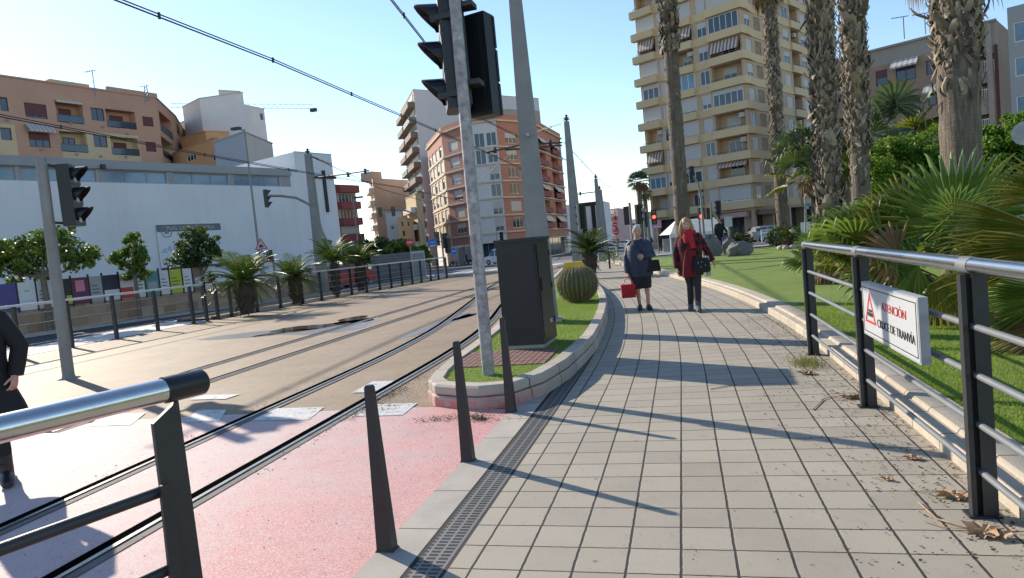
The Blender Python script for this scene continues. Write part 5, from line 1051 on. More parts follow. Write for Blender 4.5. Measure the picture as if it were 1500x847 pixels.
for q, kind, sh in td:
    if kind == 'w': window(root, f, q, .14, sh, M['dark'], M['maroon'])
    else: railing(root, f, q[0], q[1], q[2], .2, M['white'], 1.0); fb = Fr(f.P(0, -1.07, 0), f.P(f.L, -1.07, 0)); window(root, fb, (q[0]+.4, q[1]-.4, q[2], q[3]-.3), .02, .2, M['white'], nm='balcony_door')
for i in (1, 3): q = td[i][0]; awning(root, f, q[0]-.3, q[1]+.3, q[3]+.75, .9, .75, [M['churchg'], M['offw']])
a = MB(); f.box(a, 0, f.L, -.1, .25, ztop-.1, ztop+.1); a.build('coping', M['greyp'], root, True)
s1 = hit(A, B, 1453, 120)[0]; a = MB(); f.box(a, s1-.3, s1+.15, .0, .25, 0, ztop-.2); a.build('downpipe', M['greyp'], root, True); a = MB(); f.box(a, s1+.3, f.L, .0, .1, 0, zp-.6); a.build('maroon_panel', mat('maroon_brick', (.085, .035, .03), .9), root, True)
G0 = P2(1480, 52, 120); A = G0; B = G0+uS*14; f = Fr(A, B); root = bthing('grey_building', 'light grey building with blue windows cut by the right edge', A); ztop = hit(A, B, 1490, 8)[1]
hs = [(*px(A, B, *cr8(*c)), .15) for c in ((992, 100, 1075, 196), (998, 268, 1075, 360), (1006, 455, 1075, 540), (1100, 95, 1160, 190), (1010, 640, 1075, 720))]
a = MB(); holed(a, f, -2, ztop, hs); shell(a, [A, B], [B-f.n*10, A-f.n*10], -2, ztop); a.build('wall', mat('light_grey_render', (.33, .325, .32), .9, 0, .05, .4), root, True)
for q in hs: window(root, f, q, .13, 0, M['white'], gl=M['glassb'])
# low walls and street clutter far away
b = at(700, 394, 100); 
# ------------------------------------------------------------------ palms
def nz(v): v = np.array(v, float); return v/(np.linalg.norm(v)+1e-9)
def fan(mb, hub, up, side, R, n=24, span=150, droop=.18, mi=0, fold=.05, tipw=1.):
    hub = np.array(hub, float); up = nz(up); side = nz(np.array(side)-up*np.dot(side, up)); nrm = np.cross(side, up); st = radians(2*span/n)
    for i in range(n):
        th = radians(-span+2*span*(i+.5)/n)*(1+random.uniform(-.03, .03)); d = up*cos(th)+side*sin(th); w = -up*sin(th)+side*cos(th)
        L = R*(.78+.22*cos(th*.7))*random.uniform(.93, 1.05); m = .55*L; hw = m*math.tan(st/2)*1.02*tipw; dz = np.array([0, 0, -1.])
        mc = hub+d*m+nrm*fold*R; ml = hub+d*m-w*hw; mr = hub+d*m+w*hw; q = hub+d*L*.82+dz*droop*L*.25; tip = hub+d*L*random.uniform(.93, 1.02)+dz*droop*L*random.uniform(.5, 1.3)
        ql, qr = q-w*hw*.45, q+w*hw*.45
        mb.add([hub, ml, mc, mr, ql, q+nrm*fold*R*.4, qr, tip], [(0, 1, 2), (0, 2, 3), (1, 4, 5, 2), (2, 5, 6, 3), (4, 7, 5), (5, 7, 6)], mi)
def fan_clump(root, c, crown_h, n, R, plen, el=(5, 75), mats=None, dead=10, seed=1, azr=(0, 360), nseg=20):
    random.seed(seed); c = np.array(c, float); cr = c+np.array([0, 0, crown_h])
    for k in range(n):
        az = radians(random.uniform(*azr)); e = radians(random.uniform(*el)); d = np.array([cos(az)*cos(e), sin(az)*cos(e), sin(e)]); L = plen*random.uniform(.7, 1.1); hub = cr+d*L
        a = MB(); a.tube([cr, cr+d*L*.55+np.array([0, 0, .03]), hub], [.016, .013, .01], 5, 1); r = R*random.uniform(.75, 1.1)
        up = nz(d+np.array([0, 0, .25])); side = np.cross(up, [0, 0, 1.])+np.array([0, 0, random.uniform(-.5, .5)])
        fan(a, hub, up, side, r, nseg, random.uniform(95, 140), random.uniform(.1, .4)); old = e < radians(18) and random.random() < .45
        a.build('leaf', [M['fany'] if old else (mats or M['fan']), M['fan']], root, True)
    if dead:
        a = MB()
        for k in range(dead):
            az = random.uniform(0, 2*pi); d = nz([cos(az), sin(az), random.uniform(-1.1, -.2)]); hub = cr+d*plen*.45*random.uniform(.6, 1); fan(a, hub, nz(d+np.array([0, 0, -.7])), np.cross(d, [0, 0, 1.]), R*.6, 9, 60, .5)
        a.build('dead_leaves', M['fandead'], root, True)
    a = MB(); a.tube([c, c+np.array([.02, 0, crown_h*.5]), cr], [.16, .17, .13], 10); a.build('trunk', M['palmbark'], root, True)
def boots(mb, path, r, z0, z1, n, size, flare=.5):
    for k in range(n):
        z = z0+(z1-z0)*random.random(); f = (z-path[0][2])/(path[-1][2]-path[0][2]); i = min(int(f*(len(path)-1)), len(path)-2); t = f*(len(path)-1)-i; p = np.array(path[i])*(1-t)+np.array(path[i+1])*t; rr = r(z)
        az = random.uniform(0, 2*pi); o = np.array([cos(az), sin(az), 0]); w = np.array([-sin(az), cos(az), 0]); s = size*random.uniform(.6, 1.3); fl = flare*random.uniform(.15, 1.)
        b = p+o*rr*.96; dirn = nz([o[0]*fl, o[1]*fl, random.choice([1, 1, 1, -.9])*.9]); dirn = nz(dirn+w*random.uniform(-.5, .5)); e = b+dirn*s
        mid = (b+e)/2+o*s*random.uniform(.0, .14); ww = s*random.uniform(.10, .32)
        mb.add([b-w*ww, b+w*ww, mid+w*ww*.9, mid-w*ww*.9, e+w*ww*.45+o*.02, e-w*ww*.45, mid+o*s*.08], [(0, 1, 6), (1, 2, 6), (3, 0, 6), (2, 4, 6), (4, 5, 6), (5, 3, 6)], 0)
def big_palm(label, u, v, dep, H, r0, r1, seed, boot=(), lean=(0, 0), crown=26, cR=.9, base=None, bsz=.3, skirt=0, blend=.0, cmat=None):
    random.seed(seed); b = at(u, v, dep); b = np.array([b[0], b[1], .12 if base is None else base]); t = thing('palm_tree', label, 'palm tree', b, 0, 'tall palm trees in the park')
    N = 40; path = [tuple(b+np.array([lean[0]*(i/N)**1.5, lean[1]*i/N, H*i/N])) for i in range(N+1)]
    ra = lambda z: r0+(r1-r0)*min(1, max(0, (z-b[2])/H))
    a = MB(); a.tube(path, [ra(p[2])*(1+random.uniform(-.05, .05))*(1.25 if i == 0 else 1) for i, p in enumerate(path)], 16); a.build('trunk', M['palmbark'], t, True)
    for z0, z1, n, s, fl in boot:
        a = MB(); boots(a, path, ra, b[2]+z0, b[2]+z1, n, s, fl); tag(a.build('leaf_bases', M['boot'], t, True), kind='stuff')
    top = np.array(path[-1])
    if crown:
        a = MB()
        for k in range(crown):
            az = random.uniform(0, 2*pi); e = radians(random.uniform(-25, 80)); d = np.array([cos(az)*cos(e), sin(az)*cos(e), sin(e)]); hub = top+d*random.uniform(.8, 1.3); a.tube([top, hub], .02, 4, 0); fan(a, hub, nz(d+np.array([0, 0, -.1])), np.cross(d, [0, 0, 1.]), cR*random.uniform(.8, 1.1), 16, 110, .45)
        a.build('crown', cmat or M['fan'], t, True)
    if skirt:
        a = MB()
        for k in range(skirt):
            az = random.uniform(0, 2*pi); o = np.array([cos(az), sin(az), 0]); p = top+o*ra(top[2])*.9-np.array([0, 0, random.uniform(-.2, 1.1)]); hub = p+nz(o*.5+np.array([0, 0, -.8]))*random.uniform(.3, .7); a.tube([p, hub], .018, 4); fan(a, hub, nz(o*.15+np.array([0, 0, -1])), np.cross(o, [0, 0, 1.]), random.uniform(.5, .95), 12, 40, .3)
        a.build('dead_skirt', M['fandead'], t, True)
    return t
big_palm('slender palm trunk rising right behind the woman in the red coat', 1000, 330, 27, 13.5, .31, .26, 1, [(8.3, 13, 480, .34, .6), (1, 8.2, 160, .13, .2)], lean=(.15, 0))
big_palm('palm with rough trunk and dead hanging leaves in front of the tower corner', 1148, 345, 36, 14.6, .31, .30, 2, [(4, 14.4, 1700, .25, .55), (.5, 4, 120, .2, .2)], skirt=34, lean=(.1, 0), crown=30, cR=1.1)
big_palm('thick shaggy palm trunk third from the left with torn leaf bases', 1217, 340, 23, 11.5, .36, .37, 3, [(.2, 2.2, 200, .5, .5), (1.8, 11, 2300, .25, .6), (2, 11, 50, .48, .9)], skirt=10, lean=(.2, 0), crown=24, cR=1.0)
big_palm('shaggy palm trunk smooth at its foot, left of the thickest trunk', 1262, 300, 20, 10.5, .25, .30, 4, [(3.3, 10.4, 1900, .24, .65), (4, 10.4, 50, .48, .9), (2, 3.3, 60, .2, .2)], skirt=10, lean=(.12, 0), crown=24, cR=1.0)
big_palm('thickest and nearest palm trunk with ribbed bark and ragged brown collar', 1410, 300, 12.6, 7.5, .33, .36, 5, [(4.0, 7.7, 1700, .21, .65), (4.4, 7.7, 70, .5, .9), (3.2, 4.1, 60, .25, .3)], skirt=46, lean=(.12, 0), crown=26, cR=1.0)
b = at(1072, 0, 34.5)
# distant palms
def far_palm(label, u, v, dep, r, vb):
    c = at(u, v, dep); b = np.array([c[0], c[1], gz(c[1])]); t = thing('palm_tree', label, 'palm tree', b, 0, 'distant palms'); random.seed(int(u)); a = MB(); top = np.array(c)
    for k in range(70):
        az = random.uniform(0, 2*pi); e = radians(random.uniform(-70, 85)); d = np.array([cos(az)*cos(e), sin(az)*cos(e), sin(e)]); fan(a, top+d*r*.4, d, np.cross(d, [.1, 0, 1.]), r*.62, 7, 70, .4, 1 if e < -.1 else 0, tipw=.8)
    a.build('crown', [M['fangrey'], M['fandead']], t, True); a = MB(); a.tube([b, top], [.35, .25], 8); a.build('trunk', M['palmbark'], t, True)
far_palm('taller of two distant palms with brownish crown left of the tower', 935, 266, 75, 1.5, 340); far_palm('shorter of two distant palms half behind the taller one', 944, 283, 80, 1.1, 340)
for i, (u, v, dep, r, lab) in enumerate(((1190, 205, 31, 2.3, 'grey green fan palm crown between tower and shaggy trunks'), (1315, 160, 30, 2.5, 'grey green fan palm crown in front of the brown building'), (1236, 195, 31, 1.9, 'grey green fan palm half hidden between two shaggy trunks'))):
    c = at(u, v+40, dep); b = np.array([c[0], c[1], .12]); t = thing('fan_palm', lab, 'palm tree', b, 0, 'fan palms in the park'); fan_clump(t, b, c[2]-.12-.2, 30, .85*r*.62, r*.62, (-35, 85), M['fangrey'], 8, 40+i, nseg=16)
# fan palm clumps behind the railing
p = at(1322, 470, 8.6); b = np.array([p[0], p[1], .12]); t = thing('fan_palm', 'large clump of fan palms behind the tram crossing sign', 'palm tree', b, 0, 'fan palms in the park')
fan_clump(t, b, .62, 30, .62, .75, (-5, 65), M['fan'], 26, 11, nseg=22)
def hero(root, u, v, dep, R, ang, span, mt, foot, nseg=26, tilt=.25, droop=.12):
    hub = at(u, v, dep); vd = nz(hub-np.array([0, 0, CH])); rgt = nz(np.cross(vd, [0, 0, 1.])); upv = np.array([0, 0, 1.]); up = nz(upv*cos(radians(ang))+rgt*sin(radians(ang))+vd*tilt); side = np.cross(vd, up)
    a = MB(); fan(a, hub, up, side, R, nseg, span, droop); f = np.array(foot, float); a.tube([f, (f+hub)/2+np.array([0, 0, .06]), hub], [.016, .012, .01], 6, 1); a.build('leaf', [mt, M['fan']], root, True)
f0 = b+np.array([0, 0, .6])
hero(t, 1400, 330, 7.6, 1.08, 3, 105, M['fan'], f0, 30); hero(t, 1338, 335, 7.9, .85, -32, 48, M['fany'], f0, 18); hero(t, 1305, 345, 8.2, .68, -58, 95, M['fan'], f0, 22); hero(t, 1398, 312, 7.2, .38, 18, 110, M['fan'], f0, 18, -.2)
hero(t, 1290, 360, 8.0, .62, -75, 80, M['fany'], f0, 18); hero(t, 1345, 390, 7.6, .5, -110, 100, M['fan'], f0, 18); hero(t, 1290, 395, 8.2, .6, -105, 90, M['fan'], f0, 18); hero(t, 1372, 405, 7.4, .62, 150, 70, M['fany'], f0, 18, .1, .4); hero(t, 1380, 420, 7.6, .7, 175, 60, M['fandead'], f0, 14, .1, .4)
hero(t, 1315, 372, 7.7, .5, -80, 100, M['fandead'], f0, 18)
p = at(1680, 470, 6.6); b = np.array([p[0], p[1], .12]); t = thing('fan_palm', 'yellowing fan palm reaching in from the right edge over the railing', 'palm tree', b, 0, 'fan palms in the park'); f0 = b+np.array([0, 0, .65])
fan_clump(t, b, .65, 6, .55, .6, (0, 70), M['fan'], 14, 23, nseg=22)
for (u, v, d, R, ang, sp, mt) in ((1545, 340, 5.6, .95, -84, 26, 'fany'), (1535, 385, 5.4, .85, -88, 24, 'fany'), (1560, 430, 5.6, .8, -98, 30, 'fan'), (1560, 290, 6., .7, -66, 30, 'fany'), (1570, 470, 5.6, .8, -108, 30, 'fandead'), (1575, 365, 5.2, .8, -92, 24, 'fany')): hero(t, u, v, d, R, ang, sp, M[mt], f0, 14, .05, .15)
p = at(1212, 415, 13.6); b = np.array([p[0], p[1], .12]); t = thing('fan_palm', 'small low fan palm on the lawn beyond the end of the park railing', 'palm tree', b, 0, 'fan palms in the park'); fan_clump(t, b, .42, 26, .55, .5, (0, 80), M['fan'], 16, 31)
# ------------------------------------------------------------------ cycads
def cycad(label, u, dep, h, n, L, mt, seed, base=.08, tr=.2, stone=False, upr=(10, 80), name='cycad', skew=0):
    random.seed(seed); p = at(u, 400, dep); b = np.array([p[0], p[1], base]); t = thing(name, label, 'cycad', b, 0, 'cycads'); top = b+np.array([0, 0, h])
    a = MB(); a.tube([b, b+np.array([0, 0, h*.4]), b+np.array([0, 0, h*.8]), top], [tr*.62, tr*.75, tr, tr*.55], 12); boots(a, [tuple(b), tuple(top)], lambda z: tr*.8, b[2]+.1, top[2], 90, .2, .5); a.build('trunk', M['darktrunk'], t, True)
    a = MB()
    for k in range(n):
        az = 2*pi*k*.382+random.uniform(-.2, .2); e0 = radians(random.uniform(*upr)); l = L*random.uniform(.75, 1.1); d = np.array([cos(az), sin(az), 0]); P = []; pos = top.copy(); S = 9
        for i in range(S+1):
            P.append(pos.copy()); e = e0-radians(62)*(i/S)**1.3; pos = pos+(d*cos(e)+np.array([0, 0, sin(e)]))*l/S
        a.tube(P, [.012]*S+[.004], 4, 0, False); w = np.array([-d[1], d[0], 0])
        for i in range(1, 20):
            f = i/19*S; j = min(int(f), S-1); q = P[j]*(1-f+j)+P[j+1]*(f-j); tn = nz(P[j+1]-P[j]); nn = np.cross(w, tn)
            ll = l*.24*sin(pi*min(1, .18+.82*i/20))**.7
            for s in (-1, 1):
                dr = nz(w*s+tn*.55+nn*.0+np.array([0, 0, .12])); a.add([q-tn*.011, q+tn*.011, q+dr*ll*.6+tn*.011-np.array([0, 0, .004]), q+dr*ll-np.array([0, 0, ll*.12])], [(0, 1, 2, 3)])
    a.build('fronds', mt, t, True)
    if stone:
        a = MB()
        for i in range(9): aa = 2*pi*i/9; a.ball((.42*cos(aa)+b[0], .42*sin(aa)+b[1], .14+.05), .17, .15, .13, 7, 5)
        a.build('stone_ring', M['granite'], t, True)
    return t
cycad('broad bright green cycad with thick slanting trunk, leftmost behind the railing', 355, 22.5, 1.05, 60, 1.5, M['frond'], 1, tr=.36, upr=(-15, 75))
cycad('low bright green cycad second from the left behind the railing', 430, 26, 1.0, 52, 1.25, M['frond'], 2, tr=.28, upr=(-15, 75))
cycad('taller cycad with upright fronds beside the mast with the long arm', 490, 29, 1.45, 44, 1.4, M['frond'], 3, tr=.24)
cycad('yellowish cycad with narrow trunk right of the tall one', 527, 31, 1.25, 46, 1.35, M['frond'], 4, tr=.25)
cycad('dark green cycad at the foot of the tapering mast on the island', 866, 24.5, .75, 42, 1.25, M['frondd'], 5, base=.2, tr=.3)
cycad('small cycad in a ring of stones on the lawn', 1159, 31, .5, 34, .75, M['frond'], 6, base=.12, tr=.16, stone=True)
# ------------------------------------------------------------------ street trees
def tree(label, u, v, dep, vt, crown, n, L, mt, tr=.09, name='street_tree', base=.1, lean=0, grp='street trees by the stone wall', z=None):
    p = at(u, v, dep); b = np.array([p[0], p[1], base]); t = thing(name, label, 'tree', b, 0, grp); C = []
    for cu, cv, rx, rz in crown: c = at(cu, cv, dep+random.uniform(-.3, .3)); k = dep/F; C.append((c, (rx*k, rx*k*.85, rz*k)))
    cm = np.mean([c for c, _ in C], axis=0); zf = min(c[2]-r[2]*.6 for c, r in C); fork = np.array([b[0]+lean, b[1], max(b[2]+.6, zf)])
    a = MB(); a.tube([b, (b+fork)/2+np.array([.03, 0, 0]), fork], [tr, tr*.85, tr*.75], 9)
    for c, r in C: a.tube([fork, (fork+c)/2+np.array([random.uniform(-.1, .1), 0, -.1]), c], [tr*.55, tr*.35, tr*.15], 6)
    a.build('trunk', M['trunkbark'], t, True); npmesh('crown', (leaf_cloud(clumpy(C, 10 if n < 8000 else 20, .42 if n < 8000 else .3), n, L, .55, .35)-np.array(b)).astype(float), mt, t); return t
tree('wide street tree with spreading sunlit crown behind the left traffic light', 72, 470, 23.5, 325, [(20, 372, 38, 26), (62, 350, 34, 26), (100, 372, 36, 24), (128, 380, 24, 12), (45, 395, 42, 22), (-15, 388, 45, 35), (95, 345, 16, 18)], 5200, .17, M['leafg'], .12, lean=0)
tree('slim small street tree with pale grey trunk between the posters', 204, 458, 25.5, 335, [(196, 358, 16, 18), (180, 378, 17, 15), (208, 382, 18, 17), (196, 400, 20, 12)], 1700, .17, M['leafg'], .09)
tree('dark leafy street tree with yellow tips in front of the banner', 297, 440, 28.5, 332, [(286, 350, 24, 18), (268, 380, 24, 20), (300, 378, 24, 26), (285, 402, 30, 15), (312, 360, 12, 16)], 3000, .17, M['leafd'], .10)
for u, v, w in ((15, 330, 3), ): pass
# dense green trees at the street corner
for i, (lab, u, dep, cr, mt) in enumerate((('broad dark tree with low crown beyond the lamp right of the church', 548, 70, [(530, 372, 26, 18), (555, 362, 26, 18), (575, 370, 22, 16)], 'leafd'), ('lighter olive tree beyond the boarded wall', 598, 62, [(590, 366, 22, 14), (612, 372, 18, 13)], 'leafg'), ('small tree between the church corner and the cycads', 512, 58, [(508, 376, 14, 16), (522, 380, 14, 12)], 'leafd'))):
    tree(lab, u, 392, dep, 0, cr, 2200, .42, M[mt], .2, 'corner_tree', gz(dep), 0, 'trees at the street corner')
# round trees of the park behind the palms
M['shrubdark'] = leafmat('deep_green_leaf', (.02, .055, .01), (.06, .13, .02), .4, .2, c=(.08, .14, .02))
tree('dense bright green round tree between the shaggy and the thickest trunk', 1328, 330, 23, 0, [(1308, 222, 40, 28), (1345, 215, 42, 30), (1325, 250, 60, 40), (1285, 262, 24, 30), (1372, 250, 30, 34), (1250, 245, 14, 24)], 15000, .115, M['shrubleaf'], .15, 'round_tree', .12, 0, 'round trees in the park')
tree('dense green round tree at the right edge behind the grey round sign', 1470, 330, 15.5, 0, [(1468, 215, 42, 42), (1500, 235, 50, 50), (1455, 260, 30, 36), (1510, 190, 40, 34)], 14000, .10, M['shrubleaf'], .15, 'round_tree', .12, 0, 'round trees in the park')
def hedge(label, u0, u1, v0, v1, dep, mt, n, L=.13):
    a0, a1 = at(u0, v1, dep), at(u1, v1, dep); top = at(u0, v0, dep)[2]; b = (a0+a1)/2; b[2] = .1; t = thing('hedge', label, 'hedge', b, 0, 'clipped hedges by the street'); ln = np.linalg.norm(a1-a0); k = max(2, int(ln/.7)); h = max(.3, top-.1)
    C = [(a0+(a1-a0)*(i+.5)/k*np.array([1, 1, 0])+np.array([0, 0, .1+h*.5-a0[2]]), (.5, .45, h*.55)) for i in range(k)]; npmesh('foliage', leaf_cloud(C, n, L)-np.array(b), mt, t)
    a = MB(); [a.tube([(c[0], c[1], .1), (c[0], c[1], .1+h*.7)], .03, 5) for c, _ in C]; a.build('stems', M['trunkbark'], t, True)
hedge('short clipped hedge beside the white park notice', 1066, 1098, 343, 366, 37, M['leafd'], 1500); hedge('longer dark hedge running to the foot of the shaggy palm', 1126, 1215, 335, 360, 36, M['leafd'], 3200); hedge('low dark shrubs under the round trees behind the fan palms', 1240, 1480, 300, 372, 16.5, M['shrubdark'], 5200); hedge('low bright weeds beyond the far bollard', 890, 902, 365, 378, 34, M['leafg'], 260, .1)
# barrel cactus
p = g(844, 444, .2); b = np.array([p[0]+.02, p[1]+.25, .2]); t = thing('barrel_cactus', 'big round ribbed barrel cactus on the kerbed island', 'cactus', b)
R_ = .43; N, K_ = 26*6, 18; vs = []
for i in range(K_+1):
    ph = pi*i/K_
    for j in range(N):
        rr = R_*(1-.15*(1-abs(cos(13*2*pi*j/N)))*(sin(ph)**.6)); vs.append((rr*sin(ph)*cos(2*pi*j/N), rr*sin(ph)*sin(2*pi*j/N), .375+.385*cos(ph)-(.045*max(0, cos(ph))**8)))
a = MB(); a.add(vs, [((i+1)*N+j, (i+1)*N+(j+1) % N, i*N+(j+1) % N, i*N+j) for i in range(K_) for j in range(N)], 0, True); a.build('body', mat('cactus_green', (.075, .10, .035), .7, 0, .25, 6, col2=(.13, .095, .045)), t)
S = []; 
for j in range(26):
    th = 2*pi*j/26
    for i in range(3, 34):
        ph = pi*i/38; c = np.array([R_*sin(ph)*cos(th), R_*sin(ph)*sin(th), .375+.385*cos(ph)-(.045*max(0, cos(ph))**8)]); o = nz([sin(ph)*cos(th), sin(ph)*sin(th), cos(ph)])
        for q in range(5): d = nz(o+rng.normal(size=3)*.75); w = nz(np.cross(d, rng.normal(size=3)))*.004; S.append([c-w, c+w, c+d*.05*rng.uniform(.6, 1.3)])
npmesh('spines', np.array(S), mat('cactus_spine', (.34, .25, .13), .7, 0, .4, 5), t)
# rocks
def rock(label, u, v, dep, w, h, seed):
    random.seed(seed); p = at(u, v, dep); b = (p[0], p[1], .1); t = MB(); n, k = 11, 7; ph = [random.uniform(0, 6) for _ in range(6)]; vs = []
    for i in range(k+1):
        for j in range(n): a_, e = 2*pi*j/n, pi*i/k; r = 1+.16*sin(2*a_+ph[0])*sin(e)+.13*sin(3*a_+ph[1]+2*e)+random.uniform(-.09, .09); vs.append((b[0]+w*.5*r*sin(e)*cos(a_), b[1]+w*.38*r*sin(e)*sin(a_), .1+h*.42+h*.55*r*cos(e)))
    t.add(vs, [((i+1)*n+j, (i+1)*n+(j+1) % n, i*n+(j+1) % n, i*n+j) for i in range(k) for j in range(n)], 0, False); return single(t, 'rock', M['rock'], label, 'rock', b, 'grey rocks on the lawn')
M['rock'] = mat('grey_rock', (.17, .175, .175), .9, 0, .3, 3, bump=.6, bscale=12, fine=30)
rock('large grey boulder lying in front, nearest the notice post', 1083, 373, 29, 1.05, .62, 1); rock('pale grey boulder leaning behind the front boulder', 1068, 362, 31.5, .75, .8, 2); rock('dark grey boulder behind the right shoulder of the red-coated woman', 1041, 354, 31, .85, 1.0, 3)
# yellow cover on the island
p = at(841, 396, 19.5); t = thing('yellow_cover', 'bright yellow plastic cover on stub post behind the barrel cactus', 'cover', (p[0], p[1], .2)); MB().frus((0, 0), .66, .6, .5, .4, .38, .62).frus((0, 0), .5, .4, .46, .36, .62, .66).build('hood', M['yellow'], t); MB().frus((0, 0), .42, .42, .36, .36, 0, .38).build('stub', M['conc'], t)
# dry leaves, weeds and seeds along the kerb
def dryleaf(u, v, s, rz, label):
    p = g(u, v, .01); a = MB(); random.seed(int(u*3+v)); n = 9
    def leaf(cx, cy, ss, rot, lift):
        c = (cx, cy, lift); q = []
        for j in range(2*n): aa = 2*pi*j/(2*n); r = ss*(1 if j % 2 == 0 else .58)*random.uniform(.8, 1.1); q.append((cx+r*cos(aa+rot), cy+.75*r*sin(aa+rot), lift+abs(random.uniform(0, .4))*ss))
        a.add([c]+q, [(0, 1+j, 1+(j+1) % (2*n)) for j in range(2*n)])
    leaf(p[0], p[1], s, rz, .014); leaf(p[0]+s*.5, p[1]-s*.4, s*.7, rz+1, .02); a.tube([(p[0], p[1], .03), (p[0]-s*1.4, p[1]+s*.5, .016), (p[0]-s*2., p[1]+s*1.2, .014)], .0022, 4)
    return single(a, 'dry_leaf', M['dryleaf'], label, 'leaf', (p[0], p[1], .01), 'dry leaves fallen on the paving')
for q in ((1440, 782, .10, .3, 'large curled brown leaf at the foot of the nearest railing post'), (1398, 728, .09, 1.2, 'curled brown leaf just behind the nearest post base'), (1245, 583, .09, 2.2, 'pale dry leaf near the foot of the middle post'), (1335, 672, .05, .2, 'small reddish dry leaf at the tip of the long pole shadow'), (1180, 548, .08, .9, 'dry leaf below the weed tuft at the kerb'), (700, 613, .08, .4, 'dry leaf on the pink paint below the island kerb'), (1298, 703, .035, .4, 'tiny dry leaf alone on a slab')): dryleaf(*q)
n = 2600; y = 2.2+rng.random(n)**.8*9; off = 1.40-np.abs(rng.normal(size=n))**1.3*.28; x = np.array([xc(v) for v in y])+off; V = []
for a_, b_ in zip(x, y): s = rng.uniform(.003, .010); th = rng.random(4)*.6+np.arange(4)*1.57; V.append(np.stack([a_+s*np.cos(th), b_+s*np.sin(th), .0115+rng.random(4)*.006], 1))
n = 500; x = rng.uniform(-1.1, 1.2, n); y = rng.uniform(2, 9, n)
for a_, b_ in zip(x, y): s = rng.uniform(.002, .005); th = rng.random(4)*.6+np.arange(4)*1.57; V.append(np.stack([a_+s*np.cos(th), b_+s*np.sin(th), .0115+rng.random(4)*.004], 1))
n = 900; x = rng.uniform(-5, -1.7, n); y = rng.uniform(2.2, 6.2, n)
for a_, b_ in zip(x, y): s = rng.uniform(.002, .006); th = rng.random(4)*.6+np.arange(4)*1.57; V.append(np.stack([a_+s*np.cos(th), b_+s*np.sin(th), .0135+rng.random(4)*.005], 1))
for cx, cy in ((-2.3, 5.55), (-2.0, 5.65), (-1.85, 5.5)):
    for _ in range(160): a_, b_ = cx+rng.normal()*.14, cy+rng.normal()*.06; s = rng.uniform(.004, .010); th = rng.random(4)*.6+np.arange(4)*1.57; V.append(np.stack([a_+s*np.cos(th), b_+s*np.sin(th), .0135+rng.random(4)*.008], 1))
for fx_, lo, hi, k_ in ((lambda y: xA(y)+.16, 4, 16, 420), (lambda y: xA(y)-1.24, 4, 14, 200), (lambda y: -2.95-.04*(y-6), 5.9, 12, 700), (lambda y: -3.2, 5.6, 7., 500)):
    for _ in range(k_): b_ = rng.uniform(lo, hi); a_ = fx_(b_)+rng.normal()*(.05 if k_ < 600 else .16); s = rng.uniform(.003, .011); th = rng.random(4)*.6+np.arange(4)*1.57; V.append(np.stack([a_+s*np.cos(th), b_+s*np.sin(th), .0135+rng.random(4)*.010], 1))
for q, lab in ((((1190, 600), (1205, 585), (1222, 580), (1240, 588)), 'thin curved twig on the slabs beside the weed tuft'), (((1345, 735), (1372, 760), (1405, 770), (1432, 778)), 'long thin pale twig between the two curled leaves'), (((1040, 570), (1062, 566), (1080, 562)), 'short thin twig in the middle of the path')):
    a = MB(); P = [g(*c, .016) for c in q]; a.tube(P, [.004, .0045, .003, .002][:len(P)], 5); single(a, 'twig', M['dryleaf'], lab, 'twig', (P[0][0], P[0][1], .01), 'twigs on the path')
tag(npmesh('fallen_seeds', np.array(V), mat('dark_seeds', (.05, .035, .022), .9)), 'dark fallen seeds and crumbs scattered on paving and pink paint', 'litter', kind='stuff')
p = g(1183, 535); V = []
for _ in range(420):
    c = np.array([p[0]+rng.normal()*.07, p[1]+rng.normal()*.13, .01]); d = nz([rng.normal()*.5, rng.normal()*.5, .9]); w = nz(np.cross(d, rng.normal(size=3)))*.004; V.append([c-w, c+w, c+d*rng.uniform(.03, .11)])
o = npmesh('weed_tuft', np.array(V)-np.array([p[0], p[1], 0]), leafmat('dry_weed', (.16, .17, .05), (.36, .32, .14), .7, .2)); o.location = (p[0], p[1], 0); tag(o, 'dry yellowish weed tuft at the kerb by the last railing post', 'weed')
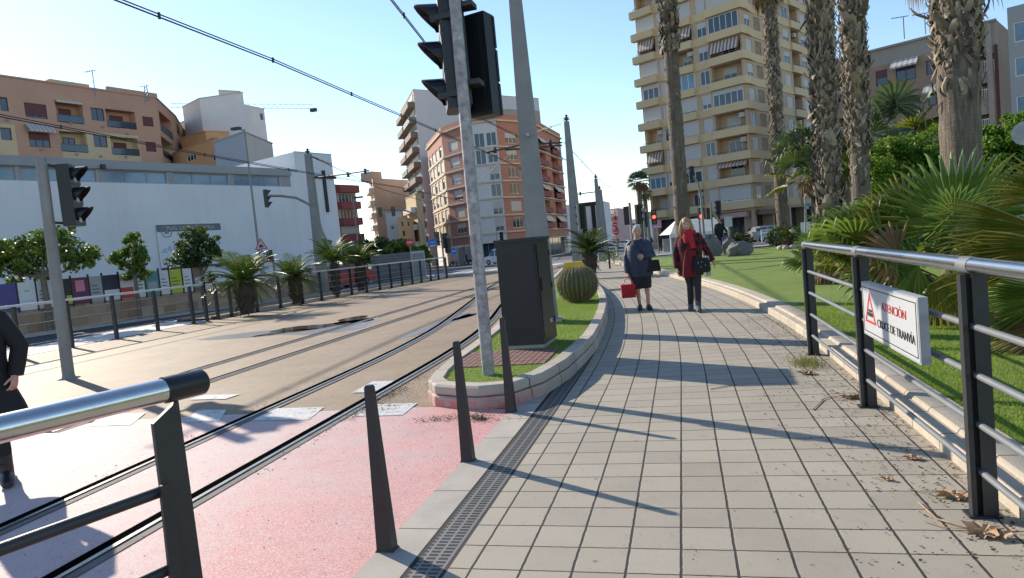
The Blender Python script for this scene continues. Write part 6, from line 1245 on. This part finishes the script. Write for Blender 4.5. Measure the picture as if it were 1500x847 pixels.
# ------------------------------------------------------------------ people
def skinned(J, E_, root_i):
    me = bpy.data.meshes.new('skin'); me.from_pydata([j[0] for j in J], E_, []); o = bpy.data.objects.new('skin', me); COL.objects.link(o); m = o.modifiers.new('s', 'SKIN'); m.use_smooth_shade = True
    for i, j in enumerate(J): sv = me.skin_vertices[0].data[i]; sv.radius = (j[1], j[1]*(j[2] if len(j) > 2 else 1)); sv.use_root = (i == root_i)
    s = o.modifiers.new('d', 'SUBSURF'); s.levels = 1; s.render_levels = 1
    dg = bpy.context.evaluated_depsgraph_get(); r = bpy.data.meshes.new_from_object(o.evaluated_get(dg)); bpy.data.objects.remove(o); return [tuple(v.co) for v in r.vertices], [tuple(p.vertices) for p in r.polygons]
def person(label, loc, az, H, P, fn, grp=None, skin=None):
    t = thing('person', label, 'person', loc, az2rz(az), grp); k = H/1.65
    D = dict(pel=(0, 0, .90), chest=(0, .01, 1.20), neck=(0, .02, 1.40), head=(0, -.01, 1.53), shL=(.15, .02, 1.32), elL=(.21, .03, 1.05), wrL=(.23, -.04, .82), shR=(-.15, .02, 1.32), elR=(-.21, .03, 1.05), wrR=(-.23, -.04, .82), hpL=(.085, 0, .86), knL=(.09, -.01, .47), anL=(.09, .03, .09), toL=(.10, -.11, .035), hpR=(-.085, 0, .86), knR=(-.09, -.01, .47), anR=(-.09, .03, .09), toR=(-.10, -.11, .035))
    D.update(P); D = {a: np.array(v)*k for a, v in D.items()}; names = list(D); ix = {n: i for i, n in enumerate(names)}
    Rd = dict(pel=.13, chest=.135, neck=.052, head=.07, shL=.06, elL=.043, wrL=.03, shR=.06, elR=.043, wrR=.03, hpL=.085, knL=.055, anL=.032, toL=.02, hpR=.085, knR=.055, anR=.032, toR=.02)
    J = [(tuple(D[n]), Rd[n]*k) for n in names]; E_ = [(ix[a], ix[b]) for a, b in (('pel', 'chest'), ('chest', 'neck'), ('neck', 'head'), ('chest', 'shL'), ('shL', 'elL'), ('elL', 'wrL'), ('chest', 'shR'), ('shR', 'elR'), ('elR', 'wrR'), ('pel', 'hpL'), ('hpL', 'knL'), ('knL', 'anL'), ('anL', 'toL'), ('pel', 'hpR'), ('hpR', 'knR'), ('knR', 'anR'), ('anR', 'toR'))]
    v, f = skinned(J, E_, 0); a = MB(); a.add(v, f, 0, True); h = D['head']
    a.ball(tuple(h), .075*k, .092*k, .112*k, 16, 12); a.ball((h[0], h[1]-.03*k, h[2]-.06*k), .052*k, .055*k, .05*k, 12, 8); a.ball((h[0], h[1]-.095*k, h[2]-.02*k), .015*k, .02*k, .026*k, 8, 6)
    for s in (-1, 1): a.ball((h[0]+s*.03*k, h[1]-.083*k, h[2]+.008*k), .012*k, .008*k, .007*k, 8, 5, 1); a.ball((h[0]+s*.077*k, h[1]+.005*k, h[2]-.01*k), .01*k, .02*k, .03*k, 8, 6)
    a.ball((h[0], h[1]-.083*k, h[2]-.066*k), .024*k, .008*k, .007*k, 8, 5, 2)
    for s, W in ((1, 'L'), (-1, 'R')):                     # hands: palm, four fingers, thumb
        w = D['wr'+W]; d = nz(D['wr'+W]-D['el'+W]); c = w+d*.055*k; inn_ = np.array([-s, 0, 0]); inn_ = nz(inn_-d*np.dot(inn_, d)); fw = nz(np.cross(d, inn_))
        if fw[1] > 0: fw = -fw
        a.loft([(w+d*.005*k, fw*.028*k, inn_*.017*k), (c, fw*.040*k, inn_*.016*k), (w+d*.095*k, fw*.038*k, inn_*.012*k)], 10)
        for q, ln in zip((-.03, -.01, .01, .03), (.062, .074, .078, .068)):
            b0 = w+d*.088*k+fw*q*k; b1 = b0+(d*.8+inn_*.35)*ln*.5*k; b2 = b1+(d*.45+inn_*.8)*ln*.5*k; a.tube([b0, b1, b2], [.0092*k, .0085*k, .0065*k], 6)
        b0 = w+d*.03*k+fw*.034*k; a.tube([b0, b0+(d*.6+fw*.6+inn_*.2)*.035*k, b0+(d*1.1+fw*.65+inn_*.5)*.055*k], [.011*k, .0095*k, .007*k], 6)
    a.build('body', [skin or M['skin'], M['eye'], M['lip']], t); fn(t, D, k); return t
M['eye'] = mat('dark_eye', (.03, .02, .02), .3); M['lip'] = mat('lips', (.35, .10, .09), .5)
X, Yv = np.array([1., 0, 0]), np.array([0, 1., 0])
def E2(c, rx, ry): return (np.array(c), X*rx, Yv*ry)
def sleeve(a, D, W, k, r0=.085, r1=.058, mi=0):
    s, e, w = D['sh'+W], D['el'+W], D['wr'+W]; sg = 1 if W == 'L' else -1; i0 = s+np.array([-sg*.05*k, 0, .02*k]); a.tube([i0, s+(e-s)*.08, (s+e)/2, e, (e+w)/2, w-(w-e)*.0], [r0*k*.8, r0*k, r0*.93*k, r0*.82*k, r1*1.1*k, r1*k], 12, mi)
def shoe(t, D, W, k, m, boot=.0):
    an, to = D['an'+W], D['to'+W]; d = nz((to-an)*np.array([1, 1, 0])); w = np.array([-d[1], d[0], 0]); z0 = max(0., to[2]-.035*k); up = np.array([0, 0, 1.]); sec = []
    for f, hw, hh in ((-.085, .03, .04), (-.055, .046, .058), (.02, .048, .062), (.09, .052, .046), (.15, .048, .036), (.185, .034, .024)):
        c = np.array([an[0], an[1], z0])+d*f*k+up*hh*k; sec.append((c, w*hw*k, up*hh*k))
    a = MB(); a.loft(sec, 12)
    if boot: a.tube([np.array([an[0], an[1], z0+.04*k]), an+up*boot*.5*k, an+(D['kn'+W]-an)*(boot/.4)], [.05*k, .05*k, .058*k], 12)
    a.build('shoe', m, t)
def hair(t, D, k, m, long=0., cap=1.):
    h = D['head']; a = MB(); random.seed(5); n, K = 16, 9; vs = []
    for i in range(K+1):
        e = .62*pi*i/K
        for j in range(n): aa = 2*pi*j/n; front = max(0, -sin(aa)); ee = e*(1-.42*front); r = 1.10+random.uniform(-.03, .04); vs.append((h[0]+.080*k*r*sin(ee)*cos(aa), h[1]+.012*k+.098*k*r*sin(ee)*sin(aa), h[2]+.012*k+.115*k*r*cos(ee)))
    a.add(vs, [((i+1)*n+j, (i+1)*n+(j+1) % n, i*n+(j+1) % n, i*n+j) for i in range(K) for j in range(n)], 0, True)
    if long:
        for s in (-1, 1): a.tube([h+np.array([s*.06, -.01, .08])*k, h+np.array([s*.088, -.005, -.02])*k, h+np.array([s*.098, -.0, -.02-long*.5])*k, h+np.array([s*.09, -.015, -long])*k], [.03*k, .036*k, .04*k, .02*k], 10)
        a.tube([h+np.array([0, .06, .05])*k, h+np.array([0, .095, -.06])*k, h+np.array([0, .10, -long])*k], [(.06*k, .05*k), (.075*k, .04*k), (.06*k, .03*k)], 12)
    a.build('hair', m, t)
navy = mat('navy_quilted_jacket', (.018, .026, .06), .6, 0, .3, 14, bump=.9, bscale=16); blackc = mat('black_cloth', (.012, .012, .014), .85, 0, .3, 20, bump=.6, bscale=18); greyhair = mat('grey_hair', (.42, .39, .35), .7, 0, .25, 40); blonde = mat('blond_hair', (.33, .20, .10), .6, 0, .3, 40); shoeb = mat('black_shoe', (.015, .014, .014), .4); bootg = mat('grey_suede_boot', (.08, .085, .09), .85); redsc = mat('red_scarf', (.40, .012, .02), .8, 0, .2, 20, bump=.4, bscale=40); denim = mat('charcoal_trousers', (.02, .021, .025), .8)
def checks(name, c1, c2, sc_):
    m, nt, p = base_mat(name); tc = node(nt, 'ShaderNodeTexCoord'); ck = node(nt, 'ShaderNodeTexChecker', inp={'Color1': c4(c1), 'Color2': c4(c2), 'Scale': sc_}); nt.links.new(tc.outputs['Object'], ck.inputs[0]); n_ = noise(nt, 4, 4)
    nt.links.new(mixc(nt, ramp(nt, n_, .45, .6), ck.outputs[0], c2), p.inputs['Base Color']); p.inputs['Roughness'].default_value = .9; return m
redcoat = checks('red_black_checked_coat', (.20, .008, .014), (.02, .006, .009), 11); redfront = mat('dark_red_cloth', (.15, .008, .014), .9, 0, .4, 12)
def w1(t, D, k):
    a = MB(); z = lambda q: q*k
    a.loft([E2((0, .01, z(.665)), .235*k, .165*k), E2((0, .01, z(.72)), .245*k, .172*k), E2((0, .0, z(.95)), .235*k, .175*k), E2((0, -.01, z(1.12)), .24*k, .175*k), E2((0, .0, z(1.27)), .225*k, .14*k), E2((0, .012, z(1.345)), .15*k, .10*k), E2((0, .02, z(1.40)), .075*k, .072*k)], 20)
    sleeve(a, D, 'L', k, .074, .056); sleeve(a, D, 'R', k, .074, .056); j = a.build('jacket', navy, t); a = MB(); a.loft([E2((0, .015, z(1.365)), .085*k, .085*k), E2((0, .015, z(1.42)), .068*k, .07*k)], 14, cap=False); a.build('collar', mat('patterned_collar', (.3, .27, .26), .8, 0, .6, 60), j)
    a = MB(); a.box(-.004*k, .004*k, -.184*k, -.172*k, z(.70), z(1.22)); a.build('zip', M['dark'], j)
    a = MB(); a.loft([E2((0, .01, z(.43)), .185*k, .135*k), E2((0, .01, z(.55)), .20*k, .15*k), E2((0, .01, z(.75)), .195*k, .15*k)], 18); a.build('skirt', blackc, t)
    hair(t, D, k, greyhair); shoe(t, D, 'L', k, shoeb); shoe(t, D, 'R', k, shoeb)
b1 = g(943, 455); b1[2] = .009
woman1 = person('grey-haired woman in navy jacket and black skirt walking with a red bag', b1, 172, 1.64, dict(head=(-.005, -.02, 1.53), elR=(-.255, .03, 1.03), wrR=(-.25, -.03, .76), elL=(.265, .02, 1.05), wrL=(.06, -.235, 1.06), anL=(.10, -.03, .09), toL=(.115, -.17, .035), knL=(.095, -.03, .47), anR=(-.06, .08, .09), toR=(-.075, -.06, .035)), w1)
R1 = woman1.matrix_basis; rz1 = woman1.rotation_euler.z
def wpt(b, rz, q): return (b[0]+q[0]*cos(rz)-q[1]*sin(rz), b[1]+q[0]*sin(rz)+q[1]*cos(rz), b[2]+q[2])
pp = wpt(b1, rz1, (-.262, -.035, .33)); t = thing('shopping_bag', 'bright red patterned carrier bag in the hand of the grey-haired woman', 'bag', pp, rz1)
rb = checks('red_patterned_bag', (.5, .02, .025), (.32, .015, .02), 22); MB().frus((0, 0), .26, .13, .28, .15, -.06, .20).build('bag_body', rb, t); a = MB()
for s in (-1, 1): a.tube([(-.09, s*.05, .2), (-.05, s*.02, .31), (0, .0, .352), (.05, s*.02, .31), (.09, s*.05, .2)], .009, 6)
a.build('handle', M['red'], t)
pp = wpt(b1, rz1, (.25, -.10, .74)); t = thing('handbag', 'black handbag on a strap across the navy jacket', 'bag', pp, rz1); MB().frus((0, 0), .26, .09, .2, .06, 0, .22).build('bag_body', blackc, t)
o_ = np.array((.25, -.10, .74)); a = MB(); a.tube([np.array(q)-o_ for q in ((.20, -.10, .95), (.10, -.185, 1.08), (-.02, -.17, 1.22), (-.10, -.10, 1.355), (-.12, .02, 1.385))], [(.012, .006)]*5, 6); a.build('strap', blackc, t)
def w2(t, D, k):
    z = lambda q: q*k; a = MB(); a.loft([E2((-.015, .01, z(.64)), .215*k, .16*k), E2((-.01, .01, z(.80)), .215*k, .165*k), E2((0, 0, z(.98)), .195*k, .15*k), E2((0, -.005, z(1.16)), .215*k, .155*k), E2((0, .0, z(1.29)), .21*k, .13*k), E2((0, .012, z(1.36)), .15*k, .10*k), E2((0, .02, z(1.41)), .08*k, .075*k)], 20)
    sleeve(a, D, 'L', k, .072, .054); sleeve(a, D, 'R', k, .072, .054); c = a.build('coat', redcoat, t)
    a = MB(); a.loft([((-.07*k, -.125*k, z(.62)), X*.10*k, Yv*.05*k), ((-.06*k, -.14*k, z(.85)), X*.085*k, Yv*.035*k), ((-.03*k, -.135*k, z(1.1)), X*.06*k, Yv*.035*k), ((0, -.10*k, z(1.3)), X*.04*k, Yv*.03*k)], 12); a.build('red_front', redfront, c)
    a = MB(); h = D['neck']; a.tube([h+np.array([.095*cos(q), -.015+.09*sin(q), .005*sin(3*q)])*k for q in np.linspace(0, 2*pi, 15)], [.042*k]*15, 10); a.tube([h+np.array(q)*k for q in ((.02, -.10, -.01), (.03, -.155, -.10), (.05, -.175, -.22), (.065, -.178, -.28))], [(.05*k, .025*k), (.055*k, .02*k), (.05*k, .015*k), (.05*k, .01*k)], 10); a.tube([h+np.array(q)*k for q in ((-.04, -.09, -.01), (-.06, -.14, -.08), (-.05, -.165, -.18))], [(.05*k, .025*k), (.045*k, .02*k), (.035*k, .01*k)], 10); a.build('scarf', redsc, t)
    a = MB()
    for W in 'LR': a.tube([D['hp'+W]+np.array([0, .01, .05])*k, D['hp'+W]*.5+D['kn'+W]*.5, D['kn'+W], D['kn'+W]*.5+D['an'+W]*.5, D['an'+W]+np.array([0, 0, .03])*k], [.105*k, .09*k, .07*k, .062*k, .05*k], 12)
    a.build('trousers', denim, t); hair(t, D, k, blonde, .17); shoe(t, D, 'L', k, bootg, .16); shoe(t, D, 'R', k, bootg, .16)
b2 = g(1018, 457); b2[2] = .009
woman2 = person('blond woman in red and black checked coat with red scarf walking', b2, 178, 1.68, dict(head=(-.035, -.02, 1.53), neck=(-.01, .02, 1.40), elR=(-.25, .05, 1.04), wrR=(-.245, .0, .79), elL=(.28, .05, 1.06), wrL=(.36, -.02, .87), hpL=(.075, 0, .86), knL=(.07, -.09, .48), anL=(.055, -.12, .09), toL=(.06, -.26, .045), knR=(-.03, .06, .47), anR=(-.05, .22, .10), toR=(-.06, .08, .035)), w2)
rz2 = woman2.rotation_euler.z; pp = wpt(b2, rz2, (.17, -.185, .70)); t = thing('handbag', 'black shoulder bag with studs hanging on the checked red coat', 'bag', pp, rz2); a = MB(); a.loft([((0, 0, 0), X*.12, Yv*.05), ((0, 0, .04), X*.15, Yv*.055), ((0, .01, .2), X*.14, Yv*.04), ((0, .015, .26), X*.10, Yv*.025)], 14); bb = a.build('bag_body', blackc, t)
a = MB(); [a.ball((x, -.05, z), .011, .006, .011, 6, 4) for x, z in ((-.06, .18), (0, .19), (.06, .13), (-.02, .1))]; a.build('studs', M['galv'], bb)
a = MB(); a.tube([(-.05, .03, .26), (-.02, .03, .45), (.0, .07, .62), (.0, .17, .70)], [(.013, .006)]*4, 6); a.build('strap', blackc, t)
pp = wpt(b2, rz2, (.29, .06, .62)); t = thing('tote_bag', 'pale cloth bag hanging behind the arm of the blond woman', 'bag', pp, rz2); MB().frus((0, 0), .07, .24, .05, .22, 0, .36).build('bag_body', mat('pale_cloth', (.45, .42, .4), .8), t); a = MB(); a.tube([(0, 0, .36), (-.06, 0, .55), (-.11, -.02, .72)], .008, 6); a.build('strap', M['offw'], t)
# woman cut by the left edge
blackf = mat('black_jersey', (.010, .010, .012), .85)
def w3(t, D, k):
    z = lambda q: q*k; a = MB(); a.loft([E2((0, 0, z(.80)), .20*k, .16*k), E2((0, 0, z(.98)), .185*k, .15*k), E2((0, 0, z(1.18)), .205*k, .15*k), E2((0, .0, z(1.30)), .20*k, .12*k), E2((0, .012, z(1.38)), .11*k, .09*k)], 18); sleeve(a, D, 'L', k, .08, .055); sleeve(a, D, 'R', k, .08, .055); a.build('cardigan', blackf, t)
    a = MB(); n = 28; vs = []
    for zz, r in ((.50, .30), (.62, .265), (.80, .20), (.92, .17)): vs += [((r+.018*cos(7*2*pi*j/n)*(zz < .7))*k*cos(2*pi*j/n), r*.8*k*sin(2*pi*j/n), zz*k) for j in range(n)]
    a.add(vs, [(i*n+j, i*n+(j+1) % n, (i+1)*n+(j+1) % n, (i+1)*n+j) for i in range(3) for j in range(n)], 0, True); a.build('skirt', blackf, t)
    a = MB()
    for W in 'LR': a.tube([D['hp'+W], D['hp'+W]*.5+D['kn'+W]*.5, D['kn'+W], D['kn'+W]*.45+D['an'+W]*.55, D['an'+W]], [.09*k, .08*k, .061*k, .06*k, .042*k], 12)
    a.build('tights', blackf, t); hair(t, D, k, mat('auburn_hair', (.22, .07, .03), .7), .2); shoe(t, D, 'L', k, shoeb, .14); shoe(t, D, 'R', k, shoeb, .14)
    a = MB(); x0 = .155*k
    a.loft([((.11*k, -.12*k, z(.90)), X*.10*k, Yv*.06*k), ((.11*k, -.12*k, z(1.05)), X*.10*k, Yv*.055*k), ((.10*k, -.11*k, z(1.22)), X*.07*k, Yv*.05*k)], 12); pr = a.build('printed_front', mat('print_pink_white', (.62, .45, .47), .8, 0, .5, 14, col2=(.35, .03, .07)), t)
    a = MB(); a.loft([((.11*k, -.12*k, z(.86)), X*.102*k, Yv*.062*k), ((.11*k, -.12*k, z(.905)), X*.103*k, Yv*.063*k)], 12); a.build('teal_hem', mat('teal_hem', (.08, .35, .30), .8), pr)
b3 = g(-3, 709); b3[2] = .013
person('woman in black skirt, tights and ankle boots cut by the left edge', b3, 162, 1.66, dict(elL=(.25, .10, 1.06), wrL=(.24, .02, .84), anL=(.12, -.06, .09), toL=(.20, -.18, .035), knL=(.11, -.07, .48), anR=(-.03, .16, .10), toR=(.03, .05, .035), knR=(-.02, .05, .47)), w3)
# man with purple trolley and distant walkers
def simple(cols):
    def fn(t, D, k):
        z = lambda q: q*k; a = MB(); a.loft([E2((0, 0, z(.80)), .19*k, .14*k), E2((0, 0, z(1.1)), .205*k, .15*k), E2((0, 0, z(1.3)), .2*k, .12*k), E2((0, .01, z(1.4)), .08*k, .08*k)], 14); sleeve(a, D, 'L', k, .075, .05); sleeve(a, D, 'R', k, .075, .05); a.build('top', cols[0], t)
        a = MB()
        for W in 'LR': a.tube([D['hp'+W]+np.array([0, 0, .04])*k, D['kn'+W], D['an'+W]], [.11*k, .08*k, .06*k], 10)
        a.build('trousers', cols[1], t); hair(t, D, k, cols[2]); shoe(t, D, 'L', k, shoeb); shoe(t, D, 'R', k, shoeb)
    return fn
dk = mat('dark_brown_hair', (.03, .02, .015), .7); b = at(1056, 364, 36); b[2] = .125
person('man in black top beside a purple bag beyond the rocks', b, 165, 1.78, dict(elL=(.24, -.1, 1.08), wrL=(.28, -.25, .92)), simple((blackc, denim, dk)))
p = at(1066, 362, 35.6); t = thing('trolley_bag', 'purple shopping trolley bag standing beside the man in black', 'bag', (p[0], p[1], .125)); MB().frus((0, 0), .48, .36, .54, .4, .1, .72).build('bag_body', mat('purple_bag', (.13, .04, .32), .6), t); a = MB(); [a.tube([(s*.2, .15, .09), (s*.2, .19, .09)], .09, 12) for s in (-1, 1)]; a.build('wheels', M['black'], t); MB().tube([(-.15, .2, .1), (-.15, .22, 1.0), (.15, .22, 1.0), (.15, .2, .1)], .015, 6).build('handle', M['galv'], t)
for u, v, d, lab, c1 in ((967, 364, 62, 'small dark figure walking far away between the two women', blackc), (953, 366, 66, 'distant walker in dark clothes behind the grey-haired woman', navy), (940, 366, 64, 'distant walker in pinkish top left of the two dark ones', mat('rose_top', (.4, .12, .15), .8))):
    b = at(u, v, d); b[2] = gz(b[1])+.01; person(lab, b, random.choice([0, 180, 160]), 1.7, {}, simple((c1, denim, dk)), 'distant walkers')
# ------------------------------------------------------------------ vehicles
def wheel(root, x, y, r, w, m=None):
    a = MB(); a.tube([(x, y-w/2, r), (x, y-w*.3, r), (x, y+w*.3, r), (x, y+w/2, r)], [r*.93, r, r, r*.93], 18); o = a.build('wheel', M['rubber'], root); a = MB(); a.tube([(x, y-w*.53, r), (x, y+w*.53, r)], r*.58, 14); a.build('rim', M['galv'], o)
def car(label, loc, rz, L, W, Hh, col, van=False, name='parked_car'):
    t = thing(name, label, 'van' if van else 'car', loc, rz, None if van else 'parked cars'); x = L/2
    pr = [(-x, .35), (-x, .75), (-x+.04, .95), (-x+.12 if van else -x+.35, 1.0), (-x+.2 if van else -x+.8, Hh-.05), (-x+.6 if van else -x+1.2, Hh), (x-1.75, Hh), (x-1.45, Hh-.08), (x-.95, 1.05), (x-.15, .9), (x, .7), (x, .35), (x-.2, .22), (-x+.2, .22)]
    a = MB(); secs = []; n = len(pr); vs = []
    for y, s in ((-W/2, .0), (-W/2+.06, .0), (W/2-.06, 0), (W/2, 0)):
        for px_, pz in pr: tap = .14 if pz > 1.0 else 0; yy = y*(1-tap*(pz-1.0)/max(.1, Hh-1.0)) if pz > 1.0 else y; vs.append((px_, yy, pz))
    a.add(vs, [(i*n+j, i*n+(j+1) % n, (i+1)*n+(j+1) % n, (i+1)*n+j) for i in range(3) for j in range(n)]+[tuple(range(n)), tuple(range(3*n, 4*n))[::-1]]); b = a.build('body', col, t)
    for s in (-1, 1):
        for x0, x1 in ((x-1.72, x-1.15), (x-2.6, x-1.82), (-x+.35, x-2.72)):
            yb = W/2*s; yt = W/2*s*(1-.14*.8); a = MB(); z0, z1 = 1.02, Hh-.16; o = .012*s; a.add([(x0, yb+o, z0), (x1+(.12 if x1 > x-1.3 else 0), yb+o, z0), (x1-(.22 if x1 > x-1.3 else 0), yt+o, z1), (x0, yt+o, z1)], [(0, 1, 2, 3) if s < 0 else (3, 2, 1, 0)]); a.build('window', M['glass'], t)
    a = MB(); a.add([(x-1.47+.02, -W*.40, Hh-.1), (x-1.47+.02, W*.40, Hh-.1), (x-.93, W*.46, 1.07), (x-.93, -W*.46, 1.07)], [(0, 1, 2, 3)][::-1]); a.build('windscreen', M['glass'], t)
    for s in (-1, 1):
        a = MB(); a.box(x-.10, x+.012, s*W*.36-.16, s*W*.36+.16, .66, .8); a.build('headlight', M['galv'], t); a = MB(); a.box(-x-.012, -x+.05, s*W*.42-.07, s*W*.42+.07, .75, 1.0); a.build('tail_light', M['red'], t)
        for xx in (-x+.85, x-.85): wheel(t, xx, s*(W/2-.1), .32, .2)
    a = MB(); a.box(x-.05, x+.03, -W*.45, W*.45, .3, .48); a.box(-x-.03, -x+.05, -W*.45, W*.45, .3, .48); a.build('bumper', M['dark'], t)
wc = mat('white_car_paint', (.68, .68, .69), .25, 0, .03, 2, coat=.5); rc = mat('red_car_paint', (.30, .02, .025), .3, 0, .1, 2, coat=.5); gc = mat('grey_car_paint', (.2, .21, .22), .3, 0, .1, 2, coat=.5)
p = at(735, 388, 80); car('white van crossing behind the dark cabinet', (p[0], p[1], gz(p[1])+.01), radians(168), 4.3, 1.8, 1.85, wc, True, 'van')
p = at(497, 408, 38); car('dark red car parked behind the cycads on the street', (p[0], p[1], .01), radians(70), 4.0, 1.7, 1.45, rc)
p = at(1128, 345, 62); car('grey car half hidden by the palm trunk before the tower shops', (p[0], p[1], gz(p[1])+.01), radians(20), 4.1, 1.7, 1.45, gc)
p = at(915, 352, 130); car('pale car far down the avenue below the red round signs', (p[0], p[1], gz(p[1])+.01), radians(-15), 4.1, 1.7, 1.5, wc)
def moto(label, u, v, d, rz):
    p = at(u, v, d); t = thing('motorcycle', label, 'motorcycle', (p[0], p[1], gz(p[1])+.01), rz, 'motorcycles before the corner shop')
    for x in (-.65, .65): wheel(t, x, 0, .31, .12)
    a = MB(); a.loft([((-.7, 0, .72), Yv*.08, np.array([0, 0, .05])), ((-.3, 0, .70), Yv*.15, np.array([0, 0, .12])), ((.1, 0, .75), Yv*.14, np.array([0, 0, .14])), ((.45, 0, .85), Yv*.10, np.array([0, 0, .1]))], 10); a.box(-.3, .3, -.13, .13, .3, .62); a.build('body', M['black'], t)
    a = MB(); a.tube([(.65, 0, .31), (.45, 0, .95)], .035, 6); a.tube([(.42, -.32, 1.0), (.42, .32, 1.0)], .018, 6); a.build('fork_and_handlebar', M['galv'], t); a = MB(); a.ball((.58, 0, .86), .1); a.build('headlight', M['galv'], t)
moto('motorcycle parked before the corner shop, left of another', 690, 388, 98, .4); moto('motorcycle parked before the corner shop nearest the big pole', 696, 388, 97, .2); moto('lone motorcycle parked beside the pillars of the brick corner', 666, 390, 95, 1.2)
# low pipe barriers across the far end of the path
for i, (u0, u1, v, d) in enumerate(((888, 915, 353, 60), (1115, 1140, 338, 58))):
    p, q = at(u0, v, d), at(u1, v, d); z0 = gz(p[1]); t = thing('pipe_barrier', 'white pipe barrier %s' % ('across the street left of the grey-haired woman' if i == 0 else 'in front of the tower shops'), 'barrier', (p[0], p[1], z0)); a = MB(); [a.tube([(p[0], p[1], z), (q[0], q[1], z)], .045, 6) for z in (z0+.5, z0+.8, z0+1.05)]; a.build('rails', M['white'], t, True)
    for f_ in (0, .5, 1): a = MB(); c = p+(q-p)*f_; a.tube([(c[0], c[1], z0), (c[0], c[1], z0+1.08)], .05, 6); a.build('post', M['white'], t, True)
